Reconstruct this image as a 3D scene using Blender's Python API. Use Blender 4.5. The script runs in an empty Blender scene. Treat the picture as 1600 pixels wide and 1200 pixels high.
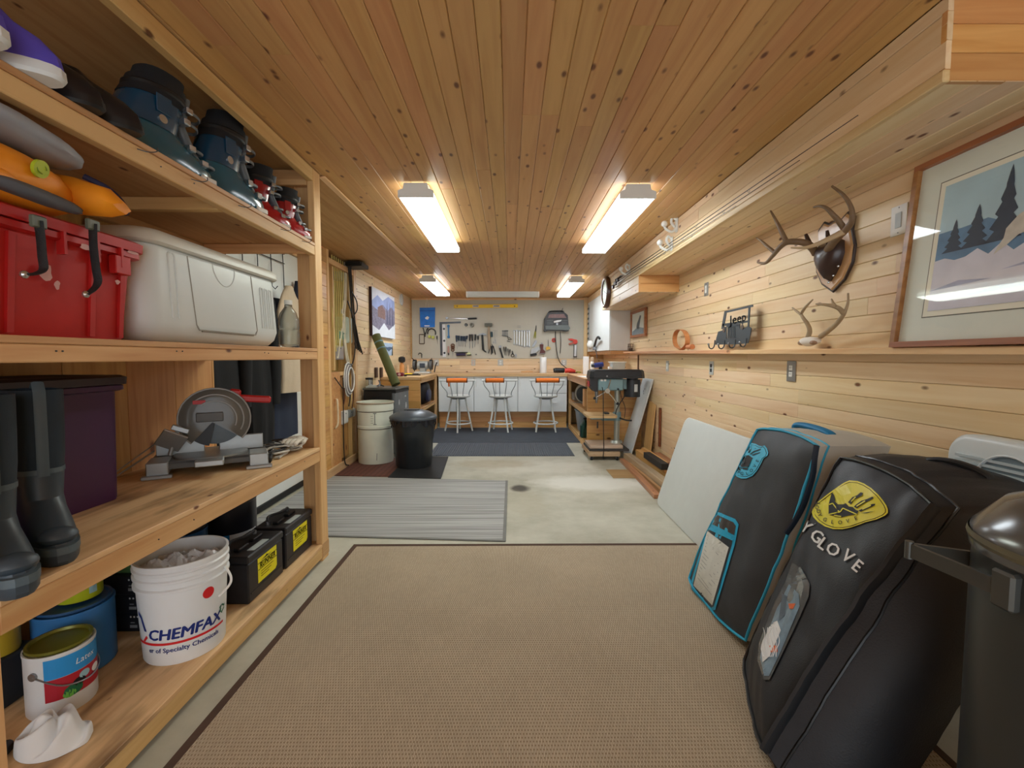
import bpy, bmesh, math, random
from mathutils import Vector, Matrix, Euler, noise as mnoise
random.seed(7)
S = bpy.context.scene
COL = S.collection
PI = math.pi
V = Vector

# ------------------------------------------------------------------ camera, world, exposure
CAM_H, CAM_PITCH, CAM_YAW, FPX = 1.22, math.atan(42/711), math.atan(3/711), 711.0
cam_data = bpy.data.cameras.new('camera')
cam_data.sensor_width = 36.0
cam_data.lens = FPX/1600*36.0
cam_data.clip_start = 0.05
cam_data.dof.use_dof = False
cam = bpy.data.objects.new('camera', cam_data)
COL.objects.link(cam)
cam.location = (0, 0, CAM_H)
cam.rotation_euler = (PI/2-CAM_PITCH, 0, -CAM_YAW)
S.camera = cam

world = bpy.data.worlds.new('daylight')
S.world = world
world.use_nodes = True
_bg = world.node_tree.nodes['Background']
_bg.inputs[0].default_value = (0.86, 0.93, 1.0, 1)
_bg.inputs[1].default_value = 1.9           # soft overcast daylight through the open garage door behind the camera

S.view_settings.view_transform = 'Standard'
S.view_settings.look = 'None'
S.view_settings.exposure = 0.68
S.view_settings.gamma = 1.0
S.view_settings.use_curve_mapping = False
LAMP = 14.0                                   # radiance of the fluorescent diffusers
S.cycles.use_denoising = True
S.cycles.max_bounces = 8
S.cycles.sample_clamp_indirect = 6.0

# ------------------------------------------------------------------ where a sight line of the survey meets a true plane of the room
def on(px, py, X=None, Y=None, Z=None):
    u = (px-800)/FPX; v = (600-py)/FPX
    c, s = math.cos(CAM_PITCH), math.sin(CAM_PITCH)
    d = (u, c+v*s, -s+v*c)
    cy, sy = math.cos(CAM_YAW), math.sin(CAM_YAW)
    d = V((d[0]*cy+d[1]*sy, -d[0]*sy+d[1]*cy, d[2]))
    if X is not None: t = X/d[0]
    elif Y is not None: t = Y/d[1]
    else: t = (Z-CAM_H)/d[2]
    return V((0, 0, CAM_H))+d*t

# room measures
H, XR, XS, XL, D = 2.30, 1.72, 1.307, -1.83, 8.40

# ------------------------------------------------------------------ mesh builder
class MB:
    def __init__(s):
        s.v = []; s.f = []; s.mi = []; s.m = 0; s.T = Matrix.Identity(4)
    def at(s, loc=(0, 0, 0), rot=(0, 0, 0), sc=1):
        s.T = Matrix.Translation(V(loc)) @ Euler(rot).to_matrix().to_4x4() @ (Matrix.Scale(sc, 4) if not isinstance(sc, tuple) else Matrix.Diagonal((*sc, 1)))
        return s
    def pv(s, *pts):
        n = len(s.v)
        for p in pts: s.v.append(s.T @ V(p))
        return n
    def pf(s, *idx):
        s.f.append(tuple(idx)); s.mi.append(s.m)
    def box(s, x0, x1, y0, y1, z0, z1, c=0):
        if x0 > x1: x0, x1 = x1, x0
        if y0 > y1: y0, y1 = y1, y0
        if z0 > z1: z0, z1 = z1, z0
        if c <= 0:
            n = s.pv((x0,y0,z0),(x1,y0,z0),(x1,y1,z0),(x0,y1,z0),(x0,y0,z1),(x1,y0,z1),(x1,y1,z1),(x0,y1,z1))
            for q in ((0,3,2,1),(4,5,6,7),(0,1,5,4),(1,2,6,5),(2,3,7,6),(3,0,4,7)): s.pf(*[n+i for i in q])
            return s
        c = min(c, (x1-x0)*.49, (y1-y0)*.49, (z1-z0)*.49)
        # chamfered box: 24 vertices
        cx, cy, cz = (x0+x1)/2, (y0+y1)/2, (z0+z1)/2
        hx, hy, hz = (x1-x0)/2, (y1-y0)/2, (z1-z0)/2
        idx = {}
        for sx in (-1, 1):
            for sy in (-1, 1):
                for sz in (-1, 1):
                    for a in range(3):
                        d = [hx-c, hy-c, hz-c]; d[a] = (hx, hy, hz)[a]
                        idx[(sx,sy,sz,a)] = s.pv((cx+sx*d[0], cy+sy*d[1], cz+sz*d[2]))
        for a in range(3):
            b, e = (a+1) % 3, (a+2) % 3
            for sa in (-1, 1):
                q = []
                for sb, se in ((-1,-1),(1,-1),(1,1),(-1,1)):
                    k = [0,0,0]; k[a]=sa; k[b]=sb; k[e]=se
                    q.append(idx[(*k, a)])
                s.pf(*(q if sa > 0 else q[::-1]))
            # edge faces along axis a
            for sb in (-1, 1):
                for se in (-1, 1):
                    k0=[0,0,0]; k0[a]=-1; k0[b]=sb; k0[e]=se
                    k1=list(k0); k1[a]=1
                    q=[idx[(*k0,b)],idx[(*k1,b)],idx[(*k1,e)],idx[(*k0,e)]]
                    s.pf(*(q if sb*se < 0 else q[::-1]))
        for sx in (-1, 1):
            for sy in (-1, 1):
                for sz in (-1, 1):
                    q=[idx[(sx,sy,sz,0)],idx[(sx,sy,sz,1)],idx[(sx,sy,sz,2)]]
                    s.pf(*(q if sx*sy*sz > 0 else q[::-1]))
        return s
    def ring(s, c, ax, r, n, ref=None, ph=0.0):
        ax = V(ax).normalized()
        ref = V(ref) if ref is not None else (V((0,0,1)) if abs(ax.z) < .9 else V((1,0,0)))
        a = (ref-ax*ref.dot(ax)).normalized(); b = ax.cross(a)
        rx, ry = (r if isinstance(r, (tuple, list)) else (r, r))
        return s.pv(*[V(c)+a*rx*math.cos(2*PI*i/n+ph)+b*ry*math.sin(2*PI*i/n+ph) for i in range(n)])
    def bridge(s, a, b, n):
        for i in range(n):
            j = (i+1) % n
            s.pf(a+i, a+j, b+j, b+i)
    def cyl(s, p0, p1, r0, r1=None, n=16, caps=True):
        r1 = r0 if r1 is None else r1
        ax = V(p1)-V(p0)
        a = s.ring(p0, ax, r0, n); b = s.ring(p1, ax, r1, n)
        s.bridge(a, b, n)
        if caps:
            s.pf(*[a+i for i in range(n)][::-1]); s.pf(*[b+i for i in range(n)])
        return s
    def tube(s, pts, r, n=8, closed=False, caps=True, flat=None):
        pts = [V(p) for p in pts]; m = len(pts)
        rs = r if isinstance(r, (list, tuple)) else [r]*m
        rings = []; ref = None
        for i, p in enumerate(pts):
            if closed: t = pts[(i+1) % m]-pts[i-1]
            else: t = pts[min(i+1, m-1)]-pts[max(i-1, 0)]
            if t.length < 1e-9: t = V((0,0,1))
            t.normalize()
            if ref is None: ref = V((0,0,1)) if abs(t.z) < .9 else V((1,0,0))
            ref = (ref-t*ref.dot(t))
            if ref.length < 1e-6: ref = t.orthogonal()
            ref.normalize()
            rr = rs[i] if flat is None else (rs[i], rs[i]*flat)
            rings.append(s.ring(p, t, rr, n, ref))
        for i in range(m-1): s.bridge(rings[i], rings[i+1], n)
        if closed: s.bridge(rings[-1], rings[0], n)
        elif caps:
            s.pf(*[rings[0]+i for i in range(n)][::-1]); s.pf(*[rings[-1]+i for i in range(n)])
        return s
    def lathe(s, prof, n=24, c=(0,0,0), a0=0, a1=2*PI):
        full = abs(a1-a0-2*PI) < 1e-6
        k = n if full else n+1
        rows = []
        for r, z in prof:
            rows.append(s.pv(*[(c[0]+r*math.cos(a0+(a1-a0)*i/n), c[1]+r*math.sin(a0+(a1-a0)*i/n), c[2]+z) for i in range(k)]))
        for i in range(len(rows)-1):
            for j in range(n):
                j2 = (j+1) % n if full else j+1
                s.pf(rows[i]+j, rows[i]+j2, rows[i+1]+j2, rows[i+1]+j)
        return s
    def prism(s, poly, d0, d1, plane='xy'):
        def P(a, b, d):
            return (a,b,d) if plane == 'xy' else ((a,d,b) if plane == 'xz' else (d,a,b))
        n = len(poly)
        A = s.pv(*[P(a,b,d0) for a,b in poly]); B = s.pv(*[P(a,b,d1) for a,b in poly])
        s.pf(*[A+i for i in range(n)][::-1]); s.pf(*[B+i for i in range(n)])
        for i in range(n):
            j = (i+1) % n
            s.pf(A+i, A+j, B+j, B+i)
        return s
    def ell(s, c, r, nu=14, nv=8):
        r = r if isinstance(r, (tuple, list)) else (r, r, r)
        top = s.pv((c[0],c[1],c[2]-r[2]))
        rows = []
        for j in range(1, nv):
            t = -PI/2+PI*j/nv
            rows.append(s.pv(*[(c[0]+r[0]*math.cos(t)*math.cos(2*PI*i/nu), c[1]+r[1]*math.cos(t)*math.sin(2*PI*i/nu), c[2]+r[2]*math.sin(t)) for i in range(nu)]))
        bot = s.pv((c[0],c[1],c[2]+r[2]))
        for i in range(nu):
            j = (i+1) % nu
            s.pf(top, rows[0]+j, rows[0]+i); s.pf(bot, rows[-1]+i, rows[-1]+j)
        for k in range(len(rows)-1): s.bridge(rows[k], rows[k+1], nu)
        return s
    def surf(s, fn, nu, nv, closed_u=False):
        k = nu if closed_u else nu+1
        n = s.pv(*[fn(i/nu, j/nv) for j in range(nv+1) for i in range(k)])
        for j in range(nv):
            for i in range(nu):
                i2 = (i+1) % nu if closed_u else i+1
                s.pf(n+j*k+i, n+j*k+i2, n+(j+1)*k+i2, n+(j+1)*k+i)
        return s
    def loft(s, secs, caps=True):
        n = len(secs[0]); rows = [s.pv(*q) for q in secs]
        for a, b in zip(rows, rows[1:]): s.bridge(a, b, n)
        if caps:
            s.pf(*[rows[0]+i for i in range(n)][::-1]); s.pf(*[rows[-1]+i for i in range(n)])
        return s
    def build(s, name, mats, parent=None, smooth=30, label=None, cat=None, group=None, kind=None, world=True, fix=True):
        vs = s.v
        loc = None
        if parent is not None:
            if world:
                Mi = ROOT[root_of(parent).name].inverted()
                vs = [Mi @ p for p in vs]
        elif vs:
            xs = [p.x for p in vs]; ys = [p.y for p in vs]; zs = [p.z for p in vs]
            loc = V(((min(xs)+max(xs))/2, (min(ys)+max(ys))/2, min(zs)))
            vs = [p-loc for p in vs]
        me = bpy.data.meshes.new(name)
        me.from_pydata([tuple(p) for p in vs], [], s.f)
        mats = mats if isinstance(mats, (list, tuple)) else [mats]
        for m in mats: me.materials.append(m)
        if len(mats) > 1: me.polygons.foreach_set('material_index', s.mi)
        if fix:
            bm = bmesh.new(); bm.from_mesh(me)
            bmesh.ops.recalc_face_normals(bm, faces=bm.faces)
            bm.to_mesh(me); bm.free()
        if smooth:
            me.polygons.foreach_set('use_smooth', [True]*len(me.polygons))
            me.set_sharp_from_angle(angle=math.radians(smooth))
        o = bpy.data.objects.new(name, me)
        COL.objects.link(o)
        if parent is not None: o.parent = parent
        else:
            o.location = loc
            ROOT[o.name] = Matrix.Translation(loc)
        tag(o, label, cat, group, kind)
        return o

ROOT = {}
def root_of(o):
    while o.parent is not None: o = o.parent
    return o
def tag(o, label=None, cat=None, group=None, kind=None):
    if label: o['label'] = label
    if cat: o['category'] = cat
    if group: o['group'] = group
    if kind: o['kind'] = kind
    return o
def thing(name, label, cat, loc=(0,0,0), rot=(0,0,0), group=None):
    o = bpy.data.objects.new(name, None); COL.objects.link(o)
    o.empty_display_size = .05
    o.location = loc
    o.rotation_euler = rot if isinstance(rot, tuple) else (0, 0, rot)
    ROOT[o.name] = Matrix.Translation(V(loc)) @ o.rotation_euler.to_matrix().to_4x4()
    return tag(o, label, cat, group)
def copy_tree(o, parent=None):
    c = o.copy(); COL.objects.link(c)
    if parent is not None: c.parent = parent
    for ch in list(o.children): copy_tree(ch, c)
    return c
def place(o, loc, rot=(0,0,0), label=None, sc=None):
    o.location = loc; o.rotation_euler = rot if isinstance(rot, tuple) else (0,0,rot)
    if sc: o.scale = sc if isinstance(sc, tuple) else (sc,)*3
    if label: o['label'] = label
    return o
def bez(pts, n=8):
    # smooth curve through points (Catmull-Rom)
    P = [V(p) for p in pts]; out = []
    for i in range(len(P)-1):
        p0 = P[max(i-1,0)]; p1 = P[i]; p2 = P[i+1]; p3 = P[min(i+2,len(P)-1)]
        for k in range(n):
            t = k/n
            out.append(.5*((2*p1)+(p2-p0)*t+(2*p0-5*p1+4*p2-p3)*t*t+(3*p1-p0-3*p2+p3)*t**3))
    out.append(P[-1]); return out
def rrect(w, h, r, n=5, cx=0, cy=0):
    out = []
    for sx, sy, a in ((1,1,0),(-1,1,PI/2),(-1,-1,PI),(1,-1,3*PI/2)):
        for k in range(n+1):
            t = a+PI/2*k/n
            out.append((cx+sx*(w/2-r)+r*math.cos(t), cy+sy*(h/2-r)+r*math.sin(t)))
    return out
def ellp(rx, ry, n=24, cx=0, cy=0):
    return [(cx+rx*math.cos(2*PI*i/n), cy+ry*math.sin(2*PI*i/n)) for i in range(n)]
def rot90(p): return p

# ------------------------------------------------------------------ materials
def lin(c):
    return tuple(((x/255)/12.92 if x/255 <= .04045 else ((x/255+.055)/1.055)**2.4) for x in c)
MATS = {}
def M(name, rgb, rough=.5, metal=0, var=.1, vscale=12, bump=0, bscale=120, emit=None, alpha=1, trans=0, ior=1.45, coat=0, sheen=0, spec=.5):
    if name in MATS: return MATS[name]
    m = bpy.data.materials.new(name); m.use_nodes = True
    nt = m.node_tree; N = nt.nodes; L = nt.links
    b = N['Principled BSDF']
    c = (*lin(rgb), 1)
    b.inputs['Base Color'].default_value = c
    b.inputs['Roughness'].default_value = rough
    b.inputs['Metallic'].default_value = metal
    b.inputs['Specular IOR Level'].default_value = spec
    b.inputs['IOR'].default_value = ior
    b.inputs['Transmission Weight'].default_value = trans
    b.inputs['Alpha'].default_value = alpha
    b.inputs['Coat Weight'].default_value = coat
    b.inputs['Coat Roughness'].default_value = .15
    b.inputs['Sheen Weight'].default_value = sheen
    tc = N.new('ShaderNodeTexCoord')
    if var:
        n = N.new('ShaderNodeTexNoise'); n.inputs['Scale'].default_value = vscale; n.inputs['Detail'].default_value = 5
        L.new(tc.outputs['Object'], n.inputs['Vector'])
        mx = N.new('ShaderNodeMix'); mx.data_type = 'RGBA'
        mx.inputs['A'].default_value = tuple(min(1, x*(1-var*1.6)) for x in c[:3])+(1,)
        mx.inputs['B'].default_value = tuple(min(1, x*(1+var*1.6)) for x in c[:3])+(1,)
        L.new(n.outputs['Fac'], mx.inputs['Factor']); L.new(mx.outputs['Result'], b.inputs['Base Color'])
    if bump:
        n2 = N.new('ShaderNodeTexNoise'); n2.inputs['Scale'].default_value = bscale; n2.inputs['Detail'].default_value = 3
        L.new(tc.outputs['Object'], n2.inputs['Vector'])
        bp = N.new('ShaderNodeBump'); bp.inputs['Strength'].default_value = bump; bp.inputs['Distance'].default_value = .004
        L.new(n2.outputs['Fac'], bp.inputs['Height']); L.new(bp.outputs['Normal'], b.inputs['Normal'])
    if emit:
        b.inputs['Emission Color'].default_value = (*emit[0], 1); b.inputs['Emission Strength'].default_value = emit[1]
    MATS[name] = m
    return m
def wood(name, axis, light, dark, knots=.10, rough=.42, tint=.16, stain=0, kscale=1.0):
    """pine: grain along one local axis, knots, a tone of its own for every board"""
    if name in MATS: return MATS[name]
    m = bpy.data.materials.new(name); m.use_nodes = True
    nt = m.node_tree; N = nt.nodes; L = nt.links; b = N['Principled BSDF']
    b.inputs['Roughness'].default_value = rough
    tc = N.new('ShaderNodeTexCoord'); oi = N.new('ShaderNodeObjectInfo')
    off = N.new('ShaderNodeVectorMath'); off.operation = 'SCALE'; off.inputs[0].default_value = (31.7, 17.3, 53.1)
    L.new(oi.outputs['Random'], off.inputs['Scale'])
    ad = N.new('ShaderNodeVectorMath'); ad.operation = 'ADD'
    L.new(tc.outputs['Object'], ad.inputs[0]); L.new(off.outputs[0], ad.inputs[1])
    def mapped(al, ac):
        mp = N.new('ShaderNodeMapping'); mp.inputs['Scale'].default_value = tuple(al if i == axis else ac for i in range(3))
        L.new(ad.outputs[0], mp.inputs['Vector']); return mp
    g = mapped(1.6, 26); n1 = N.new('ShaderNodeTexNoise'); n1.inputs['Scale'].default_value = 1.0; n1.inputs['Detail'].default_value = 6; n1.inputs['Distortion'].default_value = .6
    L.new(g.outputs[0], n1.inputs['Vector'])
    k = mapped(3.4*kscale, 7.0*kscale); vo = N.new('ShaderNodeTexVoronoi'); vo.inputs['Scale'].default_value = 1.0; vo.inputs['Randomness'].default_value = 1.0
    L.new(k.outputs[0], vo.inputs['Vector'])
    ramp = N.new('ShaderNodeValToRGB')
    ramp.color_ramp.elements[0].position = .30; ramp.color_ramp.elements[0].color = (*lin(dark), 1)
    ramp.color_ramp.elements[1].position = .62; ramp.color_ramp.elements[1].color = (*lin(light), 1)
    L.new(n1.outputs['Fac'], ramp.inputs[0])
    # knot core and halo
    mr = N.new('ShaderNodeMapRange'); mr.inputs['From Min'].default_value = knots*.62; mr.inputs['From Max'].default_value = knots*1.25
    mr.inputs['To Min'].default_value = 1; mr.inputs['To Max'].default_value = 0
    L.new(vo.outputs['Distance'], mr.inputs['Value'])
    mk = N.new('ShaderNodeMix'); mk.data_type = 'RGBA'; mk.inputs['B'].default_value = (*lin((108, 64, 30)), 1)
    L.new(mr.outputs['Result'], mk.inputs['Factor']); L.new(ramp.outputs['Color'], mk.inputs['A'])
    # tone per board
    hs = N.new('ShaderNodeHueSaturation')
    m1 = N.new('ShaderNodeMapRange'); m1.inputs['To Min'].default_value = 1-tint; m1.inputs['To Max'].default_value = 1+tint*.7
    L.new(oi.outputs['Random'], m1.inputs['Value']); L.new(m1.outputs['Result'], hs.inputs['Value'])
    fr = N.new('ShaderNodeMath'); fr.operation = 'MULTIPLY'; fr.inputs[1].default_value = 7.31; L.new(oi.outputs['Random'], fr.inputs[0])
    fr2 = N.new('ShaderNodeMath'); fr2.operation = 'FRACT'; L.new(fr.outputs[0], fr2.inputs[0])
    m2 = N.new('ShaderNodeMapRange'); m2.inputs['To Min'].default_value = .488; m2.inputs['To Max'].default_value = .509
    L.new(fr2.outputs[0], m2.inputs['Value']); L.new(m2.outputs['Result'], hs.inputs['Hue'])
    L.new(mk.outputs['Result'], hs.inputs['Color'])
    src = hs.outputs['Color']
    if stain:
        sm = mapped(2.2, 9); sn = N.new('ShaderNodeTexNoise'); sn.inputs['Scale'].default_value = 1.0; sn.inputs['Detail'].default_value = 4
        L.new(sm.outputs[0], sn.inputs['Vector'])
        sr = N.new('ShaderNodeMapRange'); sr.inputs['From Min'].default_value = .52; sr.inputs['From Max'].default_value = .70; sr.inputs['To Max'].default_value = stain
        L.new(sn.outputs['Fac'], sr.inputs['Value'])
        sx = N.new('ShaderNodeMix'); sx.data_type = 'RGBA'; sx.inputs['B'].default_value = (*lin((96, 66, 40)), 1)
        L.new(sr.outputs['Result'], sx.inputs['Factor']); L.new(src, sx.inputs['A']); src = sx.outputs['Result']
    L.new(src, b.inputs['Base Color'])
    bp = N.new('ShaderNodeBump'); bp.inputs['Strength'].default_value = .08; bp.inputs['Distance'].default_value = .002
    L.new(n1.outputs['Fac'], bp.inputs['Height']); L.new(bp.outputs['Normal'], b.inputs['Normal'])
    MATS[name] = m
    return m
PL, PDK = (232, 202, 154), (214, 176, 122)
PX, PY, PZ = (wood('pine_'+'xyz'[i], i, PL, PDK) for i in range(3))
CL = wood('ceiling_pine', 0, (208, 162, 104), (194, 144, 88), tint=.085, knots=.13, kscale=1.75)
WP = wood('wall_pine', 0, (236, 210, 170), (227, 194, 147), tint=.075, knots=.12, kscale=1.7)
SX, SY, SZ = (wood('stud_'+'xyz'[i], i, (228, 188, 128), (208, 160, 100), knots=.07, rough=.6) for i in range(3))
PLY_Y = wood('plywood_y', 1, (206, 164, 110), (186, 140, 86), knots=.06, rough=.55, tint=.08)
PLY_Z = wood('plywood_z', 2, (204, 156, 94), (180, 128, 70), knots=.12, rough=.55, tint=.1)
SHELF = wood('worn_plywood', 1, (226, 192, 142), (204, 164, 112), knots=.05, rough=.6, stain=.85)
BENCH = wood('bench_ply', 0, (222, 186, 138), (204, 164, 112), knots=.05, rough=.45)
CLAD = wood('bench_cladding', 0, (220, 170, 104), (200, 144, 80), knots=.1)

BLACKP = M('black_plastic', (24, 25, 27), .45, var=.15)
BLACKR = M('black_rubber', (30, 31, 33), .6, var=.15, bump=.15)
WHITEP = M('white_plastic', (232, 232, 226), .4, var=.03)
WHITE = M('white_laminate', (226, 230, 228), .35, var=.02)
CHROME = M('chrome', (205, 208, 210), .18, 1, var=.04)
STEEL = M('dull_steel', (150, 153, 156), .38, .9, var=.15)
DSTEEL = M('dark_steel', (78, 82, 84), .45, .8, var=.2)
BRASS = M('brass', (190, 150, 70), .35, .9, var=.1)
RED = M('red_plastic', (186, 34, 32), .45, var=.12)
REDM = M('red_gloss', (170, 16, 26), .22, var=.08, coat=.5)
ORANGE = M('orange_towel', (236, 126, 50), .9, var=.1, vscale=60, bump=.4, bscale=300)
PAPER = M('white_paper', (238, 238, 236), .8, var=.02)
BLUEP = M('blue_plastic', (22, 96, 178), .4, var=.1)
YELL = M('yellow_paint', (240, 200, 28), .4, var=.06)
# ------------------------------------------------------------------ the room: planks on every face
_pc = {}
def plank_mesh(L, w, th, mat):
    k = (round(L, 2), round(w, 4), th, mat.name)
    if k in _pc: return _pc[k]
    c = .003
    hl, hw = L/2-.0006, w/2-.0006
    vs = []
    for x in (-hl, hl):
        vs += [(x, -hw, -th), (x, hw, -th), (x, hw, -c), (x, hw-c, 0), (x, -hw+c, 0), (x, -hw, -c)]
    fs = [tuple(range(5, -1, -1)), tuple(range(6, 12))]
    for i in range(6):
        j = (i+1) % 6; fs.append((i, j, 6+j, 6+i))
    me = bpy.data.meshes.new('plank'); me.from_pydata(vs, [], fs); me.materials.append(mat)
    bm = bmesh.new(); bm.from_mesh(me); bmesh.ops.recalc_face_normals(bm, faces=bm.faces); bm.to_mesh(me); bm.free()
    _pc[k] = me; return me
def plank(parent, c, U, W, L, w, th, mat, name='plank', tw=0.0):
    """c = centre of the front face; U = along; W = across; front normal = U x W"""
    U = V(U).normalized(); W = V(W).normalized(); N = U.cross(W)
    if tw: W = (W+N*tw).normalized(); N = U.cross(W)
    o = bpy.data.objects.new(name, plank_mesh(L, w, th, mat)); COL.objects.link(o)
    Mx = Matrix.Identity(4)
    for i in range(3):
        Mx[i][0] = U[i]; Mx[i][1] = W[i]; Mx[i][2] = N[i]; Mx[i][3] = c[i]
    o.parent = parent
    o.matrix_basis = ROOT[root_of(parent).name].inverted() @ Mx
    return o
def clad(parent, O, U, W, u0, u1, r0, r1, pitch, mat, lmin=1.2, lmax=3.4, th=.017, name='plank', cuts=None, flip=False):
    """rows of boards on the plane through O; rows stack along W from r0 to r1"""
    O, U, W = V(O), V(U), V(W)
    Uf = -U if flip else U; N = Uf.cross(W)
    r = r0; i = 0
    while r < r1-.012:
        w = min(pitch, r1-r)
        a = u0; first = True
        while a < u1-.01:
            L = random.choice([lmin+k*.3 for k in range(int((lmax-lmin)/.3)+1)])
            if first: L *= random.choice((.35, .6, .85, 1)); L = round(L/.05)*.05; first = False
            if u1-(a+L) < .35: L = u1-a
            e = min(a+L, u1)
            if cuts:
                for cpos in cuts(r+w/2):
                    if a < cpos-.02 < e and e > cpos+.02: e = cpos
            L = e-a
            plank(parent, O+U*(a+L/2)+W*(r+w/2)+N*random.uniform(-.0012, .0004), Uf, W, L, w, th, mat, name, random.uniform(-.006, .006))
            a = e
        r += pitch; i += 1
def structure(name, mb, mat, parent=None, **k):
    return mb.build(name, mat, parent, kind='structure' if parent is None else None, **k)

# floor: stained concrete
def concrete():
    m = bpy.data.materials.new('stained_concrete'); m.use_nodes = True
    nt = m.node_tree; N = nt.nodes; L = nt.links; b = N['Principled BSDF']; b.inputs['Roughness'].default_value = .62
    ge = N.new('ShaderNodeNewGeometry')
    n1 = N.new('ShaderNodeTexNoise'); n1.inputs['Scale'].default_value = 1.3; n1.inputs['Detail'].default_value = 8; n1.inputs['Roughness'].default_value = .65
    L.new(ge.outputs['Position'], n1.inputs['Vector'])
    r = N.new('ShaderNodeValToRGB'); e = r.color_ramp.elements
    e[0].position = .33; e[0].color = (*lin((156, 152, 134)), 1); e[1].position = .66; e[1].color = (*lin((192, 190, 174)), 1)
    L.new(n1.outputs['Fac'], r.inputs[0]); col = r.outputs['Color']
    n2 = N.new('ShaderNodeTexNoise'); n2.inputs['Scale'].default_value = 7; n2.inputs['Detail'].default_value = 5
    L.new(ge.outputs['Position'], n2.inputs['Vector'])
    def blot(col, cx, cy, rx, ry, rgb, amt, wob=.8, rot=0):
        mp = N.new('ShaderNodeMapping'); mp.vector_type = 'TEXTURE'
        mp.inputs['Location'].default_value = (cx, cy, 0); mp.inputs['Scale'].default_value = (rx, ry, 1); mp.inputs['Rotation'].default_value = (0,0,rot)
        L.new(ge.outputs['Position'], mp.inputs['Vector'])
        ln = N.new('ShaderNodeVectorMath'); ln.operation = 'LENGTH'; L.new(mp.outputs[0], ln.inputs[0])
        ad = N.new('ShaderNodeMath'); ad.operation = 'MULTIPLY_ADD'; ad.inputs[1].default_value = wob; L.new(n2.outputs['Fac'], ad.inputs[0]); L.new(ln.outputs['Value'], ad.inputs[2])
        mr = N.new('ShaderNodeMapRange'); mr.inputs['From Min'].default_value = .75+wob*.3; mr.inputs['From Max'].default_value = 1.05+wob*.5
        mr.inputs['To Min'].default_value = amt; mr.inputs['To Max'].default_value = 0
        L.new(ad.outputs[0], mr.inputs['Value'])
        mx = N.new('ShaderNodeMix'); mx.data_type = 'RGBA'; mx.inputs['B'].default_value = (*lin(rgb), 1)
        L.new(mr.outputs['Result'], mx.inputs['Factor']); L.new(col, mx.inputs['A']); return mx.outputs['Result']
    col = blot(col, .80, 4.35, .62, .30, (214, 213, 204), .75, .7, -.05)
    col = blot(col, .35, 5.0, .8, .35, (206, 203, 190), .5, .9)
    col = blot(col, -.2, 5.15, .55, .25, (150, 132, 96), .45, 1.0)
    col = blot(col, .09, 4.17, .10, .13, (52, 46, 36), .95, 1.0)
    col = blot(col, .10, 3.75, .25, .4, (150, 140, 114), .35, 1.0)
    L.new(col, b.inputs['Base Color'])
    bp = N.new('ShaderNodeBump'); bp.inputs['Strength'].default_value = .1; bp.inputs['Distance'].default_value = .004
    L.new(n2.outputs['Fac'], bp.inputs['Height']); L.new(bp.outputs['Normal'], b.inputs['Normal'])
    return m
structure('floor', MB().box(-2.7, 1.86, -2.2, 8.56, -.1, 0), concrete())

P = .0836
# ceiling of tongue-and-groove boards
ceil_ = structure('ceiling', MB().box(-2.7, 1.86, -2.2, 8.56, 2.32, 2.40), SY)
clad(ceil_, (0, 0, H), (0, 1, 0), (1, 0, 0), -.6, D, -1.116, XS+.01, P, CL, 1.2, 3.6)
clad(ceil_, (0, 0, H), (0, 1, 0), (1, 0, 0), 5.46, D, XL, -1.117, P, CL, 1.2, 2.4)
structure('plywood_panel', MB().box(-2.12, -1.116, -.6, 5.455, H-.002, H+.017), PLY_Y, ceil_)
structure('trim_1', MB().box(-1.138, -1.098, 2.78, 5.50, H-.016, H-.004, .003), PY)

# right wall
wr = structure('wall_right', MB().box(XR+.018, 1.86, -2.2, 8.56, 0, 2.32), SY)
PR = .0855
clad(wr, (XR, 0, 0), (0, 1, 0), (0, 0, 1), -.6, D, 0, 1.25, PR, WP, 1.2, 3.3, cuts=lambda r: (6.08,), flip=True)
clad(wr, (XR, 0, 0), (0, 1, 0), (0, 0, 1), -.6, D, 1.25, 2.06, PR, WP, 1.2, 3.3, flip=True)
structure('joint_shadow_strip', MB().box(1.705, 1.72, 6.07, 6.09, .0, 1.25), M('joint_shadow_wood', (96, 62, 34), .7), None)  # dark strip over the board joint; the joint's shadow is painted as its colour
# ledge along the wall, two lengths, very slightly out of level
led = thing('trim_3', None, None, (XR, 1.2, 1.25)); led['kind'] = 'structure'
def ledge(y0, y1, mt):
    zf = lambda y: 1.243+.0088*y
    m = MB(); n = []
    for y in (y0, y1):
        z = zf(y)
        n.append([(1.622, y, z-.027), (1.72, y, z-.027), (1.72, y, z), (1.626, y, z), (1.622, y, z-.004)])
    m.loft(n); m.build('ledge_board', mt, led, smooth=0)
ledge(-.6, 3.355, WP2 := wood('ledge_pine', 1, (232, 200, 148), (218, 176, 120), tint=.05))
ledge(3.36, 6.72, wood('ledge_red', 1, (218, 168, 122), (200, 146, 100), tint=.05))

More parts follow.
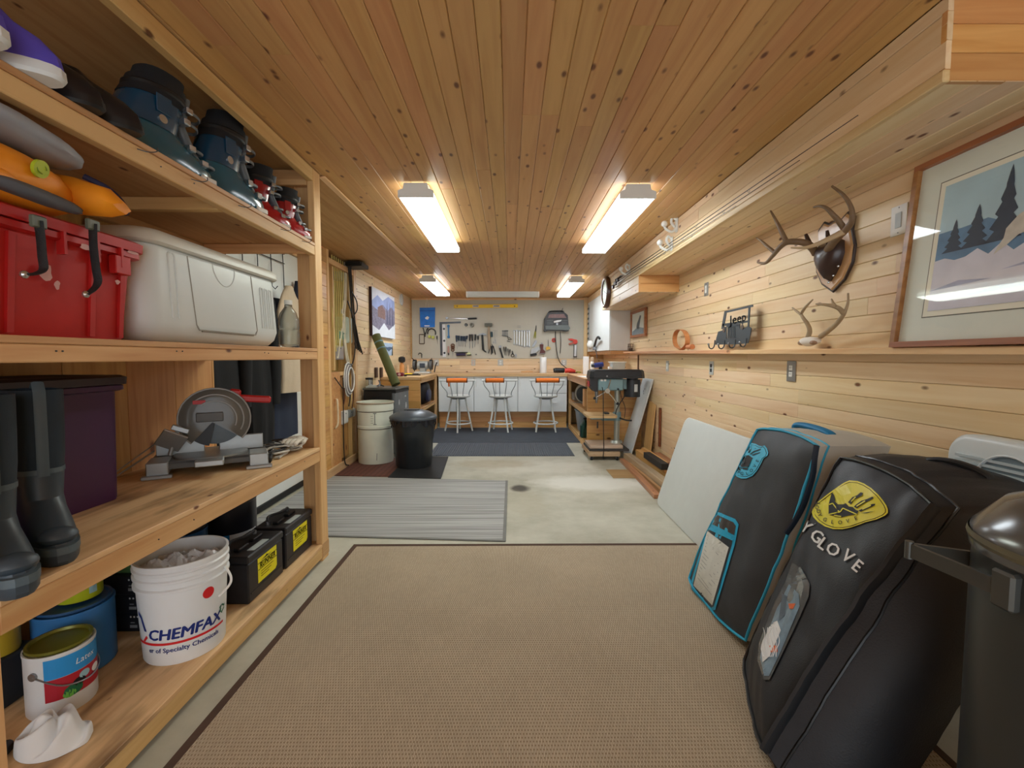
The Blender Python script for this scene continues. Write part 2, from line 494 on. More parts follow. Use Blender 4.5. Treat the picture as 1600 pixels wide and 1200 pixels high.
# boxed-in soffit under the ceiling on the right
so = structure('trim_4', MB().box(XS+.019, XR+.02, 1.434, 6.49, 2.069, 2.31), SY)
clad(so, (XS, 0, 0), (0, 1, 0), (0, 0, 1), 1.415, 6.5, 2.085, 2.30, P, WP, 1.2, 3.0, flip=True)
clad(so, (0, 0, 2.05), (0, 1, 0), (1, 0, 0), 1.418, 4.67, XS+.02, XR, P, WP, 1.2, 2.4)
structure('edge_strip', MB().box(XS-.004, XS+.018, 1.415, 4.665, 2.048, 2.0845, .003), PY, so)
structure('edge_strip', MB().box(XS-.002, XS+.018, 4.69, 6.5, 2.052, 2.0845, .003), PY, so)
for z0, z1 in ((2.05, 2.134), (2.134, 2.218), (2.218, 2.30)):
    plank(so, ((XS+XR)/2, 1.417, (z0+z1)/2), (1, 0, 0), (0, 0, 1), XR-XS, z1-z0, .017, CLAD)
s2 = structure('trim_5', MB().box(XS+.019, XR+.02, 4.69, 6.49, 1.90, 2.068), SY)
for z0, z1 in ((1.88, 1.966), (1.966, 2.052)):
    plank(s2, ((XS+XR)/2, 4.67, (z0+z1)/2), (1, 0, 0), (0, 0, 1), XR-XS, z1-z0, .017, CLAD)
clad(s2, (XS, 0, 0), (0, 1, 0), (0, 0, 1), 4.67, 6.5, 1.88, 2.05, .085, WP, .9, 1.8, flip=True)
clad(s2, (0, 0, 1.88), (0, 1, 0), (1, 0, 0), 4.67, 6.5, XS, XR, P, WP, .9, 1.8)
# boxing above the wall cabinet
s3 = structure('trim_6', MB().box(1.436, XR+.02, 6.51, D, 2.20, 2.31), SY)
clad(s3, (1.418, 0, 0), (0, 1, 0), (0, 0, 1), 6.505, D, 2.2, 2.30, .1, WP, .9, 1.8, flip=True)

# back wall: pegboard above, boards below
wb = structure('wall_back', MB().box(-2.7, 1.86, D+.018, D+.16, 0, 2.32), SX)
clad(wb, (0, D, 0), (1, 0, 0), (0, 0, 1), XL, XR, .905, 1.19, .0855, WP, .9, 2.4)
def pegboard_mat():
    m = bpy.data.materials.new('pegboard'); m.use_nodes = True
    nt = m.node_tree; N = nt.nodes; L = nt.links; b = N['Principled BSDF']; b.inputs['Roughness'].default_value = .5
    ge = N.new('ShaderNodeNewGeometry'); sx = N.new('ShaderNodeSeparateXYZ'); L.new(ge.outputs['Position'], sx.inputs[0])
    ps = []
    for ax in ('X', 'Z'):
        d = N.new('ShaderNodeMath'); d.operation = 'DIVIDE'; d.inputs[1].default_value = .0254; L.new(sx.outputs[ax], d.inputs[0])
        f = N.new('ShaderNodeMath'); f.operation = 'FRACT'; L.new(d.outputs[0], f.inputs[0])
        s = N.new('ShaderNodeMath'); s.operation = 'SUBTRACT'; s.inputs[1].default_value = .5; L.new(f.outputs[0], s.inputs[0])
        p = N.new('ShaderNodeMath'); p.operation = 'POWER'; p.inputs[1].default_value = 2; L.new(s.outputs[0], p.inputs[0]); ps.append(p)
    a = N.new('ShaderNodeMath'); a.operation = 'ADD'; L.new(ps[0].outputs[0], a.inputs[0]); L.new(ps[1].outputs[0], a.inputs[1])
    c = N.new('ShaderNodeMath'); c.operation = 'LESS_THAN'; c.inputs[1].default_value = .038; L.new(a.outputs[0], c.inputs[0])
    mx = N.new('ShaderNodeMix'); mx.data_type = 'RGBA'; mx.inputs['A'].default_value = (*lin((206, 202, 186)), 1); mx.inputs['B'].default_value = (*lin((72, 66, 56)), 1)
    L.new(c.outputs[0], mx.inputs['Factor']); L.new(mx.outputs['Result'], b.inputs['Base Color'])
    return m
structure('pegboard', MB().box(-1.80, 1.352, D-.006, D+.017, 1.192, 2.29, .002), pegboard_mat(), wb)
structure('top_strip', MB().box(-1.80, 1.36, D-.012, D+.016, 2.262, 2.30, .003), PX, wb)
structure('corner_post', MB().box(1.354, 1.415, D-.03, D+.016, .93, 2.30, .003), PZ, wb)

# left wall beyond the door: planks, trim, service recess
wl = structure('wall_left', MB().box(-2.7, XL-.018, 5.40, 8.56, 0, 2.32), SY)
clad(wl, (XL, 0, 0), (0, -1, 0), (0, 0, 1), -D, -5.46, 0, 2.30, P, WP, .9, 2.4, flip=True)
structure('corner_trim', MB().box(XL-.017, XL+.006, 5.385, 5.462, 0, 2.30, .003), PZ, wl)
# plank pier between door and recess
wp_ = structure('wall_left_pier', MB().box(-2.7, XL-.018, 4.30, 4.60, 0, 2.32), SY)
clad(wp_, (XL, 0, 0), (0, -1, 0), (0, 0, 1), -4.60, -4.30, 0, 2.30, .12, CLAD, .9, 1.2, flip=True)
# recess with open studs, from y 4.60 to 5.40
rc = structure('wall_left_recess', MB().box(-2.2, -1.99, 4.60, 5.40, 0, 2.32), M('sheathing', (196, 166, 98), .8, var=.14, vscale=5))
MB().box(-1.99, XL+.004, 4.60, 4.655, 0, 2.30, .002).build('stud', SZ, rc)
MB().box(-1.99, XL+.004, 4.66, 5.385, 2.17, 2.225, .002).build('header', SY, rc)
MB().box(-1.985, XL-.02, 4.80, 4.84, 1.08, 2.16, .002).build('stud', SZ, rc)
MB().box(-1.985, XL-.01, 5.26, 5.30, 0.02, 2.16, .002).build('stud', SZ, rc)
MB().box(-1.99, XL+.002, 4.66, 4.90, .02, 1.06, .002).build('panel', CLAD, rc)
MB().box(-1.99, XL+.002, 4.90, 5.385, 1.02, 1.06, .002).build('sill', SY, rc)
MB().box(-1.985, XL-.05, 4.905, 5.255, .09, 1.01, .002).build('panel', PLY_Z, rc)
structure('baseboard_left', MB().box(XL+.004, XL+.024, 4.46, 5.46, 0, .09, .003), PY)

# near left wall behind the shelving: vertical boards, then the white door
wn = structure('wall_left_near', MB().box(-2.7, -1.782, -2.2, 2.72, 0, 2.32), SY)
y = -.6; i = 0
while y < 2.72:
    w = min(.30, 2.72-y)
    MB().box(-1.781, -1.764, y+.001, y+w-.001, 0, 2.30, .002).build('board', PLY_Z, wn)
    y += w
dw = structure('wall_left_door', MB().box(-2.7, -2.02, 2.72, 4.30, 0, 2.32), M('door_surround', (206, 202, 190), .6))
dr = thing('door_1', None, None, (-1.99, 3.5, 0)); dr['kind'] = 'structure'
MB().box(-2.018, -1.955, 2.74, 4.285, .06, 2.13, .004).build('panel', WHITE, dr)
for z in (.62, 1.14, 1.66): MB().box(-1.956, -1.950, 2.76, 4.27, z, z+.012).build('rib', WHITE, dr)
MB().box(-2.018, -1.95, 2.74, 4.285, .008, .06, .004).build('bottom_seal', BLACKR, dr)
MB().box(-2.018, -1.94, 2.735, 4.29, 2.135, 2.20, .003).build('head_trim', PY, dr)
# rear of the garage beside the open door
structure('wall_front', MB().box(-2.7, -2.3, -2.2, -2.1, 0, 2.32), SX)

# small floor board let into the concrete
structure('trim_7', MB().box(1.04, 1.36, 4.52, 4.86, 0, .006, .001), wood('floor_patch_ply', 0, (176, 146, 100), (150, 118, 76), tint=.02))
# ------------------------------------------------------------------ ceiling lamps
def lamp(x0, x1, y0, y1, label, tintc):
    cx = (x0+x1)/2
    t = thing('fluorescent_light', label, 'ceiling light', (cx, (y0+y1)/2, 2.20), group='lit fluorescent fixtures')
    hw = (x1-x0)/2
    hm = MB(); hm.box(cx-.075, cx+.075, y0+.05, y1-.05, 2.262, 2.299, .004); hm.build('housing', WHITEP, t)
    for a, b in ((y0, y0+.014), (y1-.014, y1)):
        e = MB(); e.prism([(cx-hw, 2.205), (cx+hw, 2.205), (cx+hw, 2.246), (cx+hw*.72, 2.258), (cx+hw*.66, 2.292), (cx-hw*.66, 2.292), (cx-hw*.72, 2.258), (cx-hw, 2.246)], a, b, 'xz'); e.build('end_cap', WHITEP, t, smooth=0)
    d = MB(); d.box(cx-hw+.012, cx+hw-.012, y0+.0145, y1-.0145, 2.203, 2.208)
    sd = MB(); sd.prism([(cx-hw+.004, 2.2085), (cx+hw-.004, 2.2085), (cx+hw-.004, 2.244), (cx+hw*.7, 2.258), (cx-hw*.7, 2.258), (cx-hw+.004, 2.244)], y0+.0145, y1-.0145, 'xz'); sd.build('lens_side', M('lens_side_'+tintc[0], (236, 240, 236), .5, var=0, emit=(tintc[1], LAMP*.22)), t, smooth=0)
    d.build('diffuser', M('diffuser_'+tintc[0], (240, 244, 240), .5, var=0, emit=(tintc[1], LAMP)), t, smooth=0)
lamp(-.692, -.474, 2.872, 4.355, 'lit fluorescent ceiling light nearest on the left, next to shelving', ('warm', (.90, .99, .90)))
lamp(.684, .908, 2.885, 4.385, 'lit fluorescent ceiling light nearest on the right, beside the coat hooks', ('cool', (.85, .93, 1)))
lamp(-1.19, -.972, 6.04, 7.42, 'lit fluorescent ceiling light far left above the bench grinder', ('cool', (.85, .93, 1)))
lamp(.772, .985, 6.08, 7.57, 'lit fluorescent ceiling light far right beside the wall clock', ('cool', (.85, .93, 1)))
t = thing('tube_light', 'unlit white tube light on the ceiling above the pegboard', 'ceiling light', (-.125, 7.62, 2.2))
m = MB(); m.prism([(7.56, 2.299), (7.56, 2.25), (7.585, 2.212), (7.655, 2.212), (7.68, 2.25), (7.68, 2.299)], -.70, .455, 'yz'); m.build('lens', M('frosted_lens', (216, 220, 214), .35, var=.02), t, smooth=0)
for a, b in ((-.725, -.70), (.455, .48)):
    m = MB(); m.box(a, b, 7.555, 7.685, 2.206, 2.299, .006); m.build('end_cap', WHITEP, t)

# ------------------------------------------------------------------ timber shelving on the left
SH = thing('storage_shelf', 'tall timber shelving of studs and plywood along the left wall', 'shelving', (-1.45, 1.85, 0))
TIER = [(.105, .022), (.689, .606), (1.27, 1.207), (1.874, 1.804)]
def sbox(name, x0, x1, y0, y1, z0, z1, mt, c=.003, par=SH): return MB().box(x0, x1, y0, y1, z0, z1, c).build(name, mt, par)
for y in (.881, 2.66):
    sbox('post', -1.158, -1.120, y, y+.089, 0, 2.292, SZ)
sbox('post', -1.758, -1.720, .881, .97, 0, 2.292, SZ)
sbox('post', -1.249, -1.160, 2.712, 2.750, 0, 2.292, SZ)
for zt, zb in TIER:
    sbox('front_rail', -1.157, -1.121, .972, 2.658, zb, zt-.0185, SY)
    sbox('back_rail', -1.757, -1.720, 1.02, 2.655, zb, zt-.0185, SY)
    sbox('shelf_board', -1.760, -1.1185, .972, 2.656, zt-.018, zt, SHELF if zt < 1 else PLY_Y, .002)
    for y in ((1.02, 1.85, 2.60) if zt > 1.8 else (1.02, 2.60)):
        sbox('joist', -1.718, -1.160, y, y+.038, zb+.002, zt-.0185, SX)
    sbox('cleat', -1.249, -1.121, 2.66, 2.70, zb, zt-.0185, SX) if zt > .2 and zt < 1 else None
sbox('top_rail', -1.157, -1.121, 1.02, 2.658, 2.22, 2.292, SY)
sbox('top_rail', -1.205, -1.160, 1.02, 2.66, 2.262, 2.292, SY)
sbox('top_joist', -1.72, -1.16, 2.66, 2.70, 2.20, 2.285, SX)
sbox('end_panel', -1.72, -1.26, 2.715, 2.728, 1.874, 2.29, PLY_Z, .001)
sbox('deck_extension', -1.76, -1.1185, 2.6565, 2.755, .02, .1045, PLY_Y, .002)
for i, px in enumerate((218, 300, 372, 437, 470)):
    p = on(px, 0 or 300, X=-1.12); yy = p.y
    MB().tube(bez([(-1.121, yy, 1.845), (-1.095, yy+.01, 1.84), (-1.085, yy+.03, 1.85), (-1.09, yy+.04, 1.865)], 4), .0016, 5).build('bent_nail', DSTEEL, SH)
for px, z in ((262, 1.83), (312, 1.835), (85, 1.235), (95, 1.235), (274, 1.24), (283, 1.24), (412, 1.24), (418, 1.238), (448, 1.24), (478, 1.24), (232, .64), (290, .645), (425, .65), (470, .652)):
    p = on(px, 500, X=-1.12)
    MB().cyl((-1.121, p.y, z), (-1.1185, p.y, z), .0022, n=6).build('nail_head', DSTEEL, SH)

# ---- footwear on the top shelf
TEAL = M('teal_shell', (20, 86, 108), .14, var=.12, coat=.8); TEALD = M('teal_cuff', (16, 64, 94), .25, var=.1, coat=.5); LINER = M('boot_liner', (26, 28, 32), .8, var=.2, bump=.2)
SILV = M('silver_buckle', (190, 194, 198), .25, .9, var=.05); GREYP = M('grey_plastic', (96, 104, 110), .4, var=.1)
def slices(secs, n=22, pw=2.4):
    out = []
    for z, rx, ry, cy, *cx in secs:
        c = cx[0] if cx else 0
        row = []
        for i in range(n):
            a = 2*PI*i/n; ca, sa = math.cos(a), math.sin(a)
            row.append((c+rx*math.copysign(abs(ca)**(2/pw), ca), cy+ry*math.copysign(abs(sa)**(2/pw), sa), z))
        out.append(row)
    return out
def ski_boot(label, shell, cuff, group=None):
    t = thing('ski_boot', label, 'ski boot', group=group)
    MB().loft(slices([(0, .045, .15, 0), (.022, .047, .155, 0)])).build('sole', BLACKP, t, world=False)
    MB().loft(slices([(.022, .05, .156, 0), (.05, .056, .157, 0), (.075, .055, .148, -.006), (.098, .052, .125, -.03), (.12, .05, .098, -.055), (.15, .05, .08, -.07), (.175, .048, .072, -.07)])).build('shell', shell, t, world=False)
    MB().loft(slices([(.13, .056, .084, -.072), (.18, .06, .086, -.064), (.23, .06, .084, -.048), (.265, .057, .080, -.034), (.268, .05, .072, -.034)])).build('cuff', cuff, t, world=False)
    MB().loft(slices([(.22, .049, .07, -.045), (.28, .05, .072, -.03), (.338, .047, .068, -.016), (.342, .036, .055, -.016), (.30, .03, .05, -.022)])).build('liner', LINER, t, world=False)
    for k, (z, y, h) in enumerate(((.075, .085, .056), (.11, .04, .054), (.19, .015, .062), (.235, .025, .062))):
        MB().box(.02 if k < 2 else .03, h+.006, y-.016, y+.008, z-.010, z+.012, .003).build('buckle', SILV, t, world=False)
        MB().tube(bez([(h, y-.004, z), (h*.75, y+.05, z+.006), (.0, y+(.085 if k > 1 else .06), z+.012), (-h*.6, y+.05, z+.014)], 4), .006, 6, flat=.5).build('buckle_strap', GREYP, t, world=False)
    MB().loft(slices([(.225, .0615, .0855, -.05), (.262, .0595, .082, -.036), (.30, .056, .078, -.026), (.302, .05, .07, -.026)])).build('cuff_collar', LINER, t, world=False)
    MB().box(.047, .0575, .07, .13, .012, .034, .004).build('sole_pad', WHITEP, t, world=False)
    MB().loft(slices([(.06, .022, .02, .125), (.12, .028, .02, .07), (.19, .032, .02, .03), (.30, .034, .018, .052)])).build('tongue', GREYP, t, world=False)
    MB().cyl((.056, -.07, .155), (.063, -.07, .155), .014, n=12).build('pivot', SILV, t, world=False)
    MB().box(.0605, .064, -.09, -.04, .175, .235, .002).build('cuff_panel', cuff, t, world=False)
    MB().tube([(math.cos(a)*.062, -.035+math.sin(a)*.085, .262) for a in [PI*2*i/20 for i in range(20)]], .011, 6, closed=True, flat=.35).build('power_strap', BLACKP, t, world=False)
    return t
zt = 1.874
b1 = ski_boot('teal ski boot with dark cuff, nearer the black shoes', TEAL, TEALD, 'teal ski boots')
b2 = copy_tree(b1); b3 = copy_tree(b1)
place(b1, (-1.235, 1.69, zt), (-.0, 0, -.16), None, (1.18, 1.16, .98))
place(b2, (-1.235, 2.07, zt), (0, 0, -.2), 'teal ski boot beside the red boots on top shelf', (1.15, 1.12, 1.14))
place(b3, (-1.44, 1.93, zt), (0, 0, .3), 'dark teal ski boot set back between the other two teal boots', 1.05)
r1 = ski_boot('red ski boot with silver trim nearer the teal boots', REDM, M('red_cuff', (146, 20, 28), .25, coat=.5), 'red ski boots')
r2 = copy_tree(r1)
place(r1, (-1.235, 2.34, zt), (0, 0, -.55), None, .86)
place(r2, (-1.205, 2.555, zt), (0, 0, -.5), 'red ski boot in the far corner against the post', .76)
def shoe(name, label, upper, sole, trim, h=.10, group=None):
    t = thing(name, label, 'shoe', group=group)
    MB().loft(slices([(0, .042, .14, 0), (.006, .046, .146, 0), (.02, .046, .144, 0)], pw=2.6)).build('sole', sole, t, world=False)
    MB().loft(slices([(.018, .045, .143, 0), (.04, .047, .138, -.002), (.062, .045, .122, -.014), (.082, .042, .10, -.036), (h-.004, .038, .085, -.05), (h+.012, .034, .075, -.058), (h, .028, .065, -.058)])).build('upper', upper, t, world=False)
    MB().prism([(-.016, .0), (.016, .0), (.022, -.075), (-.022, -.075)], h-.026, h-.005).build('tongue', trim, t, world=False)
    for k in range(4): MB().tube([(-.026, -.01-.016*k, h-.022+k*.004), (.026, -.004-.016*k, h-.02+k*.004)], .003, 5).build('lace', trim, t, world=False)
    MB().box(.040, .0455, -.06, .06, .035, .06, .002).build('side_stripe', trim, t, world=False)
    return t
PURP = M('violet_mesh', (86, 76, 190), .7, var=.2); LTB = M('pale_sole', (214, 220, 222), .5); NAVY = M('navy_cloth', (26, 34, 92), .7)
s1 = shoe('sneaker', 'purple and white sneaker nearest, beside the leather shoes', PURP, LTB, M('aqua_trim', (120, 200, 220), .5), .11, 'purple sneakers')
s2 = copy_tree(s1)
place(s1, (-1.21, 1.085, zt), -PI/2+.35, None, (1.05, 1.05, 1.45))
place(s2, (-1.20, .965, zt), -PI/2+.2, 'blue and purple sneaker in the top left corner of the shelf', (1.05, 1.05, 1.45))
LEA = M('black_leather', (24, 26, 32), .28, var=.15); SGREY = M('grey_insole', (196, 194, 178), .8)
l1 = shoe('leather_shoe', 'black leather shoe between sneaker and its mate', LEA, BLACKP, SGREY, .10, 'black leather shoes')
l2 = copy_tree(l1)
place(l1, (-1.225, 1.205, zt), -PI/2+.4, None, (1.05, 1.05, 1.3))
place(l2, (-1.22, 1.325, zt), -PI/2+.45, 'black leather shoe touching the nearest teal ski boot', (1.05, 1.05, 1.3))

# ---- second tier: red tote, backpack on it, white cooler, bottle
def tote(name, label, x0, x1, y0, y1, z0, z1, mt, lidm, taper=.035, ribs=True):
    cx, cy = (x0+x1)/2, (y0+y1)/2; w, l = x1-x0, y1-y0
    t = thing(name, label, 'storage bin', (cx, cy, z0))
    R = lambda k, z: [(a, b, z) for a, b in rrect(w-2*k, l-2*k, .035, 4, cx, cy)]
    MB().loft([R(taper, z0), R(taper*.9, z0+.01), R(.012, z1-.05), R(.012, z1-.012)]).build('body', mt, t)
    MB().loft([R(.004, z1-.055), R(-.006, z1-.05), R(-.006, z1-.034), R(.004, z1-.03)]).build('rim', mt, t)
    m = MB(); m.loft([R(-.012, z1-.030), R(-.014, z1-.004), R(.0, z1+.004), R(.03, z1+.004), R(.04, z1-.002)]); m.build('lid', lidm, t)
    if ribs:
        for f in (.12, .3, .7, .88):
            y = y0+l*f
            m = MB(); m.loft([[(x1-taper*.9-.004, y-.008, z0+.01), (x1-taper*.9+.008, y-.008, z0+.01), (x1-taper*.9+.008, y+.008, z0+.01), (x1-taper*.9-.004, y+.008, z0+.01)],
                              [(x1-.016, y-.008, z1-.06), (x1-.004, y-.008, z1-.06), (x1-.004, y+.008, z1-.06), (x1-.016, y+.008, z1-.06)]]); m.build('rib', mt, t, smooth=0)
    return t
rt = tote('storage_tote', 'red plastic storage tote with scuffed sides and red lid', -1.69, -1.205, .965, 1.515, 1.2702, 1.585, RED, RED)
for y in (1.24, 1.34, 1.42):
    MB().box(-1.212, -1.19, y, y+.008, 1.495, 1.555).build('rim_fin', RED, rt)
MB().box(-1.215, -1.191, 1.40, 1.455, 1.475, 1.53, .002).build('handle_pocket', RED, rt)
scuff = M('scuffed_white', (214, 170, 168), .8)
for y, z, a, b in ((1.205, 1.44, .016, .022), (1.235, 1.412, .007, .012), (1.42, 1.45, .008, .007), (1.47, 1.552, .02, .006), (1.31, 1.53, .018, .008)):
    m = MB(); m.prism([(y+a*math.cos(q)*(1+.3*math.sin(3*q+y*40)), z+b*math.sin(q)) for q in [2*PI*i/12 for i in range(12)]], 0, .0012, 'yz')
    for i, p in enumerate(m.v): p.x += -1.2238+(p.z-1.27)*.0245/.265+.0 if z < 1.5 else -1.1985
    m.build('scuff', scuff, rt, smooth=0)

ck = thing('cooler', 'long white chest cooler lying beside the red tote', 'cooler', (-1.43, 1.97, 1.2702))
CW = M('cooler_white', (214, 222, 222), .38, var=.06, vscale=3)
cxk, cyk, wk, lk = -1.44, 1.975, .47, .89
Rk = lambda k, z, r=.07: [(a, b, z) for a, b in rrect(wk-2*k, lk-2*k, r, 6, cxk, cyk)]
MB().loft([Rk(.07, 1.2705), Rk(.03, 1.279), Rk(.010, 1.305), Rk(0, 1.345), Rk(.012, 1.60), Rk(.014, 1.607)]).build('body', CW, ck, smooth=45)
MB().loft([Rk(.0, 1.609), Rk(-.006, 1.616), Rk(-.004, 1.64), Rk(.012, 1.658), Rk(.05, 1.668), Rk(.1, 1.672)]).build('lid', M('cooler_lid', (206, 206, 196), .4, var=.06, vscale=3), ck, smooth=45)
xf = cxk+wk/2-.004
def onface(pts): return [(xf+.0035-(z-1.345)*.012/.255, y, z) for y, z in pts]
for y in (1.66, 2.245, 2.285, 2.325):
    hgt = 1.58 if y < 2 else 1.545; w = .016 if y < 2 else .011
    arch = [(y-w, 1.36)]+[(y-w*math.cos(a), hgt+w*math.sin(a)) for a in [PI*i/8 for i in range(9)]]+[(y+w, 1.36)]
    MB().tube(onface(arch), .0045, 6).build('rib', CW, ck)
MB().tube(onface([(1.745, 1.60), (1.765, 1.345), (1.78, 1.325), (2.17, 1.325), (2.185, 1.345), (2.165, 1.598)]), .003, 5).build('panel_seam', M('seam_grey', (150, 150, 142), .5), ck)
MB().tube(onface([(1.965+.075*math.cos(a), 1.605+.085*math.sin(a)) for a in [PI+PI*i/14 for i in range(15)]]), .003, 5).build('embossed_mark', CW, ck)
MB().box(xf-.02, xf+.004, 1.80, 2.16, 1.318, 1.326, .002).build('grip_slot', M('seam_grey', (150, 150, 142), .5), ck)

bt = thing('bottle', 'clear plastic water jug in the corner beside the cooler', 'bottle', (-1.235, 2.56, 1.2702))
GL = M('clear_plastic', (225, 230, 228), .12, var=0, trans=.92, ior=1.3)
MB().lathe([(.0, .003), (.05, .003), (.056, .015), (.056, .09), (.052, .10), (.056, .11), (.055, .155), (.042, .195), (.02, .228), (.019, .245), (.016, .245), (.017, .226), (.04, .19), (.052, .15), (.052, .02), (.0, .01)], 22, (-1.235, 2.56, 1.2702)).build('body', GL, bt)
MB().cyl((-1.235, 2.56, 1.511), (-1.235, 2.56, 1.535), .021, n=16).build('cap', WHITEP, bt)

# backpack / life vest thrown over the tote
OR = M('orange_nylon', (240, 150, 30), .55, var=.1, bump=.15, bscale=60); GRN = M('grey_nylon', (88, 92, 100), .7, var=.12); WEB = M('black_webbing', (34, 35, 36), .7, var=.2, bump=.5, bscale=400); LGN = M('light_grey_nylon', (150, 156, 166), .6)
bp = thing('backpack', 'orange and grey backpack lying on the red tote with straps dangling', 'backpack', (-1.3, 1.15, 1.59))
def pillow(c, r, tilt=(0,0,0), n=20, pw=2.6, name='body', mt=OR, wr=.06, seed=0):
    m = MB(); m.at(c, tilt)
    def fn(u, v):
        a = 2*PI*u; b = -PI/2+PI*v
        cb = math.copysign(abs(math.cos(b))**(2/pw), math.cos(b)); sb = math.copysign(abs(math.sin(b))**(2/pw), math.sin(b))
        ca = math.copysign(abs(math.cos(a))**(2/pw), math.cos(a)); sa = math.copysign(abs(math.sin(a))**(2/pw), math.sin(a))
        k = 1+wr*mnoise.noise(V((3*ca*cb+seed, 3*sa*cb, 3*sb)))
        return (r[0]*ca*cb*k, r[1]*sa*cb*k, r[2]*sb*k)
    m.surf(fn, n*2, n, True); return m.build(name, mt, bp, smooth=60)
pillow((-1.30, 1.12, 1.665), (.155, .20, .072), (.0, .10, .12), name='main_pouch', mt=OR, seed=3)
# pointed front flap of the pouch, drooping over the edge of the bin
m = MB(); m.loft([[(x, y+dy, z+dz) for dy, dz in ((-.012, .05-k), (.012, .055-k), (.03, .0), (.012, -.055+k), (-.012, -.05+k), (-.03, 0))] for x, y, z, k in ((-1.33, 1.27, 1.68, 0), (-1.22, 1.30, 1.672, .004), (-1.13, 1.31, 1.655, .016), (-1.085, 1.305, 1.637, .04))])
m.build('flap', OR, bp, smooth=60)
MB().tube(bez([(-1.20, 1.318, 1.728), (-1.15, 1.335, 1.70), (-1.11, 1.335, 1.66), (-1.09, 1.325, 1.625)], 6), .008, 6, flat=.5).build('zip_trim', M('navy_trim', (32, 34, 66), .6), bp)
pillow((-1.235, 1.12, 1.768), (.115, .20, .034), (-.05, .10, .12), name='side_panel', mt=LGN, seed=8)
pillow((-1.27, 1.045, 1.806), (.11, .16, .018), (0, .08, .2), name='shoulder_pad', mt=OR, seed=9)
pillow((-1.31, .99, 1.828), (.10, .14, .014), (0, .06, .2), name='back_pad', mt=GRN, seed=5)
pillow((-1.20, 1.02, 1.640), (.07, .10, .026), (.0, .25, .1), name='side_pocket', mt=OR, seed=2)
pillow((-1.165, 1.14, 1.618), (.045, .13, .018), (.0, .3, .1), name='waist_belt', mt=GRN, seed=4)
MB().cyl((-1.142, 1.135, 1.676), (-1.134, 1.136, 1.674), .021, n=16).build('badge', M('lime_badge', (176, 196, 44), .5), bp)
MB().tube(ellp3 := [(-1.1335, 1.1355+.012*math.cos(a), 1.675+.012*math.sin(a)) for a in [PI*1.5*i/10 for i in range(11)]], .0016, 5).build('badge_mark', M('olive_mark', (110, 130, 24), .5), bp)
for k, (px0, py0, pts) in enumerate(((60, 345, ((60, 345), (64, 375), (66, 400), (68, 420), (58, 427), (44, 429), (38, 429))), (145, 345, ((145, 350), (146, 385), (150, 420), (153, 440), (146, 452), (134, 460))))):
    P3 = [on(a, b, X=-1.168+.001*i) for i, (a, b) in enumerate(pts)]
    MB().tube(bez(P3, 5), .0125, 8, flat=.3).build('strap', WEB, bp)
    q = P3[0]
    MB().box(q.x-.008, q.x+.006, q.y-.018, q.y+.018, q.z-.018, q.z+.012, .003).build('buckle', M('buckle_grey', (96, 104, 90), .4), bp)
    q = P3[-1]
    MB().ell(tuple(q), (.008, .010, .010), 10, 6).build('strap_tip', SILV, bp)

# ---- third tier: purple tote, rubber boots, mitre saw, cords
PUR = M('purple_plastic', (66, 26, 72), .38, var=.06)
tote('storage_tote', 'dark purple plastic storage tote behind the rubber boots', -1.755, -1.455, 1.045, 1.725, .6893, 1.15, PUR, M('plum_lid', (40, 20, 30), .4, var=.06), .02, False)
RB = M('boot_rubber', (54, 66, 76), .42, var=.12); RBL = M('boot_rubber_trim', (78, 92, 100), .5, var=.1); NEO = M('neoprene', (32, 46, 58), .75, var=.2)
def rubber_boot(label, group):
    t = thing('rubber_boot', label, 'boot', group=group)
    MB().loft(slices([(0, .045, .14, .01), (.01, .05, .146, .01), (.03, .05, .146, .01), (.036, .046, .14, .01)])).build('sole', RB, t, world=False)
    MB().loft(slices([(.034, .047, .138, .008), (.06, .05, .134, .004), (.085, .048, .115, -.015), (.11, .046, .09, -.042), (.14, .046, .072, -.06), (.18, .05, .07, -.064), (.215, .052, .072, -.064)])).build('foot', RB, t, world=False)
    MB().loft(slices([(.205, .051, .071, -.064), (.26, .055, .074, -.064), (.33, .057, .077, -.064), (.40, .058, .078, -.064), (.425, .058, .078, -.064), (.425, .052, .072, -.064), (.37, .051, .07, -.064)])).build('shaft', NEO, t, world=False)
    MB().loft(slices([(.028, .052, .149, .01), (.046, .052, .147, .01)])).build('foxing', RBL, t, world=False)
    MB().tube([(.0, .01, .20), (.0, .0145, .30), (.0, .0165, .42), (.0, .002, .445), (.0, -.02, .43)], .012, 6, flat=.25).build('pull_strap', RBL, t, world=False)
    MB().loft(slices([(.205, .0535, .0735, -.064), (.218, .0535, .0735, -.064)])).build('shaft_seam', RBL, t, world=False)
    MB().ell((0, .115, .066), (.04, .035, .022), 14, 8).build('toe_cap', RB, t, world=False)
    return t
rb = rubber_boot('dark rubber boot standing nearer the purple tote corner', 'rubber boots'); rb2 = copy_tree(rb)
place(rb, (-1.27, 1.225, .6893), -PI/2-.6, None, 1.04)
place(rb2, (-1.215, 1.055, .6893), -PI/2-.5, 'dark rubber boot at the left picture edge, cut off by it', 1.04)

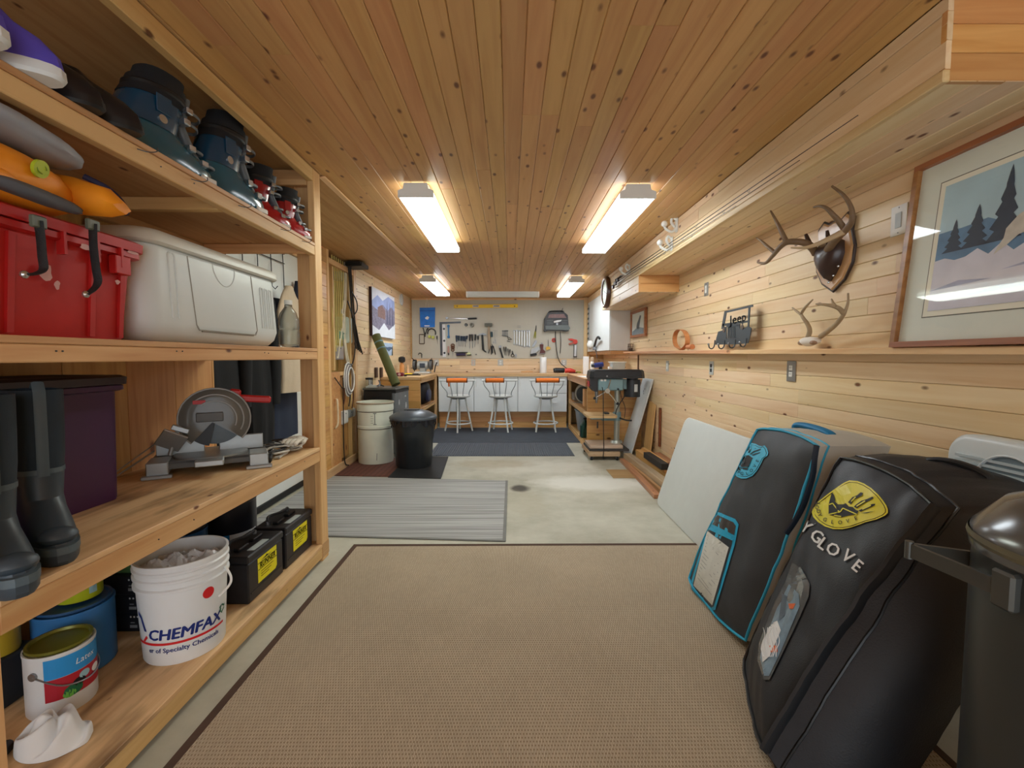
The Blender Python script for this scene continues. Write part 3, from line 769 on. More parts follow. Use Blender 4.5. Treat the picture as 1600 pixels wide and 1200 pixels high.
ms = thing('mitre_saw', 'grey mitre saw with red handle standing on the middle shelf', 'power tool', (-1.47, 2.23, .6893), .53)
ALU = M('cast_aluminium', (164, 168, 168), .42, .7, var=.1); GRS = M('saw_grey', (92, 92, 90), .5, var=.15); SMOKE = M('smoked_guard', (108, 104, 96), .18, var=.08, alpha=.82)
def msp(name, mb, mt, **k): return mb.build(name, mt, ms, world=False, **k)
m = MB(); m.prism([(-.23, 0), (-.17, 0), (-.16, .03), (.16, .03), (.17, 0), (.23, 0), (.23, .062), (-.23, .062)], -.16, -.06, 'xz'); m.prism([(-.23, 0), (-.17, 0), (-.16, .03), (.16, .03), (.17, 0), (.23, 0), (.23, .062), (-.23, .062)], .02, .08, 'xz'); m.box(-.23, .23, -.16, .08, .05, .066, .002); msp('base', m, GRS, smooth=0)
for sx in (-1, 1):
    m = MB(); m.box(sx*.235, sx*.155, -.19, -.05, .012, .07, .004); m.box(sx*.25, sx*.14, -.21, -.18, .0, .016, .003); msp('foot', m, ALU)
m = MB(); m.cyl((0, -.05, .066), (0, -.05, .074), .15, n=32); m.box(-.055, .055, -.27, -.05, .046, .073, .004); msp('turntable', m, ALU)
m = MB(); m.box(-.22, -.03, -.012, .004, .066, .14, .003); msp('fence', m, ALU)
m = MB(); m.box(.03, .22, -.012, .004, .066, .14, .003); msp('fence', m, ALU)
m = MB(); m.at((-.15, -.10, .15), (.5, .5, .2)).box(-.05, .05, -.006, .006, -.045, .045, .003); msp('work_clamp_plate', m, ALU)
m = MB(); m.cyl((-.16, -.08, .08), (-.12, -.09, .215), .009, n=10); m.at((-.12, -.09, .20), (0, .4, 0)).box(-.03, .04, -.012, .012, -.012, .012, .003); msp('work_clamp', m, ALU)
m = MB(); m.tube([(-.12, .04, .07), (-.10, .09, .16), (-.02, .07, .25)], [.035, .034, .03], 12); msp('pivot_arm', m, GRS)
# blade, guards (disc in the local x-z plane)
bc = V((.02, -.045, .235))
m = MB(); m.cyl(bc+V((0, -.0015, 0)), bc+V((0, .0015, 0)), .125, n=48); msp('blade', m, DSTEEL)
arc = [(bc.x+.145*math.cos(a), bc.z+.145*math.sin(a)) for a in [-.75+ (PI+1.6)*i/26 for i in range(27)]]
m = MB(); m.prism([(bc.x-.02, bc.z-.01)]+arc, bc.y-.030, bc.y-.026, 'xz'); m.surf(lambda u, v: (bc.x+.146*v*math.cos(-.75+(PI+1.6)*u), bc.y-.034-.016*(1-v**5), bc.z+.146*v*math.sin(-.75+(PI+1.6)*u)), 30, 8); m.prism([(bc.x-.02, bc.z-.01)]+arc, bc.y+.018, bc.y+.024, 'xz')
m.surf(lambda u, v: (bc.x+.146*math.cos(-.75+(PI+1.6)*u), bc.y-.034+.058*v, bc.z+.146*math.sin(-.75+(PI+1.6)*u)), 26, 1); msp('upper_guard', m, SMOKE, smooth=50)
for rr, a0_, a1_ in ((.147, -.75, PI+.85), (.118, -.5, PI*.75), (.088, -.4, PI*.7)):
    m = MB(); m.tube([(bc.x+rr*math.cos(a0_+(a1_-a0_)*i/24), bc.y-.035-.016*(1-(min(1, rr/.146))**5), bc.z+rr*math.sin(a0_+(a1_-a0_)*i/24)) for i in range(25)], .004, 6); msp('guard_rib', m, M('guard_rib', (136, 130, 120), .25, var=.05))
m = MB(); arc2 = [(bc.x+.132*math.cos(a), bc.z+.132*math.sin(a)) for a in [PI*1.05+1.2*i/12 for i in range(13)]]
m.prism([(bc.x, bc.z)]+arc2, bc.y-.026, bc.y-.022, 'xz'); msp('lower_guard', m, BLACKP, smooth=0)
m = MB(); m.cyl(bc+V((-.01, .02, .02)), bc+V((-.02, .16, .05)), .052, .046, 20); msp('motor', m, BLACKP)
m = MB(); m.box(bc.x-.075, bc.x+.035, bc.y-.056, bc.y-.046, bc.z-.01, bc.z+.035, .004); msp('guard_plate', m, GRS)
m = MB(); m.at((bc.x+.075, bc.y-.006, bc.z+.085), (0, .15, 0)).box(-.02, .03, -.02, .02, -.05, .055, .008); m.at((bc.x+.18, bc.y-.006, bc.z+.085), (0, .1, 0)).box(-.085, .06, -.016, .016, -.016, .018, .007); m.at((bc.x+.10, bc.y-.006, bc.z+.03), (0, .4, 0)).box(-.02, .02, -.014, .014, -.05, .05, .006); msp('handle', m, RED)
m = MB(); m.box(bc.x-.085, bc.x-.035, bc.y-.050, bc.y-.042, bc.z+.075, bc.z+.093, .001); msp('red_label', m, RED)
m = MB(); m.cyl((-.22, -.05, .10), (-.34, -.14, .02), .004, n=8); m.cyl((-.18, -.03, .16), (-.37, -.16, .016), .003, n=8); msp('extension_rod', m, STEEL)
m = MB(); m.tube(bez([(.07, .05, .12), (.12, .0, .05), (.18, -.02, .03)], 6), .005, 6); msp('cord', m, BLACKR)

# tangle of cords on the shelf end
tg = thing('cord_tangle', 'tangle of pale and dark extension cords at the shelf end', 'cords', (-1.27, 2.5, .6893))
random.seed(21)
for k, (mt, nm, r) in enumerate(((M('grey_cord', (170, 168, 160), .6), 'pale_cord', .0055), (M('grey_cord2', (196, 194, 186), .6), 'pale_cord', .006), (M('dark_cord', (52, 50, 50), .6), 'dark_cord', .0045), (M('grey_cord', (170, 168, 160), .6), 'pale_cord', .005), (M('dark_cord', (52, 50, 50), .6), 'dark_cord', .004))):
    pts = []
    for i in range(16):
        a = i*1.25+k*1.7; rr = .05+.035*math.sin(i*1.9+k)
        pts.append((-1.24+.8*rr*math.cos(a)-.012*k, 2.34+.018*i+rr*math.sin(a)*.9, .697+.012*k+.010*abs(math.sin(i*2.3+k))))
    pts = [(min(p[0], -1.135), min(p[1], 2.645), p[2]) for p in pts]
    MB().tube(bez(pts, 6), r, 6).build(nm, mt, tg)
m = MB(); m.at((-1.235, 2.30, .705), (0, 0, .4)).box(-.02, .02, -.05, .05, -.014, .014, .005); m.build('plug', BLACKP, tg)
gl = thing('work_glove', 'crumpled pale work glove beside the cord tangle', 'glove', (-1.21, 2.57, .6893))
m = MB()
m.surf(lambda u, v: (-1.215+.055*math.cos(2*PI*u)*math.sin(PI*v)*(1+.25*mnoise.noise(V((u*6, v*5, 3)))), 2.575+.06*math.sin(2*PI*u)*math.sin(PI*v), .752-.018*math.cos(PI*v)*(1+.3*mnoise.noise(V((u*7, v*5, 1))))), 18, 10, True)
m.build('palm', M('pale_leather', (206, 200, 186), .8, var=.1, bump=.2), gl, smooth=60)
for k in range(4):
    m = MB(); m.tube(bez([(-1.24+.02*k, 2.54, .75), (-1.245+.025*k, 2.50-.01*(k % 2), .757), (-1.24+.022*k, 2.455, .742)], 4), [.012]*8+[.007], 8); m.build('finger', M('pale_leather', (206, 200, 186), .8), gl)
m = MB(); m.tube(bez([(-1.18, 2.58, .75), (-1.16, 2.55, .75), (-1.155, 2.52, .742)], 4), [.011]*8+[.007], 8); m.build('thumb', M('pale_leather', (206, 200, 186), .8), gl)
# ------------------------------------------------------------------ lettering
def text2d(s, size, bold=.0, align='CENTER', shear=0.0, space=1.0):
    cu = bpy.data.curves.new('txt', 'FONT'); cu.body = s; cu.size = size; cu.align_x = align; cu.align_y = 'CENTER'
    cu.resolution_u = 2; cu.shear = shear; cu.space_character = space
    o = bpy.data.objects.new('txt', cu); COL.objects.link(o)
    dg = bpy.context.evaluated_depsgraph_get()
    me = bpy.data.meshes.new_from_object(o.evaluated_get(dg))
    vs = [(v.co.x, v.co.y) for v in me.vertices]; fs = [tuple(p.vertices) for p in me.polygons]
    if bold:
        n0 = len(vs); v0, f0 = list(vs), list(fs); k = 0
        for dx, dy in ((bold, 0), (-bold, 0), (0, bold*.7), (0, -bold*.7)):
            k += 1; vs += [(x+dx, y+dy) for x, y in v0]; fs += [tuple(i+n0*k for i in f) for f in f0]
    bpy.data.objects.remove(o); bpy.data.curves.remove(cu); bpy.data.meshes.remove(me)
    return vs, fs
def lettering(s, size, fn, mt, parent, name='lettering', **k):
    """flat print: fn maps the 2-D letter plane onto the printed surface"""
    vs, fs = text2d(s, size, **k)
    m = MB(); m.pv(*[fn(a, b) for a, b in vs])
    for f in fs: m.pf(*f)
    return m.build(name, mt, parent, smooth=0, fix=False)
def decal(poly, fn, mt, parent, name='print', dense=0):
    pl = []
    for i, p in enumerate(poly):
        q = poly[(i+1) % len(poly)]
        k = max(1, int(math.hypot(q[0]-p[0], q[1]-p[1])/dense)) if dense else 1
        for j in range(k): pl.append((p[0]+(q[0]-p[0])*j/k, p[1]+(q[1]-p[1])*j/k))
    bm = bmesh.new()
    f = bm.faces.new([bm.verts.new((a, b, 0)) for a, b in pl]); f.normal_update()
    bmesh.ops.triangulate(bm, faces=bm.faces)
    if dense:
        for _ in range(2):
            es = [e for e in bm.edges if e.calc_length() > dense*1.6]
            if not es: break
            bmesh.ops.subdivide_edges(bm, edges=es, cuts=1); bmesh.ops.triangulate(bm, faces=bm.faces)
    bm.verts.index_update()
    m = MB(); m.pv(*[fn(v.co.x, v.co.y) for v in bm.verts])
    for f in bm.faces: m.pf(*[v.index for v in f.verts])
    bm.free()
    return m.build(name, mt, parent, smooth=0, fix=False)
INKN = M('navy_ink', (22, 44, 120), .5, var=0); INKR = M('red_ink', (206, 30, 36), .5, var=0); INKG = M('green_ink', (20, 96, 62), .5, var=0); INKB = M('black_ink', (18, 18, 20), .6, var=0); INKW = M('white_ink', (232, 236, 238), .6, var=0)

# ------------------------------------------------------------------ bottom tier
Z1 = .1052
BW = M('bucket_white', (226, 230, 232), .38, var=.02)
bx, by = -1.262, 1.715
bk = thing('bucket', 'white lidless chemical bucket with blue lettering and red dot', 'bucket', (bx, by, Z1))
def br(z): return .131+(z)*.05
MB().lathe([(0, .0), (.128, 0), (.131, .006), (br(.27), .27), (br(.27)+.008, .274), (br(.28)+.008, .283), (br(.285), .287), (br(.30), .305), (br(.30)+.007, .309), (br(.31)+.007, .317), (br(.315), .321), (br(.33), .335), (br(.33)+.006, .339), (br(.34)+.006, .346), (br(.345), .35), (.153, .366), (.153, .372), (.145, .372), (.142, .36), (br(.2)-.004, .2), (.124, .02), (0, .02)], 48, (bx, by, Z1)).build('body', BW, bk)
def onb(r0, a0, z0):
    return lambda a, b: (bx+(br(z0+b)+r0)*math.cos(a0+a/.14), by+(br(z0+b)+r0)*math.sin(a0+a/.14), Z1+z0+b)
A0 = -.95
lettering('CHEMFAX', .056, onb(.0012, A0+.02, .118), INKN, bk, bold=.0022, shear=.18)
lettering('TM', .010, onb(.0012, A0+.98, .152), INKN, bk)
decal([(-.19, -.004), (.15, -.004), (.15, .005), (-.19, .005)], onb(.0012, A0, .084), INKR, bk, 'red_rule', .012)
lettering('er of Specialty Chemicals', .0245, onb(.0012, A0-.02, .060), INKN, bk, bold=.0006)
decal(ellp(.021, .021, 20), onb(.0012, A0+.56, .235), INKR, bk, 'red_sticker', .01)
decal([(-.17, .10), (-.15, .085), (-.13, .03), (-.142, .03), (-.158, .075), (-.175, .085)], onb(.0012, A0-.0, .10), INKN, bk, 'swoosh', .012)
decal([(-.155, -.004), (-.135, .02), (-.128, .012), (-.145, -.006)], onb(.0012, A0, .095), INKR, bk, 'swoosh', .012)
for k in range(3):
    a = PI/2+2*PI*k/3; c, s = math.cos(a), math.sin(a)
    pts = [(-.013, .008), (.008, .008), (.008, .003), (.015, .011), (.008, .019), (.008, .0145), (-.010, .0145)]
    decal([(x*c-y*s, x*s+y*c) for x, y in pts], onb(.0012, A0+1.02, .14), INKG, bk, 'recycling_mark', .008)
MB().tube(bez([(bx+.150*math.cos(.15), by+.150*math.sin(.15), Z1+.30), (bx+.178*math.cos(.05), by+.178*math.sin(.05), Z1+.265), (bx+.176*math.cos(.0), by+.176*math.sin(.0), Z1+.235), (bx+.146*math.cos(-.12), by+.146*math.sin(-.12), Z1+.20)], 6), .006, 8, flat=.6).build('handle', WHITEP, bk)
bag = MB()
bag.surf(lambda u, v: (bx+.125*v*math.cos(2*PI*u), by+.125*v*math.sin(2*PI*u), Z1+.315+.03*(1-v)+.05*mnoise.noise(V((2.6*v*math.cos(2*PI*u), 2.6*v*math.sin(2*PI*u), 2.3)))+.012*mnoise.noise(V((9*v*math.cos(2*PI*u), 9*v*math.sin(2*PI*u), 7)))), 64, 24, True)
bag.build('crumpled_bag', M('clear_bag', (206, 208, 210), .18, var=.15, vscale=18, bump=.6, bscale=40), label='crumpled clear plastic bag stuffed inside the white bucket', cat='bag', smooth=25)

BATT = M('battery_case', (34, 34, 38), .42, var=.3, vscale=30); YLAB = M('yellow_label', (232, 222, 20), .45, var=.04)
def battery(y0, label, par=None):
    x0, x1, y1, z0 = -1.345, -1.172, y0+.318, Z1
    t = thing('car_battery', label, 'battery', ((x0+x1)/2, (y0+y1)/2, z0), group='lead acid batteries')
    MB().box(x0+.004, x1-.004, y0+.004, y1-.004, z0, z0+.185, .006).build('case', BATT, t)
    MB().box(x0, x1, y0, y1, z0+.186, z0+.222, .006).build('lid', BATT, t)
    MB().box(x1-.004, x1-.002, y0+.02, y1-.02, z0+.04, z0+.046).build('moulded_band', BATT, t)
    for y in (y0+.05, y1-.05):
        MB().cyl((x0+.05, y, z0+.222), (x0+.05, y, z0+.24), .011, n=12).build('terminal', STEEL, t)
    for k in range(2): MB().box(x0+.075, x0+.105, y0+.05+.12*k, y0+.13+.12*k, z0+.222, z0+.236, .004).build('vent_cap', BLACKP, t)
    MB().tube(bez([(x0+.05, y0+.05, z0+.24), (x0+.03, y0+.11, z0+.247), (x0+.06, y0+.18, z0+.246), (x0+.05, y1-.05, z0+.24)], 5), .008, 6).build('carry_strap', BLACKR, t)
    MB().box(x1-.045, x1-.012, y0+.07, y0+.20, z0+.222, z0+.2235).build('top_sticker', M('pale_sticker', (176, 186, 186), .5), t)
    F = lambda a, b: (x1-.0028, y0+.165+a, z0+.118+b)
    decal([(-.085, -.058), (.07, -.058), (.085, -.045), (.085, .058), (-.085, .058)], F, YLAB, t, 'label')
    G = lambda a, b: (x1-.0018, y0+.165+a, z0+.118+b)
    decal([(-.085, .002), (.085, .002), (.085, .005), (-.085, .005)], G, INKB, t, 'print')
    decal([(-.085, .032), (.085, .032), (.085, .035), (-.085, .035)], G, INKB, t, 'print')
    lettering('RUNNER', .034, lambda a, b: (x1-.0018, y0+.165+a, z0+.1365+b), INKB, t, bold=.0008, shear=.2, space=1.05)
    decal([(-.06, .041), (-.02, .046), (-.005, .052), (.0, .045), (.04, .042), (-.02, .040)], G, INKB, t, 'print')
    for k in range(3): decal([(-.06, -.012-.012*k), (.05-.02*k, -.012-.012*k), (.05-.02*k, -.009-.012*k), (-.06, -.009-.012*k)], G, INKB, t, 'print')
    return t
battery(1.99, 'black battery with yellow label touching the white bucket')
battery(2.335, 'black battery with yellow label nearest the end post')

def can(name, label, cat, x, y, z, r, h, body, lid, band=None, group=None, handle=True, lidh=.012, n=32):
    t = thing(name, label, cat, (x, y, z), group=group)
    MB().lathe([(0, 0), (r*.97, 0), (r, .005), (r, h-.012), (r*1.02, h-.008), (r*1.02, h), (r*.97, h), (r*.97, h-.006), (0, h-.006)], n, (x, y, z)).build('body', body, t)
    MB().lathe([(0, h-.008), (r*.80, h-.008), (r*.84, h+.002), (r*.95, h+lidh*.3), (r*.95, h+lidh), (r*.86, h+lidh), (r*.82, h+.004), (0, h+.004)], n, (x, y, z)).build('lid', lid, t)
    if handle:
        for s in (-1, 1): MB().cyl((x, y+s*r*.99, z+h*.72), (x, y+s*(r+.006), z+h*.72), .012, n=12).build('ear', STEEL, t)
        MB().tube(bez([(x, y-r-.006, z+h*.72), (x+r*.75, y-r*.75, z+h*.5), (x+r*1.06, y, z+h*.42), (x+r*.75, y+r*.75, z+h*.5), (x, y+r+.006, z+h*.72)], 6), .0025, 6).build('wire_handle', STEEL, t)
    return t
def wrap(x, y, z, r, a0):
    return lambda a, b: (x+(r+.0009)*math.cos(a0+a/r), y+(r+.0009)*math.sin(a0+a/r), z+b)
BPAIL = M('blue_pail', (58, 118, 176), .4, var=.08); CANW = M('can_white', (220, 224, 226), .4, var=.04); OLIVE = M('olive_lid', (112, 112, 40), .3, .3, var=.15); LIME = M('lime_can', (176, 186, 34), .45, var=.06); STL = M('tin_lid', (170, 174, 176), .3, .8, var=.1); CYAN = M('cyan_label', (38, 142, 210), .45, var=.05); CRIM = M('crimson_label', (170, 28, 44), .45, var=.05)
x, y, r = -1.575, 1.60, .112
bp_ = can('paint_pail', 'blue plastic paint pail under the lime green can', 'paint can', x, y, Z1, r, .232, BPAIL, M('navy_lid', (40, 78, 120), .35), handle=False)
decal(ellp(.06, .022, 20), wrap(x, y, Z1+.165, r, -.95), M('label_olive', (86, 96, 44), .5), bp_, 'label', .015)
x2, y2 = -1.575, 1.62
lc = can('paint_can', 'lime green paint can standing on the blue pail', 'paint can', x2, y2, Z1+.246, .068, .175, LIME, STL, handle=False)
decal([(-.045, .04), (0, .04), (0, .075), (-.045, .075)], wrap(x2, y2, Z1+.246, .068, -1.05), M('brown_print', (70, 62, 26), .5), lc, 'print', .012)
decal(ellp(.011, .011, 14, -.04, .02), wrap(x2, y2, Z1+.246, .068, -1.05), M('brown_print', (70, 62, 26), .5), lc, 'print', .006)
decal([(.045, .02), (.07, .02), (.07, .045), (.045, .045)], wrap(x2, y2, Z1+.246, .068, -1.05), M('pale_print', (150, 190, 200), .5), lc, 'print', .01)
x, y, r = -1.45, 1.42, .085
fc = can('paint_can', 'white paint can with olive lid and blue and red label', 'paint can', x, y, Z1, r, .20, CANW, OLIVE)
W_ = wrap(x, y, Z1, r, -.72)
decal([(-.045, .125), (.13, .125), (.13, .188), (-.045, .188)], W_, CYAN, fc, 'label', .012)
decal([(-.045, .055), (.13, .055), (.13, .124), (-.045, .124)], W_, CRIM, fc, 'label', .012)
W2 = lambda a, b: tuple(V(W_(a, b))+V((math.cos(-.72+a/r), math.sin(-.72+a/r), 0))*.0008)
for px_, py_, rr, mt in ((.02, .072, .018, INKG), (.035, .09, .013, INKB), (.05, .105, .012, M('pale_print', (150, 190, 200), .5)), (.01, .064, .012, M('leaf_print', (104, 176, 70), .5)), (.09, .10, .013, INKW)):
    decal(ellp(rr*1.3, rr, 12, px_, py_), W2, mt, fc, 'print', .008)
lettering('Latex', .026, lambda a, b: W2(a+.055, b+.155), INKW, fc, shear=.2)
can('paint_can', 'yellow paint can half hidden at the left edge beside lime can', 'paint can', -1.665, 1.43, Z1+.16, .055, .15, M('mustard_can', (168, 142, 36), .45), STL, handle=False)
MB().box(-1.735, -1.60, 1.35, 1.50, Z1, Z1+.158, .006).build('carton', M('dark_carton', (40, 42, 46), .7), label='dark carton under the yellow paint can at the left edge', cat='box')
# brush tray leaning against the front can
m = MB(); m.at((-1.44, 1.17, Z1+.0005), (0, 0, .3)); m.box(-.09, .05, -.06, .06, 0, .035, .008)
m.build('paint_tray', BLACKP, label='black plastic paint tray in the lower left corner of the shelf', cat='tray')
m = MB()
random.seed(4)
m.surf(lambda u, v: (-1.32+(.09*math.cos(2*PI*u))*math.sin(PI*v*.5+.001)*(1+.25*mnoise.noise(V((1.6*math.cos(2*PI*u), 1.6*math.sin(2*PI*u), 5)))), 1.26+.07*math.sin(2*PI*u)*math.sin(PI*v*.5+.001), Z1+.001+.078*math.cos(PI*v*.5)*(1+.25*mnoise.noise(V((2.2*math.cos(2*PI*u)*v, 2.2*math.sin(2*PI*u)*v, 2))))+.022*math.sin(PI*v)*math.sin(9*v+5*math.cos(2*PI*u)+3*math.sin(2*PI*u))), 72, 28, True)
m.build('rag', M('white_rag', (226, 230, 232), .85, var=.05), label='crumpled white rag in front of the white paint can', cat='cloth', smooth=180)
DB = M('black_carton', (30, 34, 44), .5, var=.15)
for k in range(3):
    z = Z1+k*.077; t = thing('carton', ('bottom', 'middle', 'top')[k]+' black printed carton of the stack behind the bucket', 'box', (-1.55, 1.90, z), group='stacked black cartons')
    MB().box(-1.655+.004*k, -1.455+.003*k, 1.795, 2.02, z, z+.076, .002).build('box', DB, t)
    for j in range(3): decal(ellp(.004, .004, 8, -.05+.014*j, .062), lambda a, b: (-1.49+a, 1.7945, z+b), INKW, t, 'print')
    decal([(-.055, .016), (-.025, .016), (-.025, .028), (-.055, .028)], lambda a, b: (-1.49+a, 1.7945, z+b), M('grey_print', (150, 156, 162), .6), t, 'print')
    decal([(-.052, .036), (-.035, .036), (-.035, .040), (-.052, .040)], lambda a, b: (-1.49+a, 1.7945, z+b), M('grey_print', (150, 156, 162), .6), t, 'print')
MB().box(-1.745, -1.52, 1.815, 1.99, Z1+.232, Z1+.275, .006).build('folded_tarp', M('green_tarp', (74, 110, 62), .7, var=.2), label='folded green tarp lying on the black cartons', cat='tarp')
x, y, r = -1.575, 2.50, .14
pb = can('bucket', 'black lidded bucket with blue and white label behind the batteries', 'bucket', x, y, Z1, r, .33, M('bucket_black', (26, 26, 34), .35), M('bucket_black', (26, 26, 34), .35), handle=False)
W_ = wrap(x, y, Z1, r, -.85)
decal([(-.14, .08), (-.02, .08), (-.02, .165), (-.14, .165)], W_, CYAN, pb, 'label', .02); decal([(-.0195, .08), (.14, .08), (.14, .165), (-.0195, .165)], W_, CANW, pb, 'label', .02)
x, y, r = -1.62, 2.19, .115
pc = can('bucket', 'dark blue bucket behind the nearer battery', 'bucket', x, y, Z1, r, .27, M('bucket_blue', (34, 84, 140), .35), M('bucket_black', (26, 26, 34), .35), handle=False)
MB().box(-1.49, -1.37, 2.04, 2.22, Z1, Z1+.19, .004).build('carton', M('brown_box', (120, 92, 66), .8), label='low brown box between battery and blue bucket', cat='box')

# ------------------------------------------------------------------ coats on the door rack
rk = thing('wire_rack', 'black wire rack hanging on the white door', 'rack', (-1.935, 3.6, 2.0))
for y in (2.95, 3.15, 3.35, 3.55, 3.75, 3.95): MB().tube([(-1.943, y, 2.13), (-1.938, y, 1.98), (-1.936, y, 1.80), (-1.915, y+.01, 1.775), (-1.90, y+.02, 1.80)], .004, 6).build('wire', BLACKR, rk)
for z in (2.10, 2.02): MB().cyl((-1.938, 2.93, z), (-1.938, 3.97, z), .004, n=6).build('wire', BLACKR, rk)
for y in (3.55, 3.95): MB().ell((-1.893, y+.022, 1.81), .013, 10, 6).build('hook_knob', WHITEP, rk)
def drape(name, label, cat, y0, y1, z0, z1, mt, xw=-1.93, th=.11, fold=7, top=.45, seed=0, cuff=None, slv=True):
    t = thing(name, label, cat, (xw, (y0+y1)/2, z0), group=None)
    cy, hw = (y0+y1)/2, (y1-y0)/2
    secs = []; n = 44
    for k in range(13):
        f = k/12; z = z0+(z1-z0)*f
        w = hw*(1-(1-top)*max(0, (f-.72)/.28)**1.4); d = th*(.62+.38*math.sin(PI*min(1, .25+f*.9)))*(1 if f < .9 else .7)
        row = []
        for i in range(n):
            a = 2*PI*i/n
            ca, sa = math.cos(a), math.sin(a)
            fo = 1+.16*(1-.6*f)*math.sin(fold*a+seed+f*1.5)+.07*math.sin(3.3*fold*a+seed*2)
            row.append((xw+d*.5+.006+d*.5*ca*(fo if ca > 0 else 1), cy+w*math.copysign(abs(sa)**.8, sa)*(1+.03*math.sin(9*f+seed)), z))
        secs.append(row)
    MB().loft(secs).build('body', mt, t, smooth=60)
    if slv:
        MB().tube(bez([(xw+th*.8, cy+hw*.55, z1-.12*(z1-z0)), (xw+th*1.05, cy+hw*.7, z0+.62*(z1-z0)), (xw+th*1.0, cy+hw*.66, z0+.28*(z1-z0))], 6), [.055-.0012*i for i in range(13)], 12).build('sleeve', mt, t, smooth=60)
    if cuff:
        MB().loft([[(p[0]*1, p[1], z0-.002) for p in secs[0]], [(p[0]+.006, p[1], z0+.055) for p in secs[0]]]).build('waistband', cuff, t, smooth=60)
    return t
BLKC = M('black_cloth', (18, 19, 22), .85, var=.2, bump=.2); NVY = M('dark_navy_cloth', (24, 28, 44), .85, var=.2); TAN = M('tan_canvas', (196, 178, 154), .85, var=.06, bump=.25, bscale=90); JEAN = M('denim', (36, 44, 62), .85, var=.25, vscale=6, bump=.2); BRN = M('brown_leather', (88, 52, 34), .6)
drape('coat', 'long black coat hanging nearest behind the mitre saw', 'coat', 2.79, 3.18, .52, 1.80, BLKC, seed=1)
drape('coat', 'black coat hanging in the middle of the door rack', 'coat', 3.215, 3.52, .50, 1.80, BLKC, seed=4, th=.13)
drape('trousers', 'blue denim jeans hanging below the tan jacket', 'trousers', 3.60, 4.02, .55, 1.70, JEAN, seed=2, th=.07, slv=False)
tj = drape('jacket', 'tan canvas jacket hanging over the blue jeans by the post', 'jacket', 3.55, 4.0, .94, 1.80, TAN, xw=-1.845, seed=3, th=.12, cuff=TAN, top=.16, fold=5)
drape('jacket', 'dark navy jacket behind the tan jacket', 'jacket', 4.04, 4.24, 1.02, 1.90, NVY, xw=-1.935, seed=6, th=.08, top=.2, slv=False)
m = MB(); m.tube(bez([(-1.88, 3.42, 1.82), (-1.86, 3.47, 1.80), (-1.83, 3.50, 1.70), (-1.82, 3.53, 1.55)], 6), .022, 8, flat=.3); m.build('strap', BRN, label='brown leather strap hanging beside the tan jacket', cat='strap')
# ------------------------------------------------------------------ rugs and mats
def mat_weave(name, a, b, sx, sy, rough=.95, rot=0):
    m = bpy.data.materials.new(name); m.use_nodes = True
    nt = m.node_tree; N = nt.nodes; L = nt.links; bs = N['Principled BSDF']; bs.inputs['Roughness'].default_value = rough
    ge = N.new('ShaderNodeNewGeometry'); mp = N.new('ShaderNodeMapping'); mp.inputs['Scale'].default_value = (sx, sy, 1)
    rt = N.new('ShaderNodeVectorRotate'); rt.rotation_type = 'Z_AXIS'; rt.inputs['Angle'].default_value = rot; L.new(ge.outputs['Position'], rt.inputs['Vector'])
    L.new(rt.outputs[0], mp.inputs['Vector'])
    br = N.new('ShaderNodeTexBrick'); br.inputs['Scale'].default_value = 1; br.inputs['Mortar Size'].default_value = .16; br.inputs['Mortar Smooth'].default_value = .6
    br.inputs['Brick Width'].default_value = 1.0; br.inputs['Row Height'].default_value = .5
    br.inputs['Color1'].default_value = (*lin(a), 1); br.inputs['Color2'].default_value = (*lin(tuple(c*.93 for c in a)), 1); br.inputs['Mortar'].default_value = (*lin(b), 1)
    L.new(mp.outputs[0], br.inputs['Vector']); 
    n = N.new('ShaderNodeTexNoise'); n.inputs['Scale'].default_value = 2.2; n.inputs['Detail'].default_value = 5; L.new(ge.outputs['Position'], n.inputs['Vector'])
    mr = N.new('ShaderNodeMapRange'); mr.inputs['From Min'].default_value = .3; mr.inputs['From Max'].default_value = .7; mr.inputs['To Min'].default_value = .92; mr.inputs['To Max'].default_value = 1.05; L.new(n.outputs['Fac'], mr.inputs['Value'])
    hs = N.new('ShaderNodeHueSaturation'); L.new(mr.outputs['Result'], hs.inputs['Value']); L.new(br.outputs['Color'], hs.inputs['Color']); L.new(hs.outputs['Color'], bs.inputs['Base Color'])
    bp = N.new('ShaderNodeBump'); bp.inputs['Strength'].default_value = .5; bp.inputs['Distance'].default_value = .003; L.new(br.outputs['Fac'], bp.inputs['Height']); bp.invert = True; L.new(bp.outputs['Normal'], bs.inputs['Normal'])
    return m
rg = thing('rug', 'large beige woven rug with dark brown binding in the foreground', 'rug', (.1, 1.4, 0))
def skew(x, y): return (x+.008*(y-2.88), y+.004*x)
def slab(x0, x1, y0, y1, z0, z1):
    m = MB(); q = [skew(a, b) for a, b in ((x0, y0), (x1, y0), (x1, y1), (x0, y1))]; m.prism(q, z0, z1); return m
slab(-.985, 1.32, -.55, 2.862, .0005, .008).build('pile', mat_weave('rug_weave', (204, 190, 166), (146, 126, 102), 34, 98, rot=PI/2), rg, smooth=0)
BIND = M('brown_binding', (78, 58, 46), .9, var=.12, bump=.3)
slab(-1.012, -.984, -.57, 2.89, .0005, .010).build('binding', BIND, rg, smooth=0)
slab(1.32, 1.345, -.57, 2.89, .0005, .010).build('binding', BIND, rg, smooth=0)
slab(-.984, 1.32, 2.862, 2.89, .0005, .010).build('binding', BIND, rg, smooth=0)
slab(-.984, 1.32, -.57, -.551, .0005, .010).build('binding', BIND, rg, smooth=0)
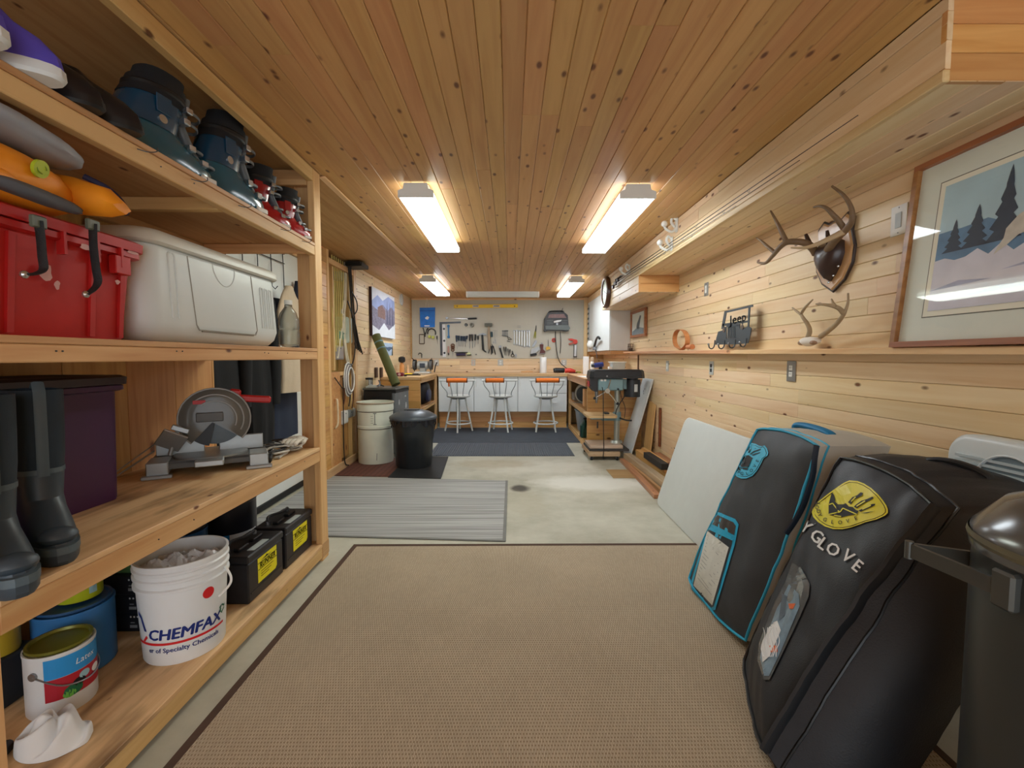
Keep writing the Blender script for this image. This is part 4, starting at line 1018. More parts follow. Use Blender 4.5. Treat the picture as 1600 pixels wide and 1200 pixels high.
def stripes():
    m = bpy.data.materials.new('grey_stripes'); m.use_nodes = True
    nt = m.node_tree; N = nt.nodes; L = nt.links; bs = N['Principled BSDF']; bs.inputs['Roughness'].default_value = .95
    tc = N.new('ShaderNodeTexCoord'); mp = N.new('ShaderNodeMapping'); mp.inputs['Scale'].default_value = (.8, 42, 1)
    L.new(tc.outputs['Object'], mp.inputs['Vector'])
    n = N.new('ShaderNodeTexNoise'); n.inputs['Scale'].default_value = 1; n.inputs['Detail'].default_value = 4; L.new(mp.outputs[0], n.inputs['Vector'])
    r = N.new('ShaderNodeValToRGB'); e = r.color_ramp.elements; e[0].position = .38; e[0].color = (*lin((134, 134, 132)), 1); e[1].position = .62; e[1].color = (*lin((172, 172, 170)), 1)
    L.new(n.outputs['Fac'], r.inputs[0]); L.new(r.outputs['Color'], bs.inputs['Base Color'])
    return m
gr = thing('rug', 'grey striped flat rug on the concrete beside the shelving', 'rug', (-.95, 3.75, 0))
m = MB(); m.prism([(-1.91, 3.09), (-.035, 2.95), (-.03, 4.415), (-1.895, 4.60)], .0005, .007); m.build('pile', stripes(), gr, smooth=0)
GB = M('grey_edge', (120, 120, 116), .9)
m = MB(); m.prism([(-.05, 2.955), (-.028, 2.953), (-.022, 4.414), (-.045, 4.417)], .001, .0085); m.build('edge_binding', GB, gr, smooth=0)
m = MB(); m.prism([(-1.91, 3.078), (-.03, 2.938), (-.03, 2.956), (-1.91, 3.096)], .001, .0085); m.build('edge_binding', GB, gr, smooth=0)
m = MB(); m.box(-1.26, 1.03, 6.425, 7.76, .0005, .009, .003); m.build('floor_mat', M('slate_rubber', (62, 68, 76), .75, var=.22, vscale=7, bump=.2), label='dark slate rubber mat under the three bar stools', cat='mat')
rm = thing('floor_mat', 'ribbed grey runner mat in front of the slate mat', 'mat', (-.1, 5.97, 0))
RBM = M('ribbed_rubber', (84, 90, 98), .7, var=.15)
MB().box(-1.02, .80, 5.545, 6.41, .0005, .006, .002).build('base', RBM, rm)
m = MB()
for i in range(62):
    x = -1.005+i*.0291
    m.prism([(x, .006), (x+.019, .006), (x+.015, .0125), (x+.004, .0125)], 5.56, 6.395, 'xz')
m.build('rib', RBM, rm, smooth=0, kind='stuff')
m = MB(); m.prism([(-1.23, 4.52), (-.69, 4.475), (-.75, 5.47), (-1.24, 5.49)], .0095, .0135); m.prism([(-.76, 4.482), (-.69, 4.475), (-.70, 4.54), (-.76, 4.545)], .0135, .0145); m.build('floor_mat', BLACKR, label='small black mat under the trash can', cat='mat', smooth=0)
brm = M('brick_red_mat', (112, 66, 52), .9, var=.25, vscale=9)
m = MB(); m.prism([(-1.81, 4.62), (-1.0, 4.56), (-1.0, 5.42), (-1.81, 5.44)], .0005, .007)
m.build('floor_mat', mat_weave('brick_mat', (122, 74, 60), (78, 48, 40), 9, 22), label='brick red mat under the pale drum', cat='mat', smooth=0)

# ------------------------------------------------------------------ wiring recess on the left wall
def cable(name, label, lines, r, mt, cat='cable', extra=None, group=None):
    p0 = V(lines[0][0]); t = thing(name, label, cat, tuple(p0), group=group)
    for l in lines: MB().tube(bez(l, 6), r, 6).build('cable', mt, t)
    return t
RX = -1.86
def R(px, py, dx=0): return tuple(on(px, py, X=RX+dx))
cable('cable_bundle', 'yellow cables hanging in loops inside the open wall recess', [[R(518+3.4*i, 398+2*i), R(520+3.2*i, 440), R(519+3*i, 490), R(521+2.6*i, 530+3*(i % 3)), R(523+2.2*i, 545+4*(i % 2))] for i in range(6)], .0075, M('yellow_cable', (214, 196, 122), .6), group=None)
cable('cable_bundle', 'pale cables running down past the green junction box', [[R(539, 410), R(538.5, 450), R(538, 500), R(540, 540), R(546, 570), R(553, 592)], [R(540.5, 412), R(540, 470), R(536, 505), R(539, 545), R(544, 572), R(557, 600)], [R(537, 470), R(534, 488), R(537, 496), R(533, 520), R(527, 560)]], .0125, M('pale_cable', (226, 216, 192), .6))
cable('cable_bundle', 'thick black cable bundle down the wall corner', [[tuple(on(544+.9*i, 412, X=-1.80)), tuple(on(546+.9*i+(i%2), 440, X=-1.80)), tuple(on(549+1.1*i-(i%3)*.6, 480, X=-1.80)), tuple(on(553+1.0*i+(i%2)*.7, 520, X=-1.80)), tuple(on(557+2.4*i, 545+2*i, X=-1.80))] for i in range(5)]+[[tuple(on(549, 455, X=-1.79)), tuple(on(557, 470, X=-1.79)), tuple(on(558, 484, X=-1.79)), tuple(on(552, 494, X=-1.79))], [tuple(on(543, 470, X=-1.79)), tuple(on(549, 488, X=-1.79)), tuple(on(556, 510, X=-1.79)), tuple(on(562, 545, X=-1.79))], [tuple(on(556, 530, X=-1.79)), tuple(on(553, 560, X=-1.79)), tuple(on(546, 580, X=-1.80)), tuple(on(540, 592, X=-1.82))]], .0068, M('black_cable', (30, 27, 25), .5))
cable('cable', 'dark cable dropping to the floor beside the drum', [[R(536, 590, .03), R(536.5, 640, .03), R(537, 690, .05), R(539, 722, .06), tuple(on(545, 727, Z=.02))]], .006, BLACKR)
t = thing('cable_tray', 'black plastic channel under the ceiling above the cables', 'cable tray', (-1.73, 5.2, 2.2))
m = MB(); m.box(-1.83, -1.645, 5.12, 5.375, 2.232, 2.281, .008); m.build('channel', BLACKP, t)
m = MB(); m.box(-1.80, -1.655, 5.10, 5.12, 2.25, 2.279, .004); m.build('lip', BLACKP, t)
def wbox(name, label, cat, px0, px1, py0, py1, mt, d=.07, xb=-1.95, parts=()):
    a = on(px0, (py0+py1)/2, X=xb+d); b = on(px1, (py0+py1)/2, X=xb+d); mid = on((px0+px1)/2, py0, X=xb+d), on((px0+px1)/2, py1, X=xb+d)
    t = thing(name, label, cat, (xb, (a.y+b.y)/2, mid[1].z))
    MB().box(xb-.03, xb+d, a.y, b.y, mid[1].z, mid[0].z, .004).build('box', mt, t)
    MB().box(xb+d, xb+d+.006, a.y+.012, b.y-.012, mid[1].z+.012, mid[0].z-.012, .002).build('cover', mt, t)
    for q in ((a.y+b.y)/2,): MB().cyl((xb+d+.006, q, mid[0].z-.03), (xb+d+.010, q, mid[0].z-.03), .006, n=8).build('screw', DSTEEL, t)
    return t
GRNB = M('green_box', (110, 148, 128), .5, var=.1); GRYB = M('grey_box', (150, 154, 152), .5, var=.08); PALEB = M('pale_green_box', (196, 204, 190), .5, var=.06)
wbox('junction_box', 'green metal junction box among the wall cables', 'junction box', 530, 542, 517, 531, GRNB, .09)
wbox('junction_box', 'pale grey breaker box beside the black cables', 'junction box', 541.5, 550, 496, 536, PALEB, .10)
wbox('junction_box', 'small grey box high on the wall recess', 'junction box', 532, 539, 426, 438, GRYB, .07)
wbox('meter', 'grey meter with black base low in the recess', 'meter', 526, 537, 540, 562, M('meter_grey', (158, 150, 146), .45), .09)
t = wbox('power_supply', 'white power box on a board beside the drum', 'power box', 535.5, 544, 642, 662, WHITEP, .11)
wbox('power_supply', 'grey power box between two white boxes beside the drum', 'power box', 545, 552, 640, 652, GRYB, .11)
wbox('power_supply', 'small white power box hidden partly by the drum rim', 'power box', 552.5, 559, 637, 650, WHITEP, .11)
cc = thing('cord_coil', 'coil of grey and white cord hanging on the wall recess', 'cord', tuple(on(546, 600, X=-1.80)))
c0 = on(547, 593, X=-1.80)
for k in range(5):
    MB().tube([(c0.x+.008*k-.02, c0.y+(.13+.008*k)*math.sin(a)*(1-.1*k), c0.z+(.19-.014*k)*math.cos(a)) for a in [2*PI*i/28 for i in range(28)]], .008, 6, closed=True).build('loop', M('grey_cord3', (128, 122, 124), .6) if k % 2 else WHITEP, cc)
MB().cyl((c0.x-.06, c0.y, c0.z+.17), (c0.x+.03, c0.y, c0.z+.17), .008, n=8).build('hook', STEEL, cc)
for k, (a, b) in enumerate(((538, 632), (546, 635), (551, 638))):
    pp = [R(a, 606, .05), R(a+1, 620, .055), R(a-1, b, .05)]
    MB().tube(bez(pp, 5), .007, 6).build('loose_end', BLACKR if k % 2 else BRN, cc)
hb = thing('pull_handle', 'pale bent hook bar on the wooden wall panel', 'handle', tuple(on(526, 655, X=-1.81)))
MB().tube(bez([tuple(on(524, 624, X=-1.825)), tuple(on(527, 626, X=-1.79)), tuple(on(528, 645, X=-1.785)), tuple(on(528, 662, X=-1.785)), tuple(on(525, 668, X=-1.80)), tuple(on(523, 669, X=-1.825))], 6), .010, 8).build('bar', M('cream_bar', (222, 204, 172), .5), hb)
m = MB(); m.tube(bez([R(523, 590, .04), R(530, 600, .06), R(536, 608, .05)], 5), .006, 6); m.build('cable', BLACKR, label='short dark cable crossing the wall panel above the hook bar', cat='cable')

# ------------------------------------------------------------------ drum and trash can
DRM = M('drum_cream', (220, 223, 208), .5, var=.08, vscale=6)
dx, dy = -1.565, 5.265
dm = thing('drum', 'pale cream fibre drum with open rim on the brick red mat', 'drum', (dx, dy, .0072))
MB().lathe([(0, .003), (.196, .003), (.198, .012), (.197, .40), (.203, .405), (.203, .43), (.197, .435), (.199, .60), (.206, .604), (.208, .63), (.206, .655), (.205, .678), (.211, .682), (.211, .70), (.199, .70), (.196, .68), (.19, .30), (0, .29)], 40, (dx, dy, .0072)).build('body', DRM, dm)
RUST = M('rust', (120, 88, 62), .6, .3, var=.2)
MB().lathe([(.2112, .6825), (.2125, .686), (.2125, .697), (.2, .7015), (.199, .70)], 40, (dx, dy, .0072)).build('rim_band', M('worn_rim', (176, 160, 138), .45, .3, var=.2), dm)
for z, rr in ((.398, .1978), (.595, .1993)): MB().lathe([(rr, z-.004), (rr+.001, z), (rr, z+.004)], 40, (dx, dy, .0072)).build('seam', M('seam_dark', (96, 92, 80), .7), dm)
Wd = lambda a, b: (dx+.2000*math.cos(-1.32+a/.2), dy+.2000*math.sin(-1.32+a/.2), .0072+b)
decal([(-.004, .455), (.004, .455), (.004, .585), (-.004, .585)], Wd, M('grey_print2', (104, 110, 104), .6), dm, 'print', .02)
for z in (.458, .582): decal([(-.018, z-.004), (.018, z-.004), (.018, z+.004), (-.018, z+.004)], Wd, M('grey_print2', (104, 110, 104), .6), dm, 'print', .02)
for k in range(4): decal([(-.045, .47+.026*k), (-.016-.006*(k % 2), .47+.026*k), (-.016-.006*(k % 2), .477+.026*k), (-.045, .477+.026*k)], Wd, M('grey_print3', (170, 174, 160), .6), dm, 'print', .02)
decal([(.01, .05), (.016, .05), (.02, .13), (.014, .13)], Wd, M('grey_print2', (104, 110, 104), .6), dm, 'scratch', .02)
for s in (2.9, 5.9): MB().box(dx+.204*math.cos(s)-.012, dx+.204*math.cos(s)+.012, dy+.204*math.sin(s)-.012, dy+.204*math.sin(s)+.012, .46, .50, .003).build('lug', DRM, dm)
TC = M('trash_black', (34, 37, 40), .38, var=.12); TL = M('trash_lid', (70, 78, 86), .34, var=.1)
tx, ty, tz = -1.075, 5.03, .0137
tc_ = thing('trash_can', 'round black plastic trash can with domed lid and bag edge', 'trash can', (tx, ty, tz))
m = MB(); nseg = 48
secs = []
for z, r in ((0, .190), (.02, .197), (.30, .216), (.31, .222), (.40, .228), (.44, .232), (.53, .240)):
    secs.append([(tx+(r-(.006 if i % 8 in (0, 1) and z < .43 else 0))*math.cos(2*PI*i/nseg), ty+(r-(.006 if i % 8 in (0, 1) and z < .43 else 0))*math.sin(2*PI*i/nseg), tz+z) for i in range(nseg)])
m.loft(secs); m.build('body', TC, tc_)
MB().lathe([(.244, .525), (.258, .528), (.262, .54), (.258, .555), (.232, .572), (.18, .602), (.10, .622), (0, .628)], 48, (tx, ty, tz)).build('lid', TL, tc_, smooth=50)
m = MB()
m.prism([(x, y) for x, y in rrect(.17, .085, .03, 4, tx-.01, ty-.02)], tz+.60, tz+.634); m.build('lid_grip', TL, tc_, smooth=40)
m = MB(); m.box(tx-.055, tx+.055, ty-.075, ty-.05, tz+.618, tz+.632, .004); m.build('grip_recess', TC, tc_)
lettering('R', .03, lambda a, b: (tx-.03+a, ty-.10+b, tz+.6225), M('grey_print', (150, 156, 162), .6), tc_)
m = MB(); m.surf(lambda u, v: (tx+(.246+.006*math.sin(23*2*PI*u)+.004*math.sin(41*2*PI*u+1))*math.cos(2*PI*u), ty+(.246+.006*math.sin(23*2*PI*u)+.004*math.sin(41*2*PI*u+1))*math.sin(2*PI*u), tz+.526-.05*v*(1+.35*math.sin(7*2*PI*u)+.3*math.sin(13*2*PI*u))), 160, 4, True)
m.build('bag_edge', M('bin_liner', (30, 33, 40), .16, var=.1), tc_, smooth=60)
for s in (-1, 1): MB().box(tx+s*.225-.014, tx+s*.225+.014, ty-.05, ty+.05, tz+.43, tz+.46, .006).build('handle', TC, tc_)

# ------------------------------------------------------------------ small fridge with things on it
fr = thing('mini_fridge', 'black and grey small fridge with stickers behind the drum', 'fridge', (-1.60, 5.53, .0), -.10)
def fp(n, m, mt, **k): return m.build(n, mt, fr, world=False, **k)
fp('body', MB().box(-.195, .16, .0, .50, .02, .815, .008), M('fridge_black', (22, 22, 24), .4, var=.1))
fp('top', MB().box(-.205, .215, -.008, .51, .816, .842, .008), M('fridge_top', (84, 84, 80), .4, var=.1))
fp('door', MB().box(.161, .212, .0, .50, .04, .812, .012), M('fridge_door', (104, 108, 112), .4, var=.2, vscale=9))
fp('door_trim', MB().box(.15, .216, -.002, .502, .78, .815, .006), BLACKP)
for y, z, a, b in ((.12, .66, .03, .06), (.13, .50, .02, .10), (.16, .36, .05, .03), (.38, .60, .05, .07), (.30, .42, .05, .02), (.36, .72, .05, .02)):
    m = MB(); m.pv(*[(.2128, y+q[0]*(1+.2*math.sin(5*i)), z+q[1]) for i, q in enumerate(ellp(a*.6, b*.6, 14))]); m.pf(*range(14)); fp('sticker', m, M('silver_sticker', (196, 200, 202), .35, .3), smooth=0)
for sx in (-.17, .14):
    for sy in (.03, .47): fp('foot', MB().cyl((sx, sy, 0), (sx, sy, .02), .018, n=10), BLACKP)
zt2 = .8425
mg = thing('metal_mug', 'steel mug standing on the fridge by the wall', 'mug', (-1.745, 5.64, zt2))
MB().lathe([(0, 0), (.042, 0), (.044, .01), (.044, .10), (.046, .106), (.042, .106), (.041, .01), (0, .008)], 24, (-1.745, 5.64, zt2)).build('body', CHROME, mg)
MB().lathe([(.0455, .10), (.047, .108), (.047, .122), (.0, .126)], 24, (-1.745, 5.64, zt2)).build('rim', BLACKP, mg)
m = MB(); m.at((-1.70, 5.60, zt2), (0, 0, .25)); m.box(-.075, .06, -.03, .05, 0, .02, .004); m.box(-.05, .05, -.02, .04, .02, .032, .003)
m.build('paper_stack', M('grey_papers', (176, 178, 170), .7, var=.1), label='small pile of grey papers on the fridge', cat='paper')
pl = thing('pliers', 'pliers lying on the fridge beside the mug', 'pliers', (-1.62, 5.66, zt2))
MB().tube(bez([(-1.66, 5.62, zt2+.012), (-1.63, 5.68, zt2+.03), (-1.60, 5.75, zt2+.012)], 4), .008, 6).build('handle', DSTEEL, pl); MB().tube(bez([(-1.62, 5.60, zt2+.012), (-1.625, 5.68, zt2+.045), (-1.65, 5.73, zt2+.08)], 4), .008, 6).build('jaw', DSTEEL, pl)
gt = thing('foam_roll', 'olive green rolled foam mat leaning on the wall', 'foam mat', (-1.45, 5.88, .8425))
a, b = V((-1.462, 5.83, .868)), V((-1.765, 6.02, 1.505))
MB().cyl(a, b, .057, n=24).build('roll', M('olive_foam', (96, 100, 58), .85, var=.1), gt)
for f in (.72, .85):
    MB().cyl(a.lerp(b, f-.012), a.lerp(b, f+.012), .0585, n=24, caps=False).build('band', M('blue_band', (104, 140, 150), .6), gt)
MB().tube([b+V((.02*math.cos(q)*(.2+q/14), -.02*math.sin(q)*(.2+q/14), .004)) for q in [i*.5 for i in range(22)]], .002, 4).build('spiral_end', M('olive_dark', (60, 64, 36), .9), gt)

for px in (588, 596):
    a = on(px, 590, X=-1.815); b = on(px, 574, X=-1.815)
    MB().box(-1.829, -1.80, a.y-.04, a.y+.04, a.z, b.z, .006).build('wall_block', M('block_brown', (84, 62, 50), .5, var=.15), label=('dark brown block on the left wall behind the foam roll, nearer one' if px < 590 else 'dark brown block on the left wall behind the foam roll, farther one'), cat='block')
# pictures and clock on the far left wall
cv = thing('picture', 'canvas print of a snowy mountain hut on the left wall', 'picture', (-1.80, 6.5, 1.5))
y0, y1, z0, z1 = 5.96, 7.12, 1.50, 2.135
MB().box(-1.829, -1.792, y0, y1, z0, z1, .003).build('canvas', M('canvas_edge', (56, 34, 34), .8), cv)
Fc = lambda k: (lambda a, b: (-1.7912+.0006*k, y0+a, z0+b))
Wc, Hc = y1-y0, z1-z0
decal([(0, 0), (Wc, 0), (Wc, Hc), (0, Hc)], Fc(0), M('art_sky', (150, 164, 208), .7, var=.2, vscale=5), cv, 'print')
decal([(0, Hc*.72), (.25, Hc*.88), (.5, Hc*.8), (.8, Hc*.95), (Wc, Hc*.9), (Wc, Hc), (0, Hc)], Fc(1), M('art_cloud', (214, 216, 226), .7, var=.08), cv, 'print')
decal([(0, 0), (Wc, 0), (Wc, Hc*.66), (.95, Hc*.74), (.75, Hc*.62), (.5, Hc*.72), (.25, Hc*.56), (0, Hc*.62)], Fc(2), M('art_forest', (128, 122, 140), .7, var=.55, vscale=40), cv, 'print')
decal([(.25, Hc*.42), (.62, Hc*.40), (.62, Hc*.60), (.44, Hc*.70), (.25, Hc*.62)], Fc(3), M('art_hut', (126, 96, 90), .7, var=.4, vscale=50), cv, 'print')
decal([(0, 0), (Wc, 0), (Wc, Hc*.36), (.8, Hc*.18), (.55, Hc*.32), (.3, Hc*.14), (0, Hc*.22)], Fc(4), M('art_snow', (220, 224, 230), .7, var=.06), cv, 'print')
for q in (.72, .86, 1.02): decal([(q-.06, Hc*.3), (q+.06, Hc*.3), (q+.02, Hc*.6), (q, Hc*.86), (q-.02, Hc*.6)], Fc(5), M('art_tree', (92, 90, 112), .7, var=.4, vscale=60), cv, 'print')
pp = thing('poster', 'small unframed winter photo under the canvas print', 'picture', (-1.825, 6.85, 1.25))
MB().box(-1.829, -1.824, 6.62, 7.10, 1.245, 1.43).build('sheet', PAPER, pp)
Fp = lambda k: (lambda a, b: (-1.8235+.0005*k, 6.62+a, 1.245+b))
decal([(0, 0), (.48, 0), (.48, .185), (0, .185)], Fp(0), M('art_pale', (170, 192, 216), .6, var=.2, vscale=20), pp, 'print')
decal([(0, .07), (.12, .09), (.25, .06), (.4, .10), (.48, .08), (.48, .125), (.3, .13), (.15, .12), (0, .14)], Fp(1), M('art_dark_blue', (70, 92, 118), .6, var=.5, vscale=50), pp, 'print')
decal([(.40, 0), (.48, 0), (.48, .15), (.45, .14)], Fp(2), M('art_tree2', (52, 66, 62), .7), pp, 'print')
wc = thing('thermometer', 'round white thermometer on the left wall near the pegboard', 'thermometer', (-1.828, 7.66, 2.1))
MB().cyl((-1.829, 7.66, 2.175), (-1.805, 7.66, 2.175), .092, n=32).build('case', WHITEP, wc)
MB().box(-1.8045, -1.8035, 7.655, 7.664, 2.13, 2.23).build('needle', BLACKP, wc)
MB().tube([(-1.8045, 7.66+.09*math.cos(q), 2.175+.09*math.sin(q)) for q in [2*PI*i/32 for i in range(32)]], .004, 6, closed=True).build('rim', M('pale_blue_rim', (168, 190, 214), .4), wc)
# ------------------------------------------------------------------ base cabinets, benches and the worktop
CF, CT, CB = 7.77, .895, .285
def bx_(px): return (px-797)/711*CF
def cabinet(label, px0, px1, fronts):
    x0, x1 = bx_(px0), bx_(px1)
    t = thing('base_cabinet', label, 'cabinet', ((x0+x1)/2, 8.08, CB), group='white base cabinets')
    MB().box(x0+.001, x1-.001, CF+.002, 8.38, CB, CT, .002).build('body', M('cabinet_carcass', (196, 198, 194), .5), t)
    for nm, a, b, z0, z1, hx in fronts:
        xa, xb = bx_(a)+.004, bx_(b)-.004
        d = MB().box(xa, xb, CF-.018, CF+.001, z0+.003, z1-.003, .002).build(nm, WHITE, t)
        if hx is not None:
            h = MB()
            if nm == 'door':
                hxx = bx_(hx); h.tube([(hxx, CF-.018, z1-.06), (hxx, CF-.04, z1-.065), (hxx, CF-.04, z1-.165), (hxx, CF-.018, z1-.17)], .005, 6)
            else:
                xm = (xa+xb)/2; zz = (z0+z1)/2
                h.tube([(xm-.05, CF-.018, zz), (xm-.045, CF-.04, zz), (xm+.045, CF-.04, zz), (xm+.05, CF-.018, zz)], .005, 6)
            h.build('handle', WHITEP, d)
    return t
cabinet('white two-door base cabinet behind the left bar stool', 685, 740.5, [('door', 685, 712.8, CB, CT, 710), ('door', 712.8, 740.5, CB, CT, 715.5)])
cabinet('white two-door base cabinet behind the middle bar stool', 740.5, 809, [('door', 740.5, 774.5, CB, CT, 744), ('door', 774.5, 809, CB, CT, 778)])
cabinet('white base cabinet with one door and three drawers behind the right stool', 809, 886, [('door', 809, 843.5, CB, CT, 813), ('drawer', 843.5, 886, .745, CT, 865), ('drawer', 843.5, 886, .60, .745, 865), ('drawer', 843.5, 886, CB, .60, 865)])
kb = structure('baseboard_back', MB().box(-1.22, .98, 7.86, 7.90, 0, CB-.002), SX)
clad(kb, (0, 7.842, 0), (1, 0, 0), (0, 0, 1), -1.22, .975, .0, CB-.002, .094, CLAD, .7, 1.6)
WT0, WT1 = .898, .940
wt = thing('worktop', 'continuous plywood worktop along the back wall and both side benches', 'worktop', (0, 8.05, WT0))
TOP = wood('worktop_ply', 0, (218, 184, 138), (202, 162, 112), knots=.04, tint=.03, rough=.4)
EDGE = wood('worktop_edge', 0, (208, 170, 122), (190, 148, 100), knots=.04, tint=.03)
def topslab(nm, x0, x1, y0, y1): MB().box(x0, x1, y0, y1, WT0+.001, WT1, .003).build(nm, TOP, wt)
topslab('back_top', XL+.003, XR-.003, 7.735, 8.392)
topslab('left_top', XL+.003, -1.262, 6.40, 7.734)
topslab('right_top', .992, XR-.003, 5.865, 7.734)
MB().box(-1.225, .975, 7.722, 7.734, WT0-.008, WT1-.002, .002).build('edge_strip', EDGE, wt)
MB().box(-1.262, -1.248, 6.40, 7.72, WT0-.012, WT1-.002, .002).build('edge_strip', wood('worktop_edge_y', 1, (206, 162, 108), (180, 132, 82), knots=.04, tint=.03), wt)
MB().box(.976, .991, 5.865, 7.72, WT0-.06, WT1-.002, .002).build('edge_strip', wood('worktop_edge_y', 1, (206, 162, 108), (180, 132, 82), knots=.04, tint=.03), wt)
# left bench
lb = thing('workbench', 'open timber workbench under the left end of the worktop', 'workbench', (-1.54, 7.05, 0))
x0, x1 = XL+.004, -1.268
MB().box(x0, x1, 6.425, 6.44, 0, .896, .002).build('end_panel', SX, lb)
for k in range(6): plank(lb, ((x0+x1)/2, 6.408, .075+.149*k), (1, 0, 0), (0, 0, 1), x1-x0, .149, .016, CLAD)
MB().box(x0, x1, 6.442, 7.72, .462, .485, .002).build('shelf', PLY_Y, lb)
MB().box(x1-.02, x1, 6.442, 7.72, .43, .461, .002).build('shelf_edge', SY, lb)
MB().box(x0, x1, 6.442, 7.72, .0, .06, .002).build('base', PLY_Y, lb)
MB().box(x1-.02, x1+.02, 7.68, 7.768, 0, .895, .002).build('post', SZ, lb)
MB().box(x1-.03, x1, 6.442, 7.68, .85, .895, .002).build('top_rail', SY, lb)
MB().box(x0, x0+.012, 6.442, 7.72, .061, .895).build('back', M('dark_back', (70, 48, 30), .8), lb)
# right bench
rbn = thing('workbench', 'open timber workbench at right with planked end behind the drill press', 'workbench', (1.35, 6.8, 0))
x0, x1 = 1.005, XR-.004
MB().box(x0, x1, 5.905, 5.92, .0, .896, .002).build('end_panel', SX, rbn)
for k in range(8): plank(rbn, ((x0+x1)/2, 5.888, .055+.112*k), (1, 0, 0), (0, 0, 1), x1-x0, .112, .016, CLAD)
MB().box(x0, x1, 5.922, 7.72, .485, .507, .002).build('shelf', PLY_Y, rbn)
MB().box(x0-.004, x0+.02, 5.922, 7.70, .44, .484, .002).build('shelf_edge', SY, rbn)
MB().box(x0, x1, 5.922, 7.72, .06, .08, .002).build('base', PLY_Y, rbn)
MB().box(x0-.004, x0+.03, 5.87, 7.70, .0, .059, .002).build('base_edge', SY, rbn)
MB().box(x0-.004, x0+.035, 7.70, 7.765, .0, .895, .002).build('post', SZ, rbn)
MB().box(x1-.012, x1, 5.922, 7.72, .081, .895).build('back', M('dark_back', (70, 48, 30), .8), rbn)
# things stored in the benches
sk = thing('backpack', 'black and navy bag standing inside the left workbench', 'bag', (-1.42, 6.75, .4855))
def puff(m, c, r, seed, n=24, pw=3.0, wr=.10):
    def fn(u, v):
        a = 2*PI*u; b = -PI/2+PI*v
        f = lambda q: math.copysign(abs(q)**(2/pw), q)
        k = 1+wr*mnoise.noise(V((2.5*math.cos(a)+seed, 2.5*math.sin(a), 3*v)))
        return (c[0]+r[0]*f(math.cos(a))*f(math.cos(b))*k, c[1]+r[1]*f(math.sin(a))*f(math.cos(b))*k, c[2]+r[2]*f(math.sin(b)))
    m.surf(fn, n, n//2, True)
puff(m := MB(), (-1.43, 6.78, .665), (.13, .22, .178), 3); m.build('body', M('bag_black', (24, 25, 32), .5, var=.25), sk, smooth=60)
puff(m := MB(), (-1.315, 6.76, .62), (.03, .16, .10), 5); m.build('pocket', M('bag_navy', (44, 46, 74), .5, var=.2), sk, smooth=60)
MB().tube(bez([(-1.40, 6.66, .825), (-1.38, 6.70, .87), (-1.38, 6.78, .872), (-1.40, 6.84, .828)], 5), .010, 6).build('handle', M('bag_grey', (120, 122, 124), .6), sk)
for dy_, dz in ((-.08, .72), (.06, .71)): MB().ell((-1.292, 6.78+dy_, dz-.04), .009, 8, 6).build('stud', SILV, sk)
sk.location.y += .38; sk.location.x += .03
jr = thing('jar', 'small jars at the back of the left bench shelf', 'jar', (-1.36, 7.58, .4855))
MB().lathe([(0, 0), (.035, 0), (.037, .06), (.03, .075), (0, .075)], 16, (-1.36, 7.58, .4855)).build('body', M('cream_jar', (206, 178, 140), .5), jr); MB().cyl((-1.36, 7.58, .561), (-1.36, 7.58, .58), .032, n=16).build('lid', RED, jr)
puff(m := MB(), (-1.44, 7.25, .20), (.16, .30, .139), 9); m.build('duffel_bag', M('duffel_grey', (46, 46, 54), .7, var=.3), label='dark duffel bag on the floor shelf of the left workbench', cat='bag', smooth=60)
sw = thing('circular_saw', 'old circular saw on the middle shelf of the right bench', 'power tool', (1.15, 7.05, .5075), .9)
def swp(n, m, mt, **k): return m.build(n, mt, sw, world=False, **k)
swp('guard', MB().cyl((-.03, 0, .15), (.03, 0, .15), .145, n=36), M('saw_guard', (176, 172, 160), .4, .5, var=.15))
swp('blade', MB().cyl((-.034, 0, .14), (-.031, 0, .14), .118, n=36), DSTEEL)
swp('motor', MB().cyl((.03, 0, .16), (.16, 0, .16), .062, n=20), M('saw_body', (150, 146, 136), .5, .3, var=.15))
swp('handle', MB().tube(bez([(.03, -.08, .25), (.04, -.02, .31), (.04, .08, .28), (.04, .12, .19)], 5), .018, 8), BLACKP)
swp('shoe_plate', MB().box(-.08, .12, -.15, .15, 0, .006, .001), STEEL)
m = MB(); m.box(1.06, 1.14, 6.48, 6.62, .5075, .76, .004); m.build('timber_block', SZ, label='upright offcut of timber beside the circular saw', cat='timber')
m = MB(); m.box(1.04, 1.22, 7.34, 7.64, .5075, .64, .01); m.build('tool_case', M('case_grey', (130, 118, 104), .6, var=.15), label='brown grey tool case behind the circular saw', cat='case')
bn = thing('bin', 'grey plastic bin on the lowest shelf of the right bench', 'bin', (1.18, 7.0, .0805))
MB().loft([[(a, b, z) for a, b in rrect(.30-k, .42-k, .05, 4, 1.18, 7.0)] for z, k in ((.0805, .08), (.09, .07), (.38, .0), (.385, -.02), (.40, -.02), (.40, .02), (.11, .09))]).build('body', M('bin_grey', (150, 162, 170), .45, var=.06), bn)
jg = thing('jug', 'dark green jug in front of the grey bin', 'jug', (1.07, 6.45, .0805))
MB().loft([[(a, b, z) for a, b in rrect(.13-k, .16-k, .03, 4, 1.07, 6.45)] for z, k in ((.0805, .01), (.09, 0), (.25, .0), (.29, .05), (.32, .09), (.33, .1))]).build('body', M('jug_green', (26, 66, 54), .35, var=.15), jg)
MB().cyl((1.07, 6.45, .331), (1.07, 6.45, .355), .022, n=14).build('cap', BLACKP, jg)
MB().tube(bez([(1.06, 6.41, .30), (1.05, 6.36, .33), (1.05, 6.34, .25), (1.055, 6.375, .22)], 4), .010, 6).build('handle', M('jug_green', (26, 66, 54), .35), jg)

